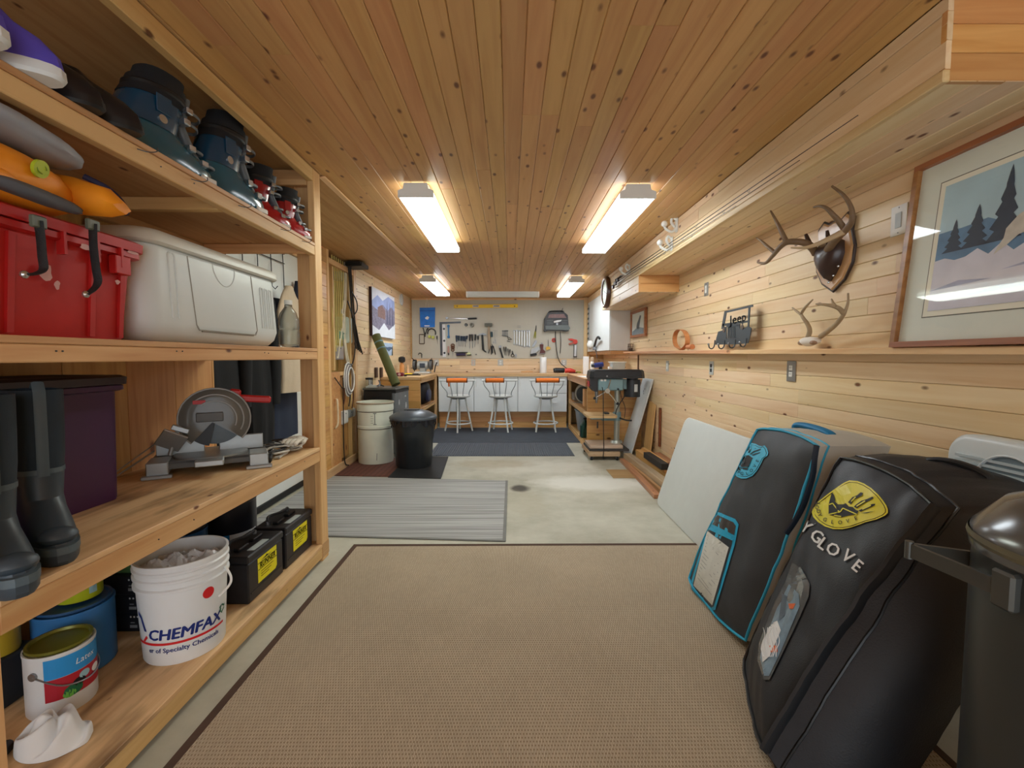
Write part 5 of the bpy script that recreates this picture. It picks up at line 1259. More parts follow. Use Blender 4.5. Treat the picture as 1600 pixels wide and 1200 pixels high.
# ------------------------------------------------------------------ bar stools
STW = M('stool_white', (220, 224, 220), .35, var=.03); STG = M('stool_spindle', (150, 158, 158), .4, var=.05)
def make_stool():
    t = thing('bar_stool', None, 'stool', group='white bar stools with orange pads')
    MB().lathe([(0, .555), (.165, .555), (.188, .563), (.196, .576), (.192, .588), (.16, .592), (.06, .586), (0, .585)], 36).build('seat', STW, t, world=False, smooth=50)
    MB().cyl((0, 0, .525), (0, 0, .554), .10, .13, 20).build('swivel', STG, t, world=False)
    for k in range(4):
        a = PI/2*k
        MB().tube([(.11*math.cos(a), .11*math.sin(a), .55), (.165*math.cos(a), .165*math.sin(a), .28), (.225*math.cos(a), .225*math.sin(a), 0)], .014, 10).build('leg', STW, t, world=False)
    MB().tube([(.197*math.cos(2*PI*i/36), .197*math.sin(2*PI*i/36), .135) for i in range(36)], .012, 8, closed=True).build('foot_ring', STW, t, world=False)
    rail = [(-.28, -.205, .838), (-.18, -.225, .840), (0, -.235, .842), (.18, -.225, .840), (.28, -.205, .838)]
    MB().tube(bez(rail, 6), .014, 10).build('back_rail', STW, t, world=False)
    for xt, xb in ((-.255, -.175), (-.11, -.085), (0, 0), (.11, .085), (.255, .175)):
        yb = -math.sqrt(.185**2-xb**2) if abs(xb) < .18 else -.06
        MB().tube(bez([(xt, -.215, .832), (xt*.86+xb*.14, -.21, .76), (xb*1.05, yb-.01, .65), (xb, yb, .580)], 5), .0065, 8).build('spindle', STG, t, world=False)
    m = MB(); m.tube(bez([(-.165, -.227, .842), (-.08, -.233, .843), (0, -.235, .843), (.08, -.233, .843), (.165, -.227, .842)], 5), .036, 16); p = m.build('pad', ORANGE, t, world=False)
    for s in (-1, 1): MB().cyl((s*.15, -.2285, .8425), (s*.164, -.2275, .842), .0375, n=16).build('pad_end', M('pad_band', (92, 48, 34), .8), p, world=False)
    return t
st = make_stool(); st2 = copy_tree(st); st3 = copy_tree(st)
place(st, (-.845, 7.43, .0095), .02, 'white bar stool with orange pad, leftmost, nearest the trash can')
place(st2, (-.155, 7.43, .0095), -.05, 'white bar stool with orange pad, standing in the middle of three')
place(st3, (.585, 7.43, .0095), .03, 'white bar stool with orange pad, rightmost, before the drawers')
MB().at((0, 0, 0)).tube(bez([(-.13, -.236, .815), (-.128, -.243, .78), (-.126, -.242, .745)], 3), .013, 6, flat=.4).build('pad_tail', M('orange_tail', (206, 104, 44), .9), st, world=False)
for s, a in ((st2, .62), (st3, .70)):
    for ch in s.children:
        if ch.name.split('.')[0] == 'leg': ch.rotation_euler.z = a
# pads sit a little differently on each rail
for s, dx_, sc in ((st2, -.075, .9), (st3, .0, 1.15)):
    for ch in s.children:
        if ch.name.split('.')[0] == 'pad': ch.location.x = dx_; ch.scale.x = sc

# ------------------------------------------------------------------ tools on the pegboard
YB = D-.0065
def PB(px, py, d=.012): return on(px, py, Y=YB-d)
KP = 8.39/711
def tool(name, label, cat, px, py, group=None): return thing(name, label, cat, tuple(PB(px, py)), group=group)
def bar(t, nm, mt, px0, py0, px1, py1, w, d=.014, th=.012, taper=1.0, n=10):
    a, b = PB(px0, py0, d), PB(px1, py1, d)
    m = MB(); m.tube([a, b], [w*KP/2, w*KP/2*taper], n, flat=None); 
    return m.build(nm, mt, t)
def flatbar(t, nm, mt, px0, py0, px1, py1, w, d0=.004, d1=.014):
    a, b = PB(px0, py0), PB(px1, py1); u = V((b.x-a.x, b.z-a.z)); u.normalize(); n = V((-u.y, u.x))*(w*KP/2)
    m = MB(); m.prism([(a.x+n.x, a.z+n.y), (a.x-n.x, a.z-n.y), (b.x-n.x, b.z-n.y), (b.x+n.x, b.z+n.y)], YB-d1, YB-d0, 'xz'); return m.build(nm, mt, t, smooth=0)
def polyp(t, nm, mt, pts, d0=.004, d1=.016):
    q = [PB(a, b) for a, b in pts]; m = MB(); m.prism([(p.x, p.z) for p in q], YB-d1, YB-d0, 'xz'); return m.build(nm, mt, t, smooth=0)
def ringp(t, nm, mt, px, py, r, rw, d=.014, a0=0, a1=2*PI, n=20):
    c = PB(px, py, d); full = a1-a0 > 6.2
    k = n if full else n+1
    m = MB(); m.tube([(c.x+r*KP*math.cos(a0+(a1-a0)*i/n), c.y, c.z+r*KP*math.sin(a0+(a1-a0)*i/n)) for i in range(k)], rw*KP, 6, closed=full); return m.build(nm, mt, t)
def discp(t, nm, mt, px, py, r, d0=.004, d1=.02, n=18):
    c = PB(px, py); m = MB(); m.cyl((c.x, YB-d1, c.z), (c.x, YB-d0, c.z), r*KP, n=n); return m.build(nm, mt, t)
t = tool('spirit_level', 'long yellow spirit level at the top of the pegboard', 'level', 759, 478)
flatbar(t, 'body', YELL, 709.5, 479, 809, 478, 5.4, .004, .03)
for a, b in ((738.5, 748), (770.5, 781)): flatbar(t, 'vial_window', M('vial_white', (214, 206, 196), .3), a, 478.6, b, 478.5, 3.4, .0295, .032); flatbar(t, 'vial', DSTEEL, a+1, 478.4, b-1, 478.4, 1.1, .0315, .034)
for a in (714.5, 804): discp(t, 'hole', BLACKP, a, 478.7, .9, .0295, .0315)
t = tool('pouch', 'blue zip pouch hanging from a string on the left of the pegboard', 'pouch', 667, 512)
polyp(t, 'pouch', M('pouch_blue', (28, 118, 214), .3, var=.2, vscale=15, coat=.3), [(656, 481), (680, 480.5), (679.5, 511), (657, 511.5)], .006, .03)
flatbar(t, 'zip', M('zip_blue', (20, 76, 170), .4), 656.3, 486, 679.6, 485.5, 1, .0295, .032)
polyp(t, 'print', INKW, [(664, 497), (668, 494), (671, 496), (669, 499.5), (666, 499)], .0299, .0312)
flatbar(t, 'tag', PAPER, 663.5, 509.3, 671.5, 509.3, 1.6, .0299, .0312)
for a in (664.5, 670): bar(t, 'string', WHITEP, 667, 466, a, 481, .35, .018)
t = tool('ear_defenders', 'black ear defenders with yellow green cups under the blue pouch', 'ear defenders', 674, 520)
ringp(t, 'headband', BLACKP, 674.5, 520, 6.2, .9, .02, -.5, PI+.3)
for a, b in ((671.5, 526), (677, 527)): discp(t, 'cup', M('cup_lime', (206, 212, 96), .5), a, b, 2.1, .006, .045)
BRNT = M('brown_steel', (70, 48, 36), .5, .5, var=.15)
t = tool('wire_holder', 'dark brown wire holder hanging at the left end of pegboard', 'tool', 659, 530)
for q in ((655.5, 522, 655.5, 537), (663, 522, 663, 537), (655.5, 537, 663, 537), (655.5, 522.5, 663, 522.5)): bar(t, 'rod', BRNT, *q, 1.0, .016)
t = tool('pliers', 'small dark pliers between the blue pouch and wire holder', 'pliers', 664, 520)
for q in ((661, 512, 664.5, 526), (668, 512.5, 663, 526), (666, 516, 669.5, 513)): bar(t, 'handle', BLACKP, *q, 1.5, .016)
t = tool('chisel', 'slim dark chisel left of the steel square', 'chisel', 683, 530); bar(t, 'handle', BLACKP, 682.8, 525, 683, 530, 2, .014); bar(t, 'blade', DSTEEL, 683, 530, 683.8, 537.5, 1, .014, taper=.4)
t = tool('framing_square', 'grey steel framing square on the left of the pegboard', 'square', 688, 525)
SQ = M('square_grey', (86, 90, 94), .45, .5, var=.1)
flatbar(t, 'tongue', SQ, 686.5, 504.8, 720, 503.6, 3.0, .003, .007); flatbar(t, 'blade', SQ, 688.6, 506, 690, 555.5, 4.2, .003, .007)
t = tool('spirit_level', 'short white spirit level beside the steel square', 'level', 693.5, 530)
flatbar(t, 'body', M('level_white', (224, 226, 226), .35), 693.6, 507, 694.6, 558, 5, .008, .034)
for b in (514, 532.5, 551.5): discp(t, 'vial', M('vial_dark', (50, 58, 66), .3), 694+.02*(b-514), b, 1.7, .033, .037, 14)
t = tool('wrench', 'light blue wrench on pale backing beside the white level', 'wrench', 700.5, 518)
flatbar(t, 'shank', M('wrench_blue', (46, 116, 170), .4, var=.1), 700.6, 510, 701, 526, 2.0, .004, .014)
for b in (509.5, 526.5): discp(t, 'jaw', M('wrench_blue', (46, 116, 170), .4), 700.7 if b < 515 else 701, b, 2.2, .004, .016)
t = tool('torque_wrench', 'long torque wrench with black grip under the yellow level', 'wrench', 720, 497.5)
discp(t, 'head', STEEL, 698, 497, 1.9, .004, .03); bar(t, 'shaft', CHROME, 699, 497.3, 732, 498, 1.3, .018); bar(t, 'grip', BLACKP, 731, 498, 745, 497.4, 2.7, .018)
t = tool('tape_roll', 'small dark ring of tape above the screwdrivers', 'tape', 728, 507.6); ringp(t, 'roll', DSTEEL, 728.2, 507.6, 1.7, .8, .014)
t = tool('tape_roll', 'grey roll of tape above the screwdrivers', 'tape', 737, 508)
c = PB(736, 507); e = PB(738.6, 509.5)
m = MB(); m.lathe([(.022, -.03), (.040, -.03), (.040, .03), (.022, .03), (.022, -.03)], 20); 
m.v = [V((p.x+c.x+.015, YB-.036-p.z, p.y+c.z-.01)) for p in m.v]; m.build('roll', M('tape_grey', (134, 134, 126), .6, var=.1), t)
SDB = M('driver_blue', (34, 52, 74), .4, var=.15); SDK = M('driver_black', (40, 42, 42), .4, var=.15)
for i, (a, b, c_, d_, mt, lb_) in enumerate(((713.2, 524, 714, 545, SDB, 'dark blue screwdriver, first from the left in the row'), (716.5, 524.5, 717.2, 541, SDB, 'dark blue screwdriver, second from the left in the row'), (720.5, 525, 720, 541, SDB, 'dark blue screwdriver, third from the left in the row'), (723.6, 525.3, 723, 541, SDB, 'dark blue screwdriver, fourth from the left in the row'), (726, 525.3, 727, 542, SDB, 'dark blue screwdriver, fifth from the left in the row'), (729.6, 524.6, 728, 536, SDB, 'dark blue screwdriver, sixth from the left in the row'), (734, 522.5, 733.5, 544, SDK, 'black screwdriver, leftmost of the black ones'), (737.4, 522.5, 738.4, 544, SDK, 'black screwdriver, second of the black ones'), (742.8, 522.5, 741.5, 542, SDK, 'black screwdriver, third of the black ones'), (746.8, 525, 747, 537, SDK, 'stubby black screwdriver nearest the claw hammer'))):
    t = tool('screwdriver', lb_, 'screwdriver', a, b, 'screwdrivers on the pegboard')
    f = .48
    bar(t, 'handle', mt, a, b, a+(c_-a)*f, b+(d_-b)*f, 3.0, .02, taper=.8); bar(t, 'shaft', STEEL, a+(c_-a)*f, b+(d_-b)*f, c_, d_, .9, .02)
t = tool('hammer', 'claw hammer with black handle hanging on the pegboard', 'hammer', 753, 535)
polyp(t, 'head', STEEL, [(746.5, 524.3), (750, 521.6), (755.5, 520.3), (757.5, 521.4), (759.8, 522.2), (759.6, 523.8), (757, 523.6), (753.5, 524), (750, 523.6)], .008, .03)
bar(t, 'handle', SDK, 753.4, 523, 755, 547, 3.4, .02); bar(t, 'handle_end', SDK, 755, 547, 760, 550.5, 2.4, .02, taper=.6)
t = tool('sledge_hammer', 'large mallet with grey head and pale wooden handle', 'hammer', 763, 525)
flatbar(t, 'head', M('mallet_head', (100, 98, 88), .5, .5, var=.15), 757.3, 507.8, 769, 507.8, 4.8, .006, .06); bar(t, 'handle', M('mallet_handle', (168, 150, 126), .6, var=.1), 763.6, 509.5, 764.6, 546, 4.0, .03)
t = tool('magnet_block', 'small dark teal block with a wire hook beside the mallet', 'tool', 768, 522); flatbar(t, 'block', M('dark_teal', (46, 70, 78), .5), 768, 518.5, 768.4, 526.5, 3.4, .004, .03)
for q in ((769, 516.5, 776.5, 516.5), (773, 517, 773, 530), (776.5, 516.5, 776.5, 527)): bar(t, 'wire', STEEL, *q, .45, .012)
t = tool('wing_nuts', 'cluster of small metal fittings under the wire hook', 'fittings', 774, 532)
for a, b in ((774, 531.5), (774.4, 535.5), (771, 535)): discp(t, 'nut', STEEL, a, b, 1.3, .004, .02, 8)
for i, (off, lb_, mt) in enumerate(((0, 'black handled pliers left below the mallet', SDK), (6.5, 'black handled pliers right below the mallet', BLACKP))):
    t = tool('pliers', lb_, 'pliers', 766+off, 548)
    o = off
    bar(t, 'handle', mt, 765.5+o*.5, 541, 763.2+o, 552, 1.5, .016); bar(t, 'handle', mt, 767.5+o*.5, 541, 767.8+o, 554, 1.5, .016); discp(t, 'joint', DSTEEL, 766.5+o*.5, 541.5, 1.6, .006, .02)
    bar(t, 'jaw', BRASS if i == 0 else DSTEEL, 766.4+o*.5, 541, 766+o*.4, 537.5, 1.4, .014, taper=.5)
t = tool('adjustable_wrench', 'adjustable wrench with dark handle leaning on the pegboard', 'wrench', 783, 548)
polyp(t, 'head', STEEL, [(779, 541.5), (780.6, 539.6), (783.6, 540), (783.4, 542.5), (782.2, 544.5), (779.8, 543.8)], .006, .02); bar(t, 'handle', SDK, 781, 543.5, 785.6, 559.2, 2.6, .016)
for i, (a, b, c_, d_) in enumerate(((787.3, 542, 788.5, 555), (790.5, 542, 790.6, 556), (793.6, 545, 794.6, 556), (797, 546, 795.8, 556))):
    t = tool('file', ('slim dark file hanging first beside the adjustable wrench', 'slim dark file hanging second beside the adjustable wrench', 'slim dark file hanging third beside the adjustable wrench', 'slim dark file hanging beside the shears')[i], 'file', a, b, 'small dark files')
    bar(t, 'handle', SDK, a, b, (a+c_)/2, (b+d_)/2, 1.6, .014); bar(t, 'blade', DSTEEL, (a+c_)/2, (b+d_)/2, c_, d_, 1, .014, taper=.5)
t = tool('shears', 'dark shears with a loop handle at the board edge', 'shears', 801, 552); ringp(t, 'loop', BLACKP, 801, 555.5, 2.2, .55, .014); bar(t, 'blade', SDK, 801, 553, 800.5, 548, 2.2, .014, taper=.5)
for i, (a, y0, y1) in enumerate(((803.3, 517, 537), (807.4, 516.6, 537.5), (811.4, 517.6, 538.8), (815.6, 517, 540), (819.4, 517.4, 541.5), (823.8, 517.4, 540), (827, 517, 541))):
    t = tool('spanner', ('first', 'second', 'third', 'fourth', 'fifth', 'sixth', 'seventh')[i]+' chrome spanner from the left in the long row', 'spanner', a, y1, 'chrome spanners in a row')
    bar(t, 'shank', CHROME, a, y0, a, y1, 1.2+.08*i, .012); discp(t, 'jaw', STEEL, a, y0, 1.5, .006, .018, 12); ringp(t, 'ring_end', STEEL, a, y1+.5, 1.0, .5, .012, n=12)
for i, (a, y0, y1) in enumerate(((785.5, 517.3, 524), (788, 517.3, 524.5), (790.4, 517, 525), (793, 517, 526))):
    t = tool('spanner', ('first', 'second', 'third', 'fourth')[i]+' of the short spanners left of the long row', 'spanner', a, y1, 'short spanners')
    bar(t, 'shank', STEEL, a, y0, a, y1, .9, .012); discp(t, 'jaw', DSTEEL, a, y0, 1.1, .006, .016, 10); discp(t, 'jaw', DSTEEL, a, y1, 1.1, .006, .016, 10)
t = tool('hex_keys', 'small folded set of hex keys below the short spanners', 'hex keys', 796, 530)
for q in ((793.5, 526, 794.5, 531), (794.5, 531, 800, 530), (795, 527, 799, 529.5), (792, 532.5, 797, 534)): bar(t, 'key', DSTEEL, *q, .9, .014)
t = tool('bracket', 'small metal bracket above the spanners', 'bracket', 810.5, 509)
for b in (508.6, 511.4): bar(t, 'prong', STEEL, 808, b, 813.5, b, .8, .016)
t = tool('snips', 'black snips with yellow green handles left of the charger', 'snips', 836.5, 518)
bar(t, 'jaw', SDK, 837, 518, 837.8, 508.5, 2.2, .014, taper=.5)
bar(t, 'handle', M('olive_grip', (150, 148, 44), .5), 836.3, 518, 834.2, 528, 1.6, .014); bar(t, 'handle', M('olive_grip', (150, 148, 44), .5), 837, 518, 836.8, 528.3, 1.6, .014)
t = tool('staple_gun', 'grey staple gun at the lower right of the pegboard', 'staple gun', 834, 546)
polyp(t, 'body', M('gun_grey', (170, 172, 172), .4, .5, var=.1), [(830, 546), (842, 541.5), (844, 546), (835, 552), (829, 553)], .006, .035); polyp(t, 'handle', STEEL, [(831, 541), (836, 532), (839, 532), (838, 537), (833.5, 542.5)], .01, .025); polyp(t, 'base', BLACKP, [(828, 553.5), (838, 551.5), (839, 555), (829, 557)], .006, .03)
t = tool('clamp', 'dark red vise clamp beside the grey staple gun', 'clamp', 847, 546)
MAR = M('maroon', (92, 42, 40), .45, var=.15)
polyp(t, 'frame', MAR, [(843.5, 538), (849, 538), (848.5, 546), (852, 549), (851, 553), (843, 552.5), (845, 546)], .006, .04); discp(t, 'screw_cap', STEEL, 846.5, 537, 1.4, .01, .035, 12); bar(t, 'bar', STEEL, 842, 552.5, 852, 552.3, 1.2, .042)
t = tool('brass_punch', 'brass tool with dark stem left of the paper roll', 'punch', 856, 545); bar(t, 'stem', DSTEEL, 856.5, 531.5, 856.5, 542, .9, .016); polyp(t, 'head', BRASS, [(852.8, 543), (856, 541), (860.5, 543.5), (859.5, 545.5), (853.5, 547)], .006, .04)
t = tool('battery_charger', 'grey and black battery charger hanging on the right of the pegboard', 'charger', 869, 512)
CHG = M('charger_grey', (104, 112, 110), .45, var=.15); CHD = M('charger_dark', (58, 58, 60), .45, var=.15)
polyp(t, 'body', CHD, [(849.3, 516.5), (850.5, 498), (856, 489), (880, 488.3), (886, 493), (888, 517), (883, 518.6), (878, 517), (855, 517.3), (851, 519)], .006, .12)
polyp(t, 'face', CHG, [(851.5, 509.5), (887, 508.5), (889.5, 513.5), (887.5, 516.5), (852, 515.5)], .119, .14)
polyp(t, 'label', M('charger_label', (140, 110, 108), .5, var=.3, vscale=30), [(855.5, 497.5), (857.5, 492), (880, 491.5), (884, 497.5)], .119, .124)
for k in range(3): flatbar(t, 'vent', CHG, 853.5, 501.5+2.6*k, 863.5, 501.3+2.6*k, .9, .119, .125); flatbar(t, 'vent', CHG, 876.5, 501.5+2.6*k, 885.5, 501.3+2.6*k, .9, .119, .125)
polyp(t, 'sticker', PAPER, [(864.5, 502.5), (870, 501), (876.5, 500.5), (875.5, 502.8), (870, 504.5), (864.5, 505)], .1205, .126)
discp(t, 'knob', STEEL, 869.5, 507, 1.6, .12, .145, 12)
m = MB(); m.tube(bez([tuple(PB(858, 490, .06)), tuple(PB(860, 486.6, .06)), tuple(PB(878, 486.2, .06)), tuple(PB(881, 489.5, .06))], 5), .012, 8); m.build('handle', CHD, t)
bar(t, 'hook', DSTEEL, 876.5, 488, 879.5, 481.5, .9, .02)
for pts in ([(867.8, 518), (868.5, 535), (871, 555), (875, 566), (881, 572), (886, 576)], [(875.5, 518), (876.3, 535), (875.3, 552)]):
    m = MB(); m.tube(bez([tuple(PB(a, b, .07)) for a, b in pts], 5), .007, 6); m.build('lead', BLACKR, t)
CLR = M('clamp_red', (214, 70, 56), .45, var=.1)
t = tool('spring_clamp', 'small red spring clip hanging beside the charger lead', 'clamp', 865, 531); ringp(t, 'jaw', CLR, 865.3, 531.5, 2.4, .9, .02); bar(t, 'spring', DSTEEL, 864, 531.5, 868, 531.5, .8, .02)
t = tool('caulking_gun', 'white and black sealant tube in an orange red clamp', 'sealant', 898.5, 545)
flatbar(t, 'tube', M('tube_white', (220, 222, 224), .4), 899, 539, 898.4, 556.5, 3.0, .006, .05); 
for q in ((896.7, 539, 896.5, 557), (901, 539, 900.4, 557)): bar(t, 'side_rail', SDK, *q, 1.0, .03)
flatbar(t, 'end_plate', SDK, 895.8, 557.5, 901.2, 557.5, 1.3, .004, .055); bar(t, 'nozzle', WHITEP, 898.4, 558, 898.4, 562.5, 1.4, .03, taper=.4)
discp(t, 'clamp_hub', CLR, 898.5, 534, 3.6, .006, .05); polyp(t, 'clamp_jaw', CLR, [(887, 529.5), (893, 529), (899, 531), (898, 533.5), (891, 532)], .01, .04); polyp(t, 'clamp_jaw', M('clamp_dull', (176, 96, 80), .6), [(888, 537), (893, 535), (897, 534), (897, 537), (890, 539)], .01, .04)
t = tool('tool_rack', 'dark rail with violet spool at the bottom left of pegboard', 'rack', 722, 553)
flatbar(t, 'rail', SDK, 711, 550.6, 731, 550.4, 1.2, .004, .06); bar(t, 'spool', M('violet_spool', (52, 44, 76), .5, var=.2), 713, 554.3, 727, 553.8, 4.0, .04)
t = tool('tape_roll', 'pale lime tape roll beside the violet spool', 'tape', 732.5, 553); discp(t, 'roll', M('lime_tape', (206, 212, 160), .6), 732.5, 553.3, 3.0, .006, .05); bar(t, 'cradle', SDK, 729.5, 555, 736.5, 554.5, 1.6, .05)
t = tool('rasp', 'brown wooden handled rasp hanging beside the short white level', 'rasp', 707.5, 546)
for b in (540, 543, 546.5): ringp(t, 'loop', M('rasp_brown', (104, 66, 40), .5), 707.4, b, 2.6-.2*(b-540)/3, .8, .016, n=12)
bar(t, 'blade', STEEL, 707.3, 549, 707.3, 556.5, 1.2, .014, taper=.4)
t = tool('rasp', 'faded pink tool hanging at the bottom of the pegboard', 'tool', 701, 548); bar(t, 'body', M('faded_pink', (190, 150, 138), .6), 700.6, 541, 700.8, 551, 3, .014); bar(t, 'tip', BRNT, 700.8, 551.5, 701, 555, 1.8, .014)
t = tool('desk_clamp', 'black curved clip above the bench grinder', 'clip', 656, 552); ringp(t, 'arc', BLACKP, 656.5, 554.5, 2.8, .5, .014, -.3, PI+.2); bar(t, 'leg', BLACKP, 659, 554, 659, 559, 1, .014)
t = tool('fitting', 'small metal fitting right of the lime tape', 'fitting', 744, 554); discp(t, 'nut', DSTEEL, 744, 554, 1.0, .004, .02, 8)
t = tool('fitting', 'pale metal fitting beside the shears', 'fitting', 806, 556); discp(t, 'body', STEEL, 806, 555, 1.7, .004, .03, 10); bar(t, 'stem', STEEL, 806, 556, 806.5, 559, 1.0, .016)

# sockets on the boards below the pegboard
def socket(label, x, y, z, nrm, w=.075, h=.115, plate=WHITEP, face=WHITEP, slots=True, name='outlet', nh=2):
    t = thing(name, label, 'outlet' if name == 'outlet' else 'switch', (x, y, z))
    n = V(nrm); u = V((0, 0, 1)).cross(n)
    def bxx(nm, du, dz, su, sz, d0, d1, mt, c=.002):
        m = MB(); m.box(du-su/2, du+su/2, -sz/2+dz, sz/2+dz, d0, d1, c)
        m.v = [V((x, y, z))+u*p.x+V((0, 0, 1))*p.y+n*p.z for p in m.v]; return m.build(nm, mt, t)
    bxx('plate', 0, 0, w, h, 0, .006, plate)
    for k in range(nh):
        dz = (k-(nh-1)/2)*.039
        bxx('receptacle' if name == 'outlet' else 'rocker', 0, dz, .033, .030 if nh > 1 else .066, .006, .009, face)
        if slots and name == 'outlet':
            for s in (-.006, .006): bxx('slot', s, dz+.003, .002, .010, .009, .0094, BLACKP, 0)
    for s in ((-1, 1) if nh == 1 else (0,)): bxx('screw', 0, s*h*.42, .005, .005, .006, .0075, DSTEEL, .001)
    return t
zo = 1.115
for px, lb_, dbl in ((739.5, 'beige outlet plate on the back wall behind the left stool', 0), (782, 'double outlet plate on the back wall behind the middle stool', 1), (881, 'double outlet plate on the back wall beside the charger lead', 1), (681.5, 'outlet plate on the back wall beside the bench grinder', 1)):
    p = on(px, 566.5, Y=D-.001); socket(lb_, p.x, D-.001, p.z, (0, -1, 0), .075 if not dbl else .10, face=WHITEP if dbl else M('beige_plate', (214, 190, 170), .5), plate=M('plate_grey', (190, 190, 184), .45))
def pane_glass():
    m = bpy.data.materials.new('picture_glass'); m.use_nodes = True
    nt = m.node_tree; N = nt.nodes; L = nt.links
    for n in list(N): N.remove(n)
    o = N.new('ShaderNodeOutputMaterial'); mx = N.new('ShaderNodeMixShader'); tr = N.new('ShaderNodeBsdfTransparent'); g = N.new('ShaderNodeBsdfGlossy'); fr = N.new('ShaderNodeMath'); lw = N.new('ShaderNodeLayerWeight'); pw = N.new('ShaderNodeMath')
    g.inputs['Roughness'].default_value = .03; pw.operation = 'POWER'; pw.inputs[1].default_value = 4.5; L.new(lw.outputs['Facing'], pw.inputs[0]); fr.operation = 'MULTIPLY_ADD'; fr.inputs[1].default_value = .8; fr.inputs[2].default_value = .045; L.new(pw.outputs[0], fr.inputs[0])
    L.new(fr.outputs[0], mx.inputs[0]); L.new(tr.outputs[0], mx.inputs[1]); L.new(g.outputs[0], mx.inputs[2]); L.new(mx.outputs[0], o.inputs[0])
    return m
# ------------------------------------------------------------------ things on the worktop
ZW = WT1+.0005
g = thing('bench_grinder', 'grey bench grinder with two wheels on the left worktop corner', 'power tool', (-1.50, 7.85, ZW))
def gp(n, m, mt, **k): return m.build(n, mt, g, world=False, **k)
GG = M('grinder_grey', (176, 180, 176), .45, .3, var=.1)
gp('base', MB().box(-.14, .13, -.09, .09, 0, .03, .008), M('grinder_base', (214, 218, 216), .45, var=.05))
gp('motor', MB().cyl((-.09, 0, .14), (.09, 0, .14), .072, n=24).box(-.05, .05, -.06, .06, .03, .10, .01), GG)
gp('badge', MB().box(-.045, .045, -.076, -.068, .10, .175, .002), M('badge_dark', (60, 70, 82), .4))
for s in (-1, 1):
    gp('wheel_guard', MB().cyl((s*.115, 0, .15), (s*.165, 0, .15), .088, n=28), BLACKP)
    gp('wheel', MB().cyl((s*.12, -.012, .145), (s*.16, -.012, .145), .084, n=28), M('grit_wheel', (96, 98, 98), .9, var=.1, bump=.3))
    gp('tool_rest', MB().box(s*.10, s*.18, -.13, -.085, .09, .10, .002).tube([(s*.14, -.09, .09), (s*.14, -.03, .04)], .008, 6), DSTEEL)
    gp('spark_arm', MB().tube([(s*.14, -.04, .23), (s*.17, -.09, .26)], .006, 6), BLACKP)
gp('lamp_arm', MB().tube([(.19, .02, .02), (.21, .02, .13), (.24, .0, .19)], .010, 6), DSTEEL)
m = MB(); m.box(-1.70, -1.35, 7.20, 7.60, ZW, ZW+.003); m.build('paper_sheet', M('dull_sheet', (172, 160, 140), .5), label='dull sheet of paper lying before the bench grinder', cat='paper')
t = thing('tape_measure', 'dark red tool with pale dial on the left worktop', 'tool', (-1.60, 6.62, ZW))
MB().box(-1.66, -1.545, 6.58, 6.66, ZW, ZW+.055, .014).build('body', M('dark_red', (112, 26, 44), .4, var=.1), t)
MB().cyl((-1.60, 6.578, ZW+.03), (-1.60, 6.585, ZW+.03), .02, n=16).build('dial', M('dial_pink', (200, 170, 172), .5), t)
MB().box(-1.54, -1.50, 6.59, 6.63, ZW, ZW+.02, .004).build('hook', BLACKP, t)
t = thing('screwdriver', 'yellow and black screwdriver lying on the left worktop', 'screwdriver', (-1.52, 6.95, ZW))
MB().cyl((-1.60, 6.93, ZW+.018), (-1.49, 6.95, ZW+.018), .018, n=12).build('grip', YELL, t); MB().cyl((-1.49, 6.95, ZW+.018), (-1.40, 6.965, ZW+.018), .013, n=10).build('collar', BLACKP, t); MB().cyl((-1.61, 6.92, ZW+.012), (-1.36, 6.90, ZW+.012), .009, n=8).build('blade', BLACKP, t)
t = thing('spray_bottle', 'amber bottle with large black cap on the left worktop', 'bottle', (-1.72, 7.25, ZW))
MB().lathe([(0, 0), (.034, 0), (.036, .01), (.036, .15), (.02, .19), (0, .195)], 18, (-1.72, 7.25, ZW)).build('body', M('amber', (206, 142, 80), .3), t); MB().lathe([(.02, .19), (.05, .205), (.056, .235), (.05, .275), (.02, .29), (0, .29)], 18, (-1.72, 7.25, ZW)).build('cap', BLACKP, t)
t = thing('spray_bottle', 'small pale bottle beside the amber bottle', 'bottle', (-1.63, 7.28, ZW)); MB().lathe([(0, 0), (.02, 0), (.022, .07), (.01, .10), (.008, .15), (0, .152)], 14, (-1.63, 7.28, ZW)).build('body', M('peach', (232, 186, 142), .4), t)
for i, x in enumerate((-1.735, -1.69)): pass
t = thing('paper_roll', 'white paper towel roll standing on the back worktop', 'paper roll', (.585, 8.05, ZW))
MB().lathe([(.02, 0), (.058, 0), (.06, .005), (.06, .275), (.058, .28), (.02, .28), (.02, 0)], 28, (.585, 8.05, ZW)).build('roll', PAPER, t); MB().cyl((.585, 8.05, ZW), (.585, 8.05, ZW+.30), .012, n=10).build('spindle', M('card', (176, 150, 116), .8), t)
t = thing('angle_grinder', 'black and orange red power tool lying on the back worktop', 'power tool', (.95, 7.95, ZW))
m = MB(); m.tube([(.76, 7.96, ZW+.045), (.80, 7.96, ZW+.05), (.94, 7.95, ZW+.048), (.955, 7.95, ZW+.042)], [.036, .042, .042, .036], 14); m.build('motor', BLACKP, t)
m = MB(); m.tube([(.955, 7.95, ZW+.042), (1.05, 7.94, ZW+.05), (1.14, 7.94, ZW+.03)], [.040, .040, .022], 12, flat=1.0); m.build('housing', CLR, t)
MB().cyl((1.10, 7.94, ZW), (1.10, 7.94, ZW+.012), .075, n=24).build('disc', M('maroon_disc', (110, 44, 44), .6), t)
m = MB(); m.tube([(1.15, 7.94, ZW+.022), (1.24, 7.93, ZW+.014)], .010, 6); m.build('tip', M('olive_grip', (150, 148, 44), .5), t)
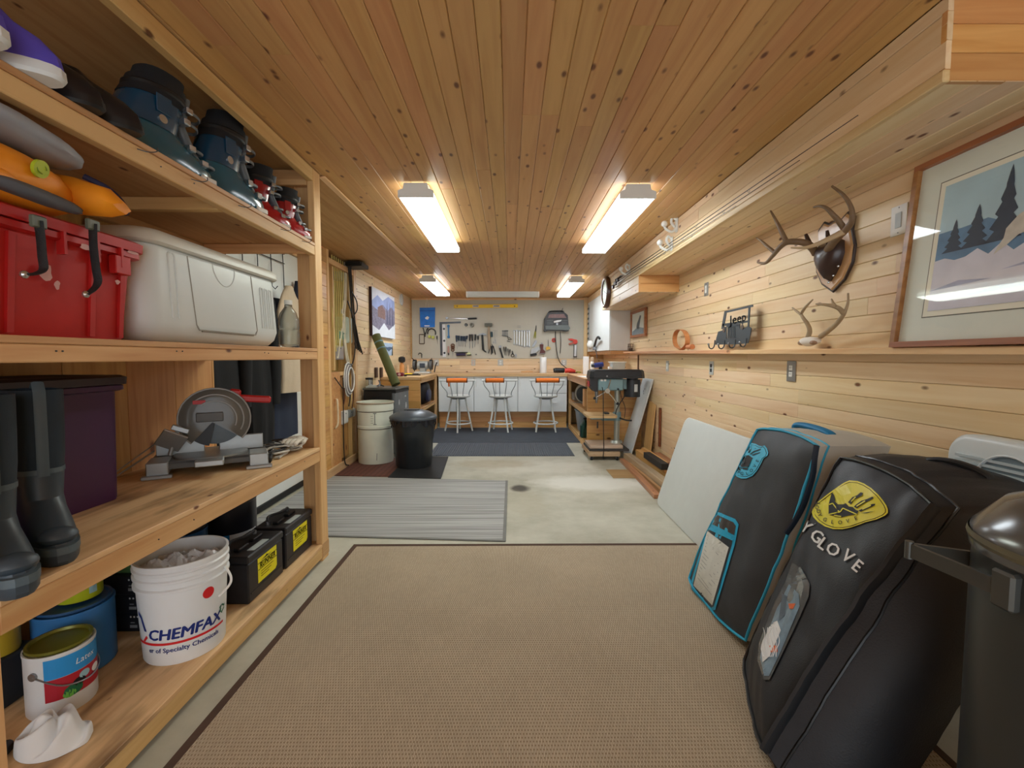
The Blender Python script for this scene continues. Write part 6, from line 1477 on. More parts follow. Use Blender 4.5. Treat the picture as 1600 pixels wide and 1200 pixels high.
for k in range(5): MB().cyl((.785+.034*k, 7.96, ZW+.047), (.795+.034*k, 7.96, ZW+.047), .0435, n=14).build('cooling_fin', DSTEEL, t)
MB().box(.20, .42, 8.28, 8.34, ZW, ZW+.028, .003).build('wood_offcut', SX, label='pale wood offcut against the back wall on the worktop', cat='timber')
# right worktop
t = thing('carton', 'tall white box standing at the right corner of the worktop', 'box', (1.235, 7.40, ZW))
m = MB(); m.box(1.19, 1.275, 7.36, 7.44, ZW, ZW+.29, .006); m.build('box', PAPER, t)
t = thing('bottle', 'small white bottle with tan top next to the white box', 'bottle', (1.30, 7.20, ZW)); MB().lathe([(0, 0), (.034, 0), (.034, .17), (.028, .20), (.014, .215), (0, .215)], 18, (1.30, 7.20, ZW)).build('body', WHITEP, t); MB().lathe([(.02, .213), (.026, .225), (.026, .25), (.03, .27), (0, .285)], 14, (1.30, 7.20, ZW)).build('cap', M('tan_cap', (206, 186, 160), .6), t)
t = thing('drill_driver', 'dark blue cordless driver on the right worktop', 'power tool', (1.30, 6.55, ZW))
NB = M('navy_tool', (38, 52, 122), .4, var=.15)
MB().cyl((1.21, 6.55, ZW+.16), (1.34, 6.55, ZW+.175), .036, n=14).build('motor', NB, t); MB().box(1.28, 1.325, 6.53, 6.57, ZW+.02, ZW+.15, .01).build('grip', BLACKP, t); MB().box(1.25, 1.36, 6.51, 6.59, ZW, ZW+.045, .008).build('battery', NB, t); MB().cyl((1.17, 6.55, ZW+.156), (1.21, 6.55, ZW+.16), .02, .028, 12).build('chuck', BLACKP, t)
t = thing('storage_box', 'translucent white box on the worktop behind the drill press', 'box', (1.53, 6.55, ZW)); m = MB(); m.loft([[(a, b, z) for a, b in rrect(.20-k, .16-k, .02, 3, 1.545, 6.55)] for z, k in ((ZW, .02), (ZW+.19, 0), (ZW+.20, -.008))]); m.build('body', M('milky', (196, 204, 204), .4), t); MB().box(1.43, 1.66, 6.46, 6.64, ZW+.201, ZW+.214, .004).build('lid', WHITEP, t)
t = thing('storage_box', 'small white box beside the translucent box behind the drill press', 'box', (1.42, 6.45, ZW)); m = MB(); m.box(1.395, 1.44, 6.42, 6.50, ZW, ZW+.145, .004); m.build('body', PAPER, t)
t = thing('paper_stack', 'white papers overhanging the right worktop edge', 'paper', (1.10, 6.4, ZW)); m = MB(); m.at((1.12, 6.35, ZW), (0, 0, .12)); m.box(-.11, .11, -.28, .28, 0, .006, 0); m.build('sheet', PAPER, t)
m = MB(); m.box(1.10, 1.22, 5.93, 6.04, ZW, ZW+.075, .005); m.build('tool_case', M('slate_case', (70, 80, 84), .5), label='small slate case at the near end of the right worktop', cat='case')

# ------------------------------------------------------------------ wall cabinet and what hangs on it
wcab = thing('wall_cabinet', 'white wall cabinet in the right rear corner', 'cabinet', (1.57, 7.4, 1.31))
MB().box(1.436, XR-.004, 6.515, D-.02, 1.315, 2.198, .003).build('body', M('cabinet_side', (214, 208, 200), .45, var=.02), wcab)
for a, b in ((6.52, 7.13), (7.135, 7.75), (7.755, 8.36)): MB().box(1.417, 1.435, a, b, 1.318, 2.196, .002).build('door', WHITE, wcab)
MB().box(1.45, XR-.002, 6.55, 8.38, 1.262, 1.313, .003).build('wood_base', CLAD, wcab)
kn = thing('key_rail', 'strip of small dark clips down the far edge of the wall cabinet', 'clip rail', (1.41, 8.2, 1.4))
MB().box(1.408, 1.4165, 8.17, 8.25, 1.42, 2.15, .002).build('rail', M('rail_grey', (188, 192, 190), .5), kn)
for k in range(8): MB().box(1.392, 1.408, 8.16, 8.26, 1.45+.088*k, 1.485+.088*k, .005).build('clip', M('clip_grey', (110, 112, 108), .5, var=.2), kn)
lm = thing('clip_lamp', 'white clip lamp with black arm on the wall cabinet front', 'lamp', (1.36, 7.3, 1.36))
MB().ell((1.36, 7.75, 1.43), (.055, .10, .075), 16, 10).build('shade', WHITEP, lm)
MB().tube(bez([(1.40, 7.60, 1.38), (1.385, 7.45, 1.42), (1.37, 7.25, 1.50), (1.36, 7.05, 1.53), (1.37, 6.98, 1.50)], 6), .018, 8).build('arm', BLACKP, lm)
MB().tube(bez([(1.385, 7.50, 1.37), (1.40, 7.40, 1.30), (1.40, 7.34, 1.20)], 5), .006, 6).build('lead', BLACKP, lm)
MB().box(1.375, 1.4165, 7.45, 7.62, 1.335, 1.39, .008).build('clip', M('lamp_grey', (140, 146, 150), .4), lm)

# ------------------------------------------------------------------ clock, hooks and rods on the soffit
ck2 = thing('wall_clock', 'round wall clock with dark wooden rim on the soffit face', 'clock', (1.305, 6.15, 2.09))
cy_, cz_ = 6.15, 2.085
def xlathe(prof, mt, nm, par, n=36):
    m = MB(); m.lathe(prof, n); m.v = [V((XS-p.z, cy_+p.x, cz_+p.y)) for p in m.v]; return m.build(nm, mt, par, smooth=40)
xlathe([(0, .001), (.205, .001), (.212, .012), (.206, .045), (.188, .056), (.168, .05), (.165, .03), (0, .03)], M('clock_wood', (84, 50, 32), .35, var=.2, coat=.3), 'rim', ck2)
xlathe([(0, .031), (.1645, .031), (.1645, .033), (0, .033)], M('clock_face', (206, 218, 204), .4), 'face', ck2)
for k in range(12):
    a = 2*PI*k/12
    m = MB(); m.at((XS-.0335, cy_+.142*math.sin(a), cz_+.142*math.cos(a)), (-a, 0, 0)); m.box(-.001, .0, -.004, .004, -.012, .012); m.build('hour_mark', INKB, ck2, smooth=0)
for a, l in ((1.2, .085), (4.4, .12)):
    m = MB(); m.at((XS-.035, cy_, cz_), (-a, 0, 0)); m.box(-.001, .0, -.004, .004, -.01, l); m.build('hand', INKB, ck2, smooth=0)
def coat_hook(label, y, z, n):
    t = thing('coat_hook', label, 'hook', (XS, y, z), group='white coat hooks on the soffit')
    for k in range(n):
        yy, zz = y-.10*k, z+.135*k*.9
        zz = z+.12*k
        m = MB(); m.box(XS-.010, XS-.0005, yy-.022, yy+.022, zz-.06, zz+.05, .004); m.build('plate', WHITEP, t)
        m = MB(); m.tube(bez([(XS-.008, yy, zz+.035), (XS-.035, yy, zz+.055), (XS-.045, yy+.005, zz+.02), (XS-.018, yy, zz-.02)], 5), .010, 8); m.build('upper_arm', WHITEP, t)
        m = MB(); m.tube(bez([(XS-.008, yy, zz-.03), (XS-.04, yy, zz-.055), (XS-.085, yy+.01, zz-.03), (XS-.095, yy+.01, zz-.005)], 5), .010, 8); m.build('lower_arm', WHITEP, t)
        m = MB(); m.ell((XS-.097, yy+.01, zz+.008), .024, 14, 10); m.build('knob', WHITEP, t)
coat_hook('double white coat hook on the soffit, nearest the camera', 3.72, 2.135, 2)
coat_hook('single white coat hook on the soffit, farther towards the clock', 5.02, 2.175, 1)
RODM = M('rod_dark', (56, 46, 42), .3, var=.2, coat=.4)
for k, (y0, y1, z0, z1, dx) in enumerate(((1.72, 5.55, 2.106, 2.150, .030), (2.05, 5.62, 2.084, 2.122, .034), (2.6, 5.72, 2.066, 2.094, .040))):
    t = thing('fishing_rod', ('thin dark fishing rod highest on the soffit hooks', 'thin dark fishing rod in the middle on the soffit hooks', 'short dark fishing rod lowest on the soffit hooks')[k], 'fishing rod', (XS-dx, (y0+y1)/2, z0), group='fishing rods on the soffit')
    P_ = lambda f: (XS-dx, y0+(y1-y0)*f, z0+(z1-z0)*f)
    MB().tube([P_(0), P_(.5), P_(.93)], [.0018, .0035, .006], 6).build('blank', RODM, t)
    MB().cyl(P_(.93), P_(1), .012, n=10).build('grip', M('rod_grip', (40, 32, 28), .8), t)
    for f in (.2, .38, .55, .7, .84): MB().tube([V(P_(f))+V((-.006*math.cos(q), 0, -.008+.008*math.sin(q))) for q in [2*PI*i/8 for i in range(8)]], .001, 4, closed=True).build('line_guide', STEEL, t)
    m = MB(); q = V(P_(.965)); m.cyl(q+V((-.02, .0, -.022)), q+V((.004, .0, -.022)), .02, n=12); m.build('reel', M('reel_dark', (74, 60, 56), .4, .5), t)

# ------------------------------------------------------------------ right wall: outlets, trophies, pictures, ledge ornaments
XN = (-1, 0, 0)
METALP = M('metal_plate', (150, 150, 146), .4, .6)
for px, py, lb_, k in ((1104, 452, 'metal outlet plate high on the right wall near the soffit', dict(plate=METALP, nh=1)), (1043, 572, 'white outlet under the ledge, farthest along the right wall', dict(plate=M('plate_grey', (190, 190, 184), .45), nh=1)), (1112, 575, 'outlet with black sockets under the ledge on the right wall', dict(plate=M('plate_grey', (190, 190, 184), .45), face=BLACKP)), (1237, 580, 'metal framed outlet under the ledge nearest the camera', dict(plate=METALP, w=.085, h=.125)), ):
    p = on(px, py, X=XR-.002); socket(lb_, XR-.0015, p.y, p.z, XN, **k)
p = on(1406, 344, X=XR-.002)
socket('white light switch plate beside the antler trophy', XR-.0015, p.y, p.z, XN, w=.085, h=.13, face=M('switch_grey', (170, 178, 176), .4), name='switch', nh=1)

def on_surface(pts, X): return [tuple(on(a, b, X=X+dx)) for a, b, dx in pts]
ANT = M('antler', (122, 98, 72), .55, var=.25, vscale=20, bump=.25); ANTL = M('antler_pale', (196, 170, 132), .55, var=.15)
tr = thing('antler_trophy', 'dark brown antlers on a wooden shield plaque on the right wall', 'antlers', (1.70, 2.42, 1.6))
yc, zc = on(1302, 402, X=1.70).y, on(1302, 402, X=1.70).z
shield = [(-.002, .185), (.045, .178), (.085, .20), (.125, .17), (.115, .11), (.138, .03), (.128, -.05), (.08, -.125), (.0, -.175), (-.08, -.125), (-.128, -.05), (-.138, .03), (-.115, .11), (-.125, .17), (-.085, .20), (-.045, .178)]
m = MB(); m.loft([[(XR-.001, yc+a*1.0, zc+b) for a, b in shield], [(XR-.018, yc+a*1.0, zc+b) for a, b in shield], [(XR-.026, yc+a*.94, zc+b*.94) for a, b in shield]]); m.build('plaque', M('plaque_wood', (196, 152, 104), .4, var=.1, coat=.3), tr, smooth=0)
m = MB(); m.tube([(XR-.012, yc+a*1.012, zc+b*1.012) for a, b in shield], .008, 6, closed=True); m.build('plaque_edge', M('plaque_dark', (54, 36, 26), .5), tr)
LEAT = M('skull_leather', (62, 44, 40), .35, var=.2, coat=.2)
LO = [(-.085,.06),(-.05,.078),(0,.072),(.05,.078),(.085,.06),(.09,.0),(.068,-.055),(.034,-.098),(0,-.128),(-.034,-.098),(-.068,-.055),(-.09,0)]
m = MB(); m.loft([[(XR-.0265-d, yc+a*k, zc-.005+(b+.01)*k) for a, b in LO] for d, k in ((0, 1.02), (.012, 1.0), (.04, .88), (.06, .62), (.068, .25))]); m.build('skull_cap', LEAT, tr, smooth=80)
for a in (-2.4, -2.0, -1.57, -1.1, -.7): m = MB(); q = min(LO, key=lambda p: abs(math.atan2(p[1], p[0])-a) if a > -PI else 9); m.ell((XR-.040, yc+q[0]*.98, zc-.005+q[1]*.98), .007, 8, 6); m.build('tack', CHROME, tr)
def beam(par, pts, r0, r1, mt, X, nm='antler'):
    P3 = bez(on_surface(pts, X), 6); n = len(P3)
    m = MB(); m.tube(P3, [r0+(r1-r0)*(i/(n-1))**1.3 for i in range(n)], 8); return m.build(nm, mt, par, smooth=60)
X0 = 1.66
a1 = beam(tr, [(1275, 396, 0), (1268, 386, -.04), (1255, 379, -.09), (1232, 378, -.15), (1220, 385, -.17), (1208, 399, -.17), (1196, 411, -.16), (1184, 410, -.15)], .021, .006, ANT, X0)
beam(a1 and tr, [(1229, 379, -.15), (1221, 362, -.17), (1212, 344, -.18), (1204, 329, -.18)], .014, .004, ANT, X0, 'tine')
beam(tr, [(1211, 395, -.17), (1200, 386, -.18), (1190, 377, -.18), (1182, 372, -.17)], .011, .004, ANT, X0, 'tine')
beam(tr, [(1267, 386, -.04), (1263, 376, -.06), (1259, 366, -.07)], .014, .008, BRNT, X0, 'tine')
beam(tr, [(1292, 394, 0), (1298, 384, -.03), (1308, 372, -.06), (1322, 358, -.08), (1331, 345, -.09), (1330, 325, -.10), (1318, 305, -.12), (1300, 291, -.13)], .022, .005, ANT, X0)
beam(tr, [(1320, 359, -.08), (1311, 346, -.11), (1302, 336, -.14), (1292, 326, -.16), (1282, 322, -.17), (1271, 324, -.17)], .014, .004, ANT, X0, 'tine')
beam(tr, [(1318, 362, -.08), (1298, 372, -.13), (1278, 381, -.18), (1258, 387, -.22), (1236, 387, -.25)], .015, .004, ANTL, X0, 'tine')
beam(tr, [(1295, 385, -.03), (1294, 372, -.05), (1292, 360, -.06)], .013, .007, BRNT, X0, 'tine')
sk2 = thing('antler_skull', 'small pale antlers on a white skull plate standing on the ledge', 'antlers', tuple(on(1266, 541, X=1.665)))
BONE = M('bone', (232, 224, 212), .6, var=.08, bump=.2)
c = on(1265, 532, X=1.66)
m = MB()
m.surf(lambda u, v: (1.662+.035*math.cos(2*PI*u)*math.sin(PI*v), c.y+.082*math.sin(2*PI*u)*math.sin(PI*v)*(1+.12*math.cos(4*PI*u)), c.z-.004-.026*math.cos(PI*v)*(1+.25*mnoise.noise(V((4*u, 5*v, 2))))), 22, 12, True); m.build('skull_plate', BONE, sk2, smooth=60)
for dy in (-.05, .05): m = MB(); m.ell((1.648, c.y+dy, c.z-.012), (.018, .022, .014), 10, 6); m.build('eye_socket', M('socket_tan', (160, 128, 104), .7), sk2)
AN2 = M('antler_tan', (170, 148, 116), .55, var=.2, vscale=20)
beam(sk2, [(1262, 528, 0), (1265, 517, 0), (1262, 507, -.01), (1255, 497, -.02), (1251, 491, -.02), (1244, 486, -.02), (1238, 481, -.02)], .013, .004, AN2, 1.66)
beam(sk2, [(1251, 491, -.02), (1257, 482, -.03), (1264, 474, -.04), (1270, 468, -.04)], .009, .003, AN2, 1.66, 'tine')
beam(sk2, [(1282, 526, 0), (1294, 517, -.01), (1307, 506, -.03), (1317, 493, -.05), (1321, 485, -.05), (1325, 472, -.05), (1325, 458, -.05)], .013, .004, AN2, 1.66)
beam(sk2, [(1318, 490, -.05), (1311, 482, -.08), (1300, 478, -.11), (1288, 476, -.13), (1275, 475, -.14)], .012, .004, AN2, 1.66, 'tine')
beam(sk2, [(1306, 480, -.10), (1302, 474, -.10), (1299, 467, -.10)], .008, .003, AN2, 1.66, 'tine')

# big framed print resting on the ledge and leaning back
fp_ = thing('framed_picture', 'large framed winter wildlife print leaning on the ledge at right', 'picture', (1.65, 1.45, 1.262))
PY0, PY1 = 1.935, .93
bot, topp = V((1.636, 0, 1.2595)), V((1.708, 0, 2.005))
dz = topp-bot; PLn = dz.length; dzn = dz.normalized(); nn = V((0, 0, 0))
nrm = V((-dzn.z, 0, dzn.x))
def FPt(a, b, k=0): return bot+dzn*b+V((0, PY0-a, 0))+nrm*k    # a from the far edge towards the camera
WF = PY0-PY1
def fbox(nm, a0, a1, b0, b1, k0, k1, mt):
    m = MB(); m.loft([[FPt(a0, b0, k), FPt(a1, b0, k), FPt(a1, b1, k), FPt(a0, b1, k)] for k in (k0, k1)]); return m.build(nm, mt, fp_, smooth=0)
FRW = wood('frame_wood', 1, (168, 112, 66), (132, 80, 42), knots=.02, tint=.02, rough=.35)
fw = .022
fbox('frame', 0, WF, 0, fw, .0, .026, FRW); fbox('frame', 0, WF, PLn-fw, PLn, .0, .026, FRW); fbox('frame', 0, fw, fw, PLn-fw, .0, .026, FRW); fbox('frame', WF-fw, WF, fw, PLn-fw, .0, .026, FRW)
fbox('backing', fw, WF-fw, fw, PLn-fw, .001, .006, M('backing_card', (150, 120, 90), .8))
D_ = lambda k: (lambda a, b: FPt(a, b, .006+.0006*k))
def R4(a0, a1, b0, b1): return [(a0, b0), (a1, b0), (a1, b1), (a0, b1)]
decal(R4(fw, WF-fw, fw, PLn-fw), D_(1), M('mount_board', (226, 234, 224), .7, var=.02), fp_, 'mount')
decal(R4(.115, WF-.115, .115, PLn-.105), D_(2), M('mount_line', (104, 108, 98), .7), fp_, 'mount_line')
decal(R4(.119, WF-.119, .119, PLn-.109), D_(3), M('mount_cream', (242, 242, 226), .7, var=.02), fp_, 'mount_inner')
a0, a1, b0, b1 = .140, WF-.14, .140, PLn-.128
decal(R4(a0, a1, b0, b1), D_(4), M('print_sky', (180, 214, 228), .6, var=.15, vscale=4), fp_, 'print')
hh = b1-b0; ww = a1-a0
import random as _r
_r.seed(5)
def ridge(n, base, amp, sd): return [(a0+ww*i/n, b0+hh*(base+amp*mnoise.noise(V((i*.9, sd, 1))))) for i in range(n+1)]
decal([(a0, b0)]+[(a1, b0)]+ridge(16, .62, .10, 2)[::-1], D_(5), M('print_forest', (92, 134, 172), .6, var=.35, vscale=14), fp_, 'print')
for q, w, h in ((.09, .035, .24), (.20, .045, .30), (.33, .05, .50), (.62, .04, .34), (.82, .06, .48)):
    base = b0+hh*.45; h *= hh
    pts = []
    for k in range(5): pts += [(a0+ww*q-w*(1-k/5)*1.2, base+h*k/5), (a0+ww*q-w*(1-k/5)*.6, base+h*(k+.75)/5)]
    pts2 = [(2*(a0+ww*q)-x, y) for x, y in pts][::-1]
    decal(pts+[(a0+ww*q, base+h*1.05)]+pts2, D_(6), M('print_pine', (42, 62, 84), .6, var=.2, vscale=60), fp_, 'print')
decal([(a0, b0)]+[(a1, b0)]+ridge(18, .40, .07, 7)[::-1], D_(7), M('print_snow', (216, 218, 232), .6, var=.12, vscale=9), fp_, 'print')
for q, y, w in ((.15, .18, .16), (.55, .26, .2), (.35, .10, .22), (.8, .14, .2)): decal([(a0+ww*(q-w), b0+hh*(y-.02)), (a0+ww*q, b0+hh*(y+.035)), (a0+ww*min(.99, q+w), b0+hh*(y+.01)), (a0+ww*q, b0+hh*(y-.005))], D_(8), M('print_snow_shade', (168, 176, 206), .6, var=.15, vscale=20), fp_, 'print')
# pale stag shape bending down
qa, qb = a0+ww*.36, b0+hh*.42
decal([(qa-.012, qb+.05), (qa+.02, qb+.085), (qa+.07, qb+.11), (qa+.11, qb+.12), (qa+.13, qb+.09), (qa+.12, qb+.05), (qa+.08, qb+.03), (qa+.03, qb+.02), (qa+.0, qb-.005), (qa-.04, qb-.03), (qa-.03, qb-.005), (qa-.015, qb+.02)], D_(9), M('print_stag', (206, 204, 194), .6, var=.2, vscale=30), fp_, 'print')
decal(R4(fw, WF-fw, fw, PLn-fw), lambda a, b: FPt(a, b, .017), pane_glass(), fp_, 'glass')

sf = thing('framed_picture', 'small wood framed bird print on the right wall near the cabinet', 'picture', (1.70, 6.0, 1.49))
y0, y1, z0, z1 = 5.72, 6.42, 1.485, 1.845
for a, b, c_, d_ in ((y0, y1, z0, z0+.035), (y0, y1, z1-.035, z1), (y0, y0+.05, z0+.035, z1-.035), (y1-.05, y1, z0+.035, z1-.035)): MB().box(1.685, 1.718, a, b, c_, d_, .004).build('frame', FRW, sf)
MB().box(1.70, 1.716, y0+.05, y1-.05, z0+.035, z1-.035).build('print', M('print_pale', (206, 212, 204), .6, var=.05), sf)
Sf = lambda k: (lambda a, b: (1.6995-.0006*k, y1-.05-a, z0+.035+b))
decal([(.22, .10), (.30, .06), (.36, .10), (.40, .18), (.44, .235), (.38, .25), (.32, .20), (.25, .15)], Sf(1), M('print_bird', (86, 96, 104), .6, var=.3, vscale=30), sf, 'print')
decal([(.02, .0), (.58, .0), (.58, .07), (.3, .10), (.02, .05)], Sf(1), M('print_reeds', (120, 132, 138), .6, var=.3, vscale=40), sf, 'print')

# ornaments on the ledge
zl = lambda y: 1.2435+.0088*y
bk3 = thing('wire_basket', 'small wire basket at the far end of the ledge', 'basket', (1.675, 6.30, zl(6.3)))
for z, r in ((.004, .035), (.035, .040), (.07, .040), (.10, .036)): MB().tube([(1.668+r*math.cos(q), 6.30+r*1.6*math.sin(q), zl(6.3)+z) for q in [2*PI*i/20 for i in range(20)]], .0035, 5, closed=True).build('hoop', M('wire_brown', (120, 98, 80), .5, .4), bk3)
for i in range(10): q = 2*PI*i/10; MB().tube([(1.668+r*math.cos(q), 6.30+r*1.6*math.sin(q), zl(6.3)+z) for z, r in ((.003, .035), (.035, .04), (.10, .036))], .003, 5).build('wire', M('wire_brown', (120, 98, 80), .5, .4), bk3)
MB().ell((1.668, 6.30, zl(6.3)+.03), (.03, .045, .024), 12, 8).build('contents', M('dark_bits', (84, 66, 56), .8, var=.4, vscale=60), bk3)
rw_ = thing('wooden_ring', 'bent wooden ring ornament standing on the ledge', 'ornament', tuple(on(1068, 548, X=1.66)))
RW = wood('ring_wood', 1, (204, 138, 84), (178, 108, 60), knots=.01, tint=.02)
ring_px = [(1065, 547), (1056, 540), (1054, 528), (1057, 518), (1063, 514.5), (1070, 518), (1074, 527), (1074, 537), (1070, 543)]
P3 = bez(on_surface([(a, b, -.01) for a, b in ring_px]+[(1065, 547, -.01)], 1.665), 5)
m = MB(); rows = []
for p, q in zip(P3, P3[1:]+P3[-1:]):
    pass
ctr = sum((p for p in P3), V((0, 0, 0)))/len(P3)
secs = []
for p in P3[:-1]:
    o_ = (p-ctr); i_ = ctr+o_*.955
    secs.append([(p.x-.022, p.y, p.z), (p.x+.022, p.y, p.z), (i_.x+.022, i_.y, i_.z), (i_.x-.022, i_.y, i_.z)])
secs.append(secs[0]); m.loft(secs, caps=False); m.build('ring', RW, rw_, smooth=40)
q = on(1080, 541, X=1.655); m = MB(); m.cyl((1.655, q.y+.09, zl(q.y)+.034), (1.655, q.y-.03, zl(q.y)+.034), .020, .024, 16); m.build('collar', RW, rw_)
jp = thing('hook_rack', 'grey metal hook rack with grille cut-out lettered Jeep on the ledge', 'hook rack', tuple(on(1150, 545, X=1.655)))
JG = M('rack_grey', (84, 90, 94), .45, .5, var=.1)
JX = lambda cx, cy, dx=0: on(1020+cx/6.6667, 440+cy/6.6667, X=1.650+dx)
def jpoly(nm, pts, mt=JG, th=.005):
    m = MB(); A = [JX(a, b) for a, b in pts]; m.loft([[p for p in A], [V((p.x+th, p.y, p.z)) for p in A]]); return m.build(nm, mt, jp, smooth=0)
jpoly('frame_bar', [(745, 310), (770, 302), (735, 490), (712, 495)]); jpoly('frame_bar', [(745, 310), (1038, 240), (1040, 262), (768, 324)]); jpoly('frame_bar', [(995, 258), (1012, 254), (1000, 470), (985, 475)])
m = MB(); m.loft([[JX(1036, 245), JX(1036, 245, .04), JX(1036, 268, .04), JX(1036, 268)], [JX(1026, 560), JX(1026, 560, .04), JX(1026, 585, .04), JX(1026, 585)]]); m.build('side_return', JG, jp, smooth=0)
jpoly('plate', [(680, 522), (725, 508), (735, 470), (765, 470), (765, 595), (872, 585), (872, 455), (905, 455), (905, 490), (960, 480), (990, 462), (1025, 485), (1005, 600), (990, 642), (900, 652), (650, 658), (660, 590)])
jpoly('crossbar', [(725, 440), (985, 405), (985, 425), (725, 465)]); jpoly('grille_top', [(765, 450), (905, 440), (905, 462), (765, 474)])
for k in range(6): jpoly('grille_bar', [(776+17*k, 462), (787+17*k, 461), (785+17*k, 595), (774+17*k, 595)])
for cx, cy in ((742, 505), (935, 475)): m = MB(); p = JX(cx, cy); m.cyl((p.x-.004, p.y, p.z), (p.x, p.y, p.z), .018, n=16); m.build('headlight', M('lamp_brown', (92, 78, 70), .4), jp)
lettering('Jeep', 165, lambda a, b: tuple(JX(888+a*.62, 388-b*.80-a*.16, -.002)), JG, jp, bold=4.5)
for cx, cy in ((648, 640), (750, 640), (860, 632), (975, 620)):
    P_ = [JX(cx, cy-30, -.002), JX(cx-8, cy+30, -.004), JX(cx-30, cy+58, -.02), JX(cx-58, cy+50, -.045), JX(cx-66, cy+18, -.055)]
    m = MB(); m.tube(bez(P_, 5), .005, 6); m.build('hook', JG, jp)
    m = MB(); m.ell(tuple(JX(cx-68, cy+14, -.056)), .009, 10, 6); m.build('hook_ball', STEEL, jp)
# ------------------------------------------------------------------ drill press on a wheeled dolly
dl = thing('dolly', 'low wooden dolly on casters under the drill press', 'dolly', (1.15, 5.55, 0))
for y0, y1 in ((5.305, 5.355), (5.80, 5.85)): MB().box(.93, 1.30, y0, y1, .048, .10, .003).build('crossbar', wood('dolly_wood_x', 0, (196, 166, 136), (168, 134, 104)), dl)
for x0, x1 in ((.93, .985), (1.245, 1.30)): MB().box(x0, x1, 5.356, 5.799, .052, .10, .003).build('side_bar', wood('dolly_wood_y', 1, (190, 150, 112), (160, 118, 84)), dl)
for x, y in ((.965, 5.335), (1.27, 5.335), (.965, 5.82), (1.27, 5.82)):
    c = MB().cyl((x-.012, y, .024), (x+.012, y, .024), .024, n=16).build('caster', BLACKR, dl)
    MB().box(x-.018, x-.0125, y-.012, y+.012, .024, .05).box(x+.0125, x+.018, y-.012, y+.012, .024, .05).build('fork', STEEL, c)
dp = thing('drill_press', 'pale blue drill press with black belt cover on a wooden dolly', 'drill press', (1.25, 5.56, .1005))
DPB = M('press_blue', (122, 150, 156), .4, .2, var=.1); DPK = M('press_black', (40, 42, 46), .4, var=.15); DPG = M('press_column', (166, 170, 162), .35, .6, var=.1)
MB().box(.945, 1.42, 5.36, 5.80, .1005, .125, .003).build('base_board', M('dark_board', (62, 60, 58), .7), dp)
MB().box(.955, 1.35, 5.38, 5.76, .1255, .165, .004).build('base_plate', wood('press_base_wood', 0, (196, 178, 156), (164, 142, 118)), dp)
cx, cy = 1.318, 5.58
MB().cyl((cx, cy, .1655), (cx, cy, .195), .078, .06, 24).build('column_foot', DPG, dp)
MB().cyl((cx, cy, .195), (cx, cy, .98), .034, n=24).build('column', DPG, dp)
MB().loft([[(a, b, z) for a, b in ((.955, 5.46), (1.0, 5.43), (1.58, 5.44), (1.63, 5.50), (1.63, 5.68), (1.58, 5.73), (1.0, 5.72), (.955, 5.68))] for z in (.965, .985)]).build('belt_tray', DPK, dp, smooth=0)
MB().loft([[(cx+.0+(a-cx)*k, cy+(b-cy)*k, z) for a, b in ((.955, 5.46), (1.0, 5.43), (1.58, 5.44), (1.63, 5.50), (1.63, 5.68), (1.58, 5.73), (1.0, 5.72), (.955, 5.68))] for z, k in ((.986, 1), (1.05, .97), (1.068, .90))]).build('belt_cover', DPK, dp, smooth=0)
MB().cyl((1.16, 5.428, .992), (1.16, 5.436, .992), .010, n=10).build('cover_knob', STEEL, dp)
MB().box(1.06, 1.37, 5.47, 5.69, .815, .964, .012).build('head', DPB, dp)
m = MB(); m.prism([(.965, .964), (1.06, .964), (1.06, .80), (1.02, .805), (.98, .85), (.965, .90)], 5.475, 5.685, 'xz'); m.build('front_cover', DPK, dp, smooth=0)
MB().box(.957, .966, 5.52, 5.64, .86, .93, .003).build('switch', RED, dp)
MB().cyl((1.065, 5.58, .80), (1.065, 5.58, .70), .024, .020, 16).build('quill', STEEL, dp); MB().cyl((1.065, 5.58, .70), (1.065, 5.58, .655), .018, .010, 14).build('chuck', STEEL, dp)
MB().cyl((1.165, 5.42, .815), (1.165, 5.475, .815), .030, n=20).build('feed_hub', CHROME, dp)
for ex, ez in ((1.01, .73), (1.285, .665), (1.20, .955)):
    m = MB(); m.cyl((1.165, 5.435, .815), (ex, 5.415, ez), .0075, n=8); s_ = m.build('feed_spoke', CHROME, dp)
    if ez < .9: m = MB(); m.ell((ex, 5.414, ez), .018, 12, 8); m.build('knob', BLACKP, s_)
for x in (1.09, 1.13): MB().box(x, x+.028, 5.466, 5.471, .93, .955, .001).build('scale_plate', PAPER, dp)
MB().cyl((1.30, 5.47, .835), (1.30, 5.445, .835), .012, n=8).build('lock_knob', BLACKP, dp)
MB().cyl((1.50, 5.58, .735), (1.50, 5.58, .945), .098, n=28).build('motor', DPK, dp)
MB().cyl((1.50, 5.58, .945), (1.50, 5.58, .963), .07, n=24).build('motor_cap', DPK, dp)
m = MB(); m.surf(lambda u, v: (1.50+.0985*math.cos(-1.55+.45*u), 5.58+.0985*math.sin(-1.55+.45*u), .80+.09*v), 6, 1); m.build('motor_label', M('label_grey', (196, 200, 200), .5), dp, smooth=0, fix=False)
MB().box(1.37, 1.42, 5.52, 5.64, .83, .95, .004).build('motor_mount', DPB, dp)
m = MB(); m.tube(bez([(1.42, 5.50, .90), (1.40, 5.44, .80), (1.30, 5.46, .62), (1.28, 5.50, .52)], 6), .006, 6); m.build('motor_lead', BLACKR, dp)
MB().cyl((cx, cy, .44), (cx, cy, .545), .05, n=20).build('table_collar', DPB, dp)
MB().loft([[(a, b, z) for a, b in rrect(.36, .42, .05, 4, 1.10, 5.56)] for z in (.497, .525)]).build('wooden_table', BENCH, dp)
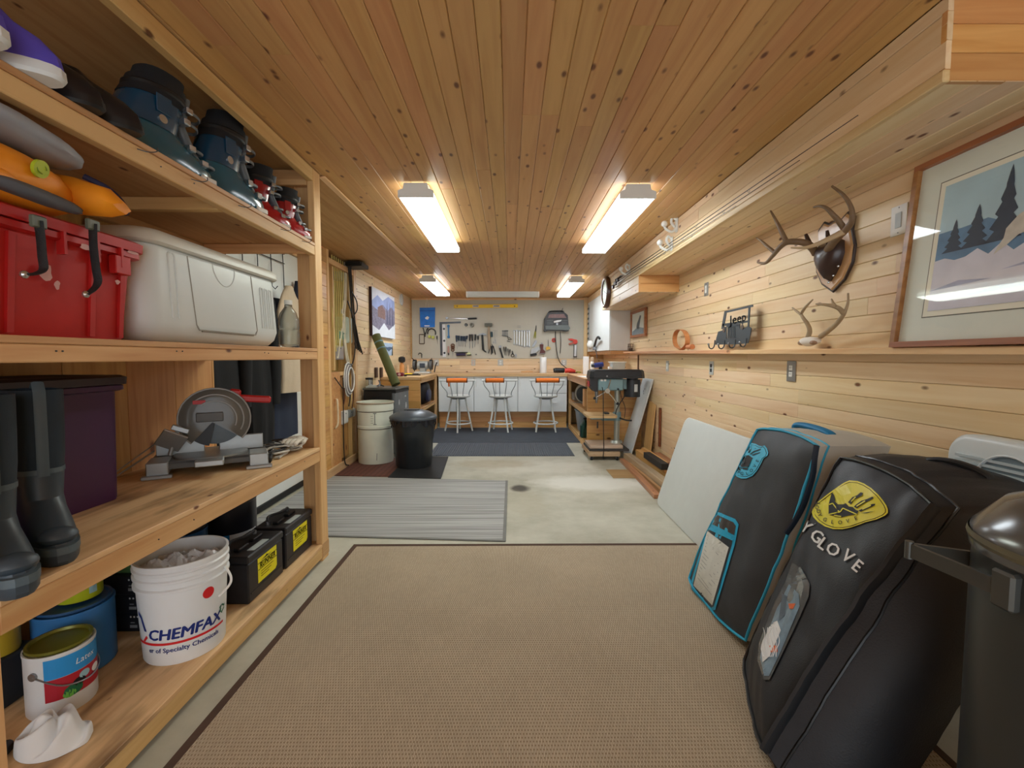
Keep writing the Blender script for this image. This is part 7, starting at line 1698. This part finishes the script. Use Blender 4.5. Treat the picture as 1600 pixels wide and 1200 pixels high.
MB().loft([[(a, b, z) for a, b in rrect(.26, .26, .03, 4, 1.10, 5.56)] for z in (.472, .4965)]).build('table', DPB, dp)
MB().box(1.12, 1.30, 5.54, 5.62, .44, .472, .01).build('table_arm', DPB, dp)
m = MB(); m.tube(bez([(1.345, 5.53, .475), (1.37, 5.45, .47), (1.40, 5.43, .462), (1.46, 5.42, .46)], 5), .010, 8); m.build('crank', BLACKP, dp)
m = MB(); m.tube(bez([(1.345, 5.55, .83), (1.36, 5.52, .72), (1.40, 5.50, .60), (1.39, 5.50, .48)], 6), .004, 6); m.build('lead', BLACKR, dp)
MB().cyl((1.06, 5.47, .44), (1.06, 5.47, .36), .010, n=8).build('table_bolt', DSTEEL, dp)
MB().box(1.15, 1.21, 5.50, 5.60, .5255, .545, .006).build('clamp_block', DSTEEL, dp)
m = MB(); m.tube(bez([(1.10, 5.42, .86), (1.095, 5.33, .78), (1.09, 5.29, .60), (1.095, 5.285, .35), (1.10, 5.283, .15), (1.09, 5.283, .02)], 6), .0055, 6); m.build('power_cable', BLACKR, dp)

# ------------------------------------------------------------------ boards and lumber by the right wall
gb = thing('board', 'wide grey laminated board leaning on the right wall behind the drill press', 'board', (1.6, 5.7, 0))
m = MB(); q0, q1, q2, q3 = V((1.478, 5.54, .004)), V((1.44, 6.00, .004)), V((1.688, 5.86, .955)), V((1.700, 5.42, .955))
q1, q2 = V((1.445, 5.875, .004)), V((1.690, 5.78, .955))
th_ = V((.018, .004, 0)); m.loft([[q0, q1, q2, q3], [q+th_ for q in (q0, q1, q2, q3)]])
m.build('board', M('grey_laminate', (214, 218, 217), .5, var=.1, vscale=5), gb, smooth=0)
for f, g_ in ((.86, .45), (.80, .40), (.83, .5)):
    p = q0.lerp(q3, f).lerp(q1.lerp(q2, f), g_); m = MB(); m.ell(tuple(p+V((-.002, 0, 0))), (.002, .008, .02), 8, 5); m.build('scuff', M('dark_scuff', (110, 108, 104), .6), gb)
m = MB(); m.loft([[(1.640, 5.30, .002), (1.652, 5.30, .002), (1.712, 5.30, .66), (1.70, 5.30, .66)], [(1.640, 5.56, .002), (1.652, 5.56, .002), (1.712, 5.56, .69), (1.70, 5.56, .69)]]); m.build('board', wood('bare_ply', 2, (224, 180, 122), (204, 156, 98), knots=.03, tint=.04), label='bare plywood sheet leaning upright on the right wall', cat='board', smooth=0)
m = MB(); m.box(1.694, 1.716, 5.12, 5.16, .20, .645, .003); m.build('rod', M('bark_brown', (120, 66, 36), .8, var=.4, vscale=30, bump=.4), label='thin dark brown batten upright against the right wall', cat='timber')
_gp = wood('grey_timber', 1, (178, 158, 128), (146, 124, 96), knots=.05, tint=.1); _yp = wood('yellow_timber', 1, (226, 184, 120), (204, 156, 92), knots=.05, tint=.12); _bp = wood('brown_timber', 1, (186, 140, 96), (150, 104, 66), knots=.05, tint=.12)
def beamobj(label, x0, y0, x1, y1, z, w, h, mt, nm='timber'):
    d = V((x1-x0, y1-y0)); d.normalize(); n = V((-d.y, d.x))*w/2
    m = MB(); m.loft([[(a+n.x*s, b+n.y*s, zz) for s, zz in ((-1, z), (1, z), (1, z+h), (-1, z+h))] for a, b in ((x0, y0), (x1, y1))])
    return m.build(nm, mt, label=label, cat='timber', smooth=0)
beamobj('thick greyed timber beam lying along the floor by the wall', 1.375, 5.28, 1.42, 3.95, .001, .085, .095, _gp)
beamobj('long brown plank on the floor, outermost of the lumber', 1.315, 5.26, 1.27, 3.85, .001, .06, .035, _bp)
beamobj('thin strip of wood between the outer plank and the grey beam', 1.345, 5.0, 1.345, 3.9, .001, .03, .045, _bp)
beamobj('pale yellow board at the bottom of the lumber pile', 1.525, 5.27, 1.55, 4.05, .001, .13, .05, _yp)
beamobj('pale yellow board in the middle of the lumber pile', 1.535, 5.28, 1.56, 4.10, .052, .12, .045, _yp)
beamobj('pale yellow board on top of the lumber pile', 1.525, 5.29, 1.545, 4.35, .098, .10, .04, _yp)
beamobj('narrow pale strip lying on top of the lumber pile', 1.555, 5.25, 1.565, 4.5, .139, .035, .03, _yp)
beamobj('brown beam pushed against the wall behind the lumber pile', 1.665, 5.10, 1.665, 3.9, .001, .08, .14, _bp)
beamobj('black block lying on the lumber beside the grey beam', 1.475, 4.85, 1.485, 4.30, .139, .07, .06, BLACKR, 'black_block')

# folding table top
ft = thing('folding_table', 'white folding table stood on edge and leaning by the right wall', 'table', (1.3, 3.1, 0))
tb0, tb1 = V((1.215, 3.735, .003)), V((1.445, 3.715, .735))
du = V((-.012, -1.0, 0)).normalized(); dv = (tb1-tb0); Lv = dv.length; dv.normalize(); dn = du.cross(dv).normalized()
if dn.x > 0: dn = -dn
def TP(a, b, k): return tb0+du*a+dv*b+dn*k
out = rrect(1.22, Lv, .075, 7, .61, Lv/2)
def shrink(e): return rrect(1.22-2*e, Lv-2*e, .07, 7, .61, Lv/2)
m = MB(); m.loft([[TP(a, b, k) for a, b in shrink(e)] for k, e in ((-.04, .01), (-.036, .0), (-.008, .0), (-.002, .004), (0, .012))]); m.build('table_top', M('table_white', (200, 204, 200), .4, var=.03, bump=.05, bscale=300), ft, smooth=40)
for a in (.16, 1.06):
    m = MB(); m.tube([TP(a, .08, -.055), TP(a, .66, -.055), TP(a+(.1 if a < .5 else -.1), .66, -.055), TP(a+(.1 if a < .5 else -.1), .08, -.055), TP(a, .08, -.055)], .012, 8); m.build('leg', M('leg_grey', (120, 122, 120), .4, .5), ft)
m = MB(); m.tube([TP(.1, .12, -.047), TP(1.12, .12, -.047)], .014, 8); m.build('apron_rail', M('leg_grey', (120, 122, 120), .4, .5), ft)

# ------------------------------------------------------------------ two paddle board bags
def project(P):
    c, s = math.cos(CAM_PITCH), math.sin(CAM_PITCH); cy_, sy_ = math.cos(CAM_YAW), math.sin(CAM_YAW)
    x, y, z = P.x, P.y, P.z-CAM_H
    X = x*cy_-y*sy_; Yd = x*sy_+y*cy_
    f = Yd*c-z*s; u = Yd*s+z*c
    return 800+FPX*X/f, 600-FPX*u/f
class Bag:
    def __init__(s, BL, BR, TL, TR, depth, puffv, kr, seed, bow=0, bulge=.022):
        s.bulge = bulge
        s.c = [V(q) for q in (BL, BR, TL, TR)]; s.d = depth; s.p = puffv; s.k = kr; s.seed = seed; s.bow = bow
        s.n = (s.c[1]-s.c[0]).cross(s.c[2]-s.c[0]).normalized()
        if s.n.x > 0: s.n = -s.n
    def F(s, a, b, off=0):
        A = (a+1)/2
        P = s.c[0].lerp(s.c[1], A).lerp(s.c[2].lerp(s.c[3], A), b)
        bb = 2*b-1
        h = s.p*(1-abs(a)**3.5)*(1-abs(bb)**5)+.012*mnoise.noise(V((a*1.6+s.seed, bb*2.2, s.seed)))*(1-a*a*.6)+.006*mnoise.noise(V((a*3+s.seed*2, bb*6+a*3, 4)))
        h += .006*math.sin(7*bb+3.2*a+s.seed)*max(0, .55-b)
        h += s.bow*math.sin(PI*max(0, min(1, b)))*max(0, a)**2
        return P+s.n*(h+off)
    def edge(s, a, b):
        bb = 2*b-1
        return a*math.sqrt(max(0, 1-s.k*bb*bb/2)), (bb*math.sqrt(max(0, 1-s.k*a*a/2))+1)/2
    def S(s, a, b, off=0): return s.F(*s.edge(a, b), off)
    def inv(s, px, py):
        a, b = 0., .5
        for _ in range(14):
            u, v = project(s.F(a, b)); e = 1e-3
            ua, va = project(s.F(a+e, b)); ub, vb = project(s.F(a, b+e))
            J = ((ua-u)/e, (ub-u)/e, (va-v)/e, (vb-v)/e); det = J[0]*J[3]-J[1]*J[2]
            if abs(det) < 1e-6: break
            ru, rv = px-u, py-v
            a += max(-.4, min(.4, (J[3]*ru-J[1]*rv)/det)); b += max(-.4, min(.4, (-J[2]*ru+J[0]*rv)/det))
        return a, b
    def fn(s, off):
        def f(px, py):
            a, b = s.inv(px, py)
            return s.F(max(-1.05, min(1.05, a)), max(-.02, min(1.02, b)), off)
        return f
    def loop(s, n=24, off=0, k=1.0):
        pts = [(-1+2*i/n, 0) for i in range(n)]+[(1, i/n) for i in range(n)]+[(1-2*i/n, 1) for i in range(n)]+[(-1, 1-i/n) for i in range(n)]
        return [s.S(a*k, .5+(b-.5)*k, off) for a, b in pts]
def make_bag(label, B, mpanel, mgus, mpipe, mback, name='board_bag', pipe_r=.006):
    base = (B.c[0]+B.c[1])/2; t = thing(name, label, 'bag', (base.x+B.d.x/2, base.y, 0))
    m = MB(); m.surf(lambda u, v: B.S(2*u-1, v), 40, 44); m.build('front_panel', mpanel, t, smooth=60)
    L0 = B.loop(24); ctr = sum(L0, V((0, 0, 0)))/len(L0)
    rows = []
    for f in [i/8 for i in range(9)]:
        r = []
        for i, p in enumerate(L0):
            o = (p-ctr); o = o-B.n*o.dot(B.n); o.normalize()
            q = p+B.d*f+o*(B.bulge*math.sin(PI*f)*(max(.2, min(1, 1.3-p.z/.6)) if o.y < 0 else .3)+.008*mnoise.noise(V((i*.35+B.seed, f*5, 1)))*math.sin(PI*f))
            r.append(V((min(q.x, XR-.006), q.y, max(q.z, .0115+.0))))
        rows.append(r)
    m = MB(); m.loft(rows, caps=False); m.build('gusset', mgus, t, smooth=60)
    m = MB(); m.pv(*rows[-1]); m.pf(*range(len(rows[-1]))); m.build('back_panel', mback, t, smooth=0)
    for o_, kk in ((.004, 1.0), ):
        LL = B.loop(24, o_); m = MB(); m.tube([V((p.x, p.y, max(p.z, .016))) for p in LL], pipe_r, 8, closed=True); m.build('piping', mpipe, t)
    LL = [V((p.x, p.y, max(p.z, .016))) for p in rows[1]]
    m = MB(); m.tube(LL, pipe_r*.8, 6, closed=True); m.build('piping', mpipe, t)
    return t, rows
CHAR = M('charcoal_cloth', (54, 58, 62), .6, var=.10, bump=.2, bscale=260); GRC = M('grey_cloth', (182, 180, 170), .75, var=.06, bump=.15, bscale=260); TQ = M('turquoise_trim', (36, 164, 204), .5, var=.05); TQL = M('turquoise_patch', (66, 180, 214), .45, var=.05); BKC = M('black_bag_cloth', (38, 43, 50), .5, var=.12, bump=.2, bscale=260); BKG = M('black_gusset', (34, 38, 44), .55, var=.14, bump=.25, bscale=200); BKP = M('black_piping', (24, 26, 28), .35); YLOGO = M('yellow_patch', (226, 220, 46), .45, var=.03)
BL, BR = on(1072, 908, Z=.022), on(1166, 1014, Z=.022); TL, TR = on(1186, 664, Y=2.34), on(1288, 690, Y=1.86)
B1 = Bag(BL, BR, TL, TR, V((.30, 0, .0)), .055, .22, 1.3)
t1, rows1 = make_bag('charcoal and grey paddle board bag with turquoise piping', B1, CHAR, GRC, TQ, GRC)
hA, hB = on(1246, 668, X=1.44), on(1298, 683, X=1.46)
m = MB(); m.tube(bez([hA+V((0, 0, -.03)), hA+V((0, 0, .012)), hA.lerp(hB, .5)+V((0, 0, .022)), hB+V((0, 0, .012)), hB+V((0, 0, -.03))], 5), .024, 10, flat=.6); m.build('carry_handle', M('handle_blue', (24, 120, 170), .6, var=.1), t1)
C1 = lambda L_: [(1130+x/15, 680+y/15) for x, y in L_]
sh1 = C1([(430,370),(570,230),(680,190),(780,210),(860,255),(930,265),(985,245),(1040,310),(1075,420),(1050,490),(960,550),(900,680),(800,850),(700,960),(560,1020),(440,1025),(330,980),(270,880),(245,740),(265,600),(330,470)])
decal(sh1, B1.fn(.004), TQL, t1, 'logo_patch', 3)
def outline(poly, k, w, fn, mt, par, nm='print'):
    cx = sum(p[0] for p in poly)/len(poly); cy = sum(p[1] for p in poly)/len(poly)
    P = [(cx+(x-cx)*k, cy+(y-cy)*k) for x, y in poly]
    pts = [fn(x, y) for x, y in P]
    m = MB(); m.tube(pts, w, 5, closed=True); return m.build(nm, mt, par)
outline(sh1, .90, .0012, B1.fn(.0045), INKB, t1)
f1 = B1.fn(.006)
for pl in ([(430,440),(460,430),(480,520),(545,560),(530,640),(490,760),(450,720),(436,580)], [(555,490),(620,475),(715,545),(700,565),(640,690),(610,750),(500,752),(545,640)], [(450,775),(615,775),(580,822),(490,815)]): decal(C1(pl), f1, INKB, t1, 'logo_hand')
for pl in ([(600,410),(640,345),(800,310),(790,325),(660,360),(625,420)], [(640,450),(740,380),(900,325),(905,345),(760,400),(660,460)], [(690,470),(760,440),(900,400),(880,425),(770,465),(720,490)]): decal(C1(pl), f1, INKB, t1, 'logo_finger')
def arc_letters(s_, pts, size, B, fnk, mt, par, bold=0, rot=None):
    for ch, (x, y, r_) in zip(s_, pts):
        if ch == ' ': continue
        c_, s2 = math.cos(math.radians(r_)), math.sin(math.radians(r_))
        ff = B.fn(fnk)
        lettering(ch, size, (lambda a, b, x=x, y=y, c_=c_, s2=s2: ff(x+a*c_-b*s2*-1*-1, y-(a*s2*-1+b*c_))) if False else (lambda a, b, x=x, y=y, c_=c_, s2=s2: ff(x+a*c_+b*s2, y+a*s2-b*c_)), mt, par, 'logo_letter', bold=bold)
arc_letters('BODY', [(1154, 712, 100), (1152, 722, 90), (1152.5, 731, 80), (1155.5, 738.5, 55)], 7, B1, .0065, INKB, t1, .1)
arc_letters('GLOVE', [(1161, 741, 8), (1169, 740.5, -15), (1176, 736, -45), (1181.5, 729, -60), (1185.5, 721, -65)], 7, B1, .0065, INKB, t1, .1)
Cp = lambda L_: [(1040+x/3, 640+y/3) for x, y in L_]
pk = Cp([(232,474),(330,514),(346,540),(326,640),(236,940),(214,944),(124,842),(120,815),(205,540),(214,490)])
decal(pk, B1.fn(.004), TQ, t1, 'pocket_trim', 4)
decal(Cp([(236,490),(322,530),(334,548),(326,590),(222,538),(226,505)]), B1.fn(.0052), M('pocket_mesh', (60, 56, 54), .4, var=.2), t1, 'pocket_window', 4)
decal(Cp([(206,556),(318,612),(314,640),(230,925),(218,930),(134,838),(132,815)]), B1.fn(.0052), M('pocket_dark', (42, 52, 60), .35), t1, 'pocket_window', 4)
decal(Cp([(200,570),(302,648),(224,920),(136,826)]), B1.fn(.0065), M('booklet', (206, 208, 200), .5, var=.06, vscale=30), t1, 'booklet', 4)
for k in range(13):
    f = k/14; x0, y0 = 196-58*f, 592+226*f; x1, y1 = 290-72*f, 664+240*f
    decal(Cp([(x0+8, y0), (x1-6-10*(k % 3), y1-8*(k % 3)), (x1-6-10*(k % 3), y1+4-8*(k % 3)), (x0+8, y0+4)]), B1.fn(.0074), M('booklet_text', (160, 164, 160), .6), t1, 'print')
decal(Cp([(228,600),(300,650),(292,680),(222,628)]), B1.fn(.0072), M('booklet_head', (216, 218, 212), .5), t1, 'print')
decal(Cp([(205,548),(326,602),(322,618),(203,562)]), B1.fn(.0078), TQ, t1, 'pocket_zip', 4)
# loose flap at the bag's shoulder and a black toe panel
m = MB(); m.tube([B1.S(1.0, b, .012)+V((.015*math.sin(PI*(b-.55)/.45), -.02*math.sin(PI*(b-.55)/.45), 0)) for b in [.55+.45*i/14 for i in range(15)]], .012, 8, flat=.5); m.build('zip_flap', M('navy_flap', (28, 44, 62), .5), t1)

BL, BR, TL, TR = V((.905, 1.70, .022)), V((.745, 1.26, .022)), V((1.275, 1.715, .865)), V((1.262, 1.275, .80))
B2 = Bag(BL, BR, TL, TR, V((.325, -.11, 0)), .055, .25, 6.1, .035, .105)
t2, rows2 = make_bag('large black paddle board bag with yellow hand logo', B2, BKC, BKG, BKP, BKG)
C2 = lambda L_: [(1250+x/7.06, 740+y/7.06) for x, y in L_]
sh2 = C2([(130,380),(230,300),(340,215),(430,150),(500,105),(560,80),(650,88),(720,115),(800,165),(880,240),(930,300),(970,360),(985,400),(985,440),(950,472),(860,512),(740,542),(660,572),(580,600),(480,620),(380,618),(290,590),(210,540),(155,480)])
decal(sh2, B2.fn(.004), YLOGO, t2, 'logo_patch', 5)
outline(sh2, .93, .0010, B2.fn(.0045), INKB, t2)
f2 = B2.fn(.006)
decal(C2([(336,350),(352,285),(366,230),(380,222),(396,245),(408,290),(406,318),(440,348),(500,348),(525,335),(560,372),(605,378),(640,412),(668,418),(655,455),(560,472),(480,492),(410,482),(335,458)]), f2, INKB, t2, 'logo_hand', 6)
f2b = B2.fn(.0075)
for a, b in (((345,352),(385,338)), ((385,338),(465,440)), ((335,462),(470,432)), ((470,432),(498,392)), ((498,392),(655,462)), ((400,470),(480,485))):
    dx, dy = b[0]-a[0], b[1]-a[1]; l = math.hypot(dx, dy); nx, ny = -dy/l*6, dx/l*6
    decal(C2([(a[0]+nx, a[1]+ny), (b[0]+nx, b[1]+ny), (b[0]-nx, b[1]-ny), (a[0]-nx, a[1]-ny)]), f2b, YLOGO, t2, 'logo_line')
for pl in ([(550,325),(600,268),(650,248),(690,215),(716,222),(708,250),(650,282),(615,300),(585,350)], [(615,375),(640,350),(700,308),(760,290),(820,264),(836,280),(800,300),(740,330),(690,362),(650,392)], [(665,415),(740,385),(815,345),(855,342),(845,362),(770,395),(690,430)], [(690,446),(780,432),(850,422),(760,446)]): decal(C2(pl), f2, INKB, t2, 'logo_finger')
for a, b in (((590,320),(640,268)), ((650,372),(745,312)), ((715,405),(810,362))):
    dx, dy = b[0]-a[0], b[1]-a[1]; l = math.hypot(dx, dy); nx, ny = -dy/l*7, dx/l*7
    decal(C2([(a[0]+nx, a[1]+ny), (b[0]+nx, b[1]+ny), (b[0]-nx, b[1]-ny), (a[0]-nx, a[1]-ny)]), f2b, YLOGO, t2, 'logo_line')
cl = lambda L_: [(1250+x/7.06, 740+y/7.06, r) for x, y, r in L_]
arc_letters('BODY', cl([(190,330,115), (205,380,105), (222,425,95), (240,465,70)]), 8.5, B2, .0065, INKB, t2, .1)
arc_letters('GLOVE', cl([(295,518,20), (380,545,8), (465,550,-3), (550,535,-10), (640,505,-18)]), 8.5, B2, .0065, INKB, t2, .1)
arc_letters('YGLOVE', cl([(78,600,36), (200,705,36), (268,785,37), (380,850,38), (545,925,39), (650,1030,40)]), 27, B2, .0055, INKW, t2, .55)
Cq = lambda L_: [(1160+x/2.609, 680+y/2.609) for x, y in L_]
decal(Cq([(207,522),(245,545),(280,610),(275,660),(240,742),(150,930),(115,1000),(92,1000),(66,920),(72,850),(130,700),(180,600)]), B2.fn(.004), M('pocket_film', (84, 90, 94), .15, var=.2, vscale=20, coat=.6), t2, 'pocket_window', 4)
PKB = M('pocket_blue', (122, 148, 168), .3, var=.3, vscale=30)
decal(Cq([(196,610),(236,650),(240,700),(165,880),(115,985),(95,985),(78,910),(90,840),(140,720)]), B2.fn(.0052), PKB, t2, 'pocket_contents', 4)
for pl, mt in (([(118,775),(150,760),(165,800),(120,905),(90,930),(84,870)], INKW), ([(118,862),(150,862),(152,888),(122,890)], M('orange_bit', (220, 110, 60), .5)), ([(195,690),(225,690),(215,712),(200,712)], M('orange_bit', (220, 110, 60), .5)), ([(170,650),(190,660),(180,740),(155,760)], M('pocket_slate', (80, 96, 110), .4))): decal(Cq(pl), B2.fn(.0066), mt, t2, 'pocket_contents', 4)
m = MB()
for k in range(6):
    P_ = [B2.fn(.009)(*Cq([(95+12*k+8*math.sin(j*1.7+k), 790+30*j)])[0]) for j in range(5)]
    m.tube(bez(P_, 4), .0012, 5)
m.build('pocket_string', INKW, t2)
# zip band down the near side and gusset pocket
zb = [B2.S(1.0, b, .012) for b in [i/24 for i in range(25)]]
m = MB(); m.tube([V((p.x+.008, p.y, max(p.z, .02))) for p in zb], .022, 8, flat=.45); m.build('zip_band', M('zip_black', (24, 27, 31), .5), t2)
hA, hB = on(1455, 724, X=1.45), on(1545, 750, X=1.50)
m = MB(); m.tube(bez([hA+V((0, 0, -.03)), hA+V((0, 0, .008)), hA.lerp(hB, .5)+V((0, 0, .025)), hB+V((0, 0, .008)), hB+V((0, 0, -.03))], 5), .022, 10, flat=.55); m.build('carry_handle', M('handle_black', (26, 28, 30), .6, var=.1), t2)

# ------------------------------------------------------------------ heater and steel bin at the right edge
ht = thing('fan_heater', 'white upright heater with slatted grille standing behind the black bag', 'heater', (1.665, 1.42, .0))
HW = M('heater_white', (214, 226, 230), .35, var=.02)
hy0, hy1, hz1 = 1.185, 1.675, .945
def hsec(x, e): return [(x, a, b) for a, b in rrect(hy1-hy0-2*e, hz1-.012-2*e, .075, 6, (hy0+hy1)/2, (hz1+.012)/2)]
m = MB(); m.loft([hsec(1.626, .016), hsec(1.632, .006), hsec(1.645, 0), hsec(1.690, 0), hsec(1.697, .008)]); m.build('casing', HW, ht, smooth=40)
m = MB()
for k in range(30):
    z = .30+.0195*k
    m.box(1.617, 1.6255, hy0+.045, hy1-.045, z, z+.009, 0)
m.build('grille', M('grille_white', (196, 212, 218), .4), ht, smooth=0, kind='stuff')
m = MB(); m.cyl((1.6235, 1.45, .79), (1.6255, 1.45, .79), .105, n=32); m.build('fan_shade_disc', M('grille_shadow', (122, 140, 150), .6), ht)  # flat disc on the casing, coloured as the shade behind the slats
m = MB(); m.tube([(1.618, 1.45+.108*math.cos(q), .79+.108*math.sin(q)) for q in [2*PI*i/36 for i in range(36)]], .004, 6, closed=True); m.build('fan_ring', HW, ht)
for y in (hy0+.05, hy1-.05): MB().box(1.62, 1.70, y-.03, y+.03, 0.0005, .0125, .004).build('foot', HW, ht)
sbx, sby, sr = 1.115, .775, .215
sb = thing('steel_bin', 'tall dark steel bin with domed lid in the lower right corner', 'bin', (sbx, sby, .0115))
SBM = M('brushed_dark_steel', (58, 62, 62), .34, .3, var=.06, vscale=3); SBL = M('lid_steel', (96, 98, 98), .2, .25, var=.05)
MB().lathe([(0, 0), (sr-.02, 0), (sr-.012, .02), (sr, .03), (sr, .80), (sr-.004, .845), (0, .845)], 56, (sbx, sby, .0115)).build('body', SBM, sb)
MB().lathe([(sr+.004, .83), (sr+.006, .85), (sr+.002, .868), (sr-.012, .885), (sr*.80, .925), (sr*.5, .955), (sr*.22, .967), (0, .97)], 56, (sbx, sby, .0115)).build('lid', SBL, sb, smooth=60)
MB().lathe([(sr+.0062, .845), (sr+.0085, .852), (sr+.006, .862)], 56, (sbx, sby, .0115)).build('rim_band', M('rim_olive', (104, 102, 84), .35, .3), sb)
HB = M('bracket_grey', (86, 88, 86), .4, .6)
tip = V((.872, .968, .80))
for e in (V((.955, .93, .80)), V((.893, .80, .80))):
    d = (e-tip); n2 = V((-d.y, d.x, 0)).normalized()*.004; m = MB(); m.loft([[q-n2+V((0, 0, -.015)), q+n2+V((0, 0, -.015)), q+n2+V((0, 0, .015)), q-n2+V((0, 0, .015))] for q in (tip, e+d.normalized()*.02)]); m.build('handle_bar', HB, sb, smooth=0)
m = MB(); m.cyl(tip+V((0, 0, -.019)), tip+V((0, 0, .019)), .008, n=12); m.build('handle_pin', HB, sb)
m = MB(); m.box(.885, .910, .775, .815, .765, .835, .005); m.build('handle_plate', HB, sb)
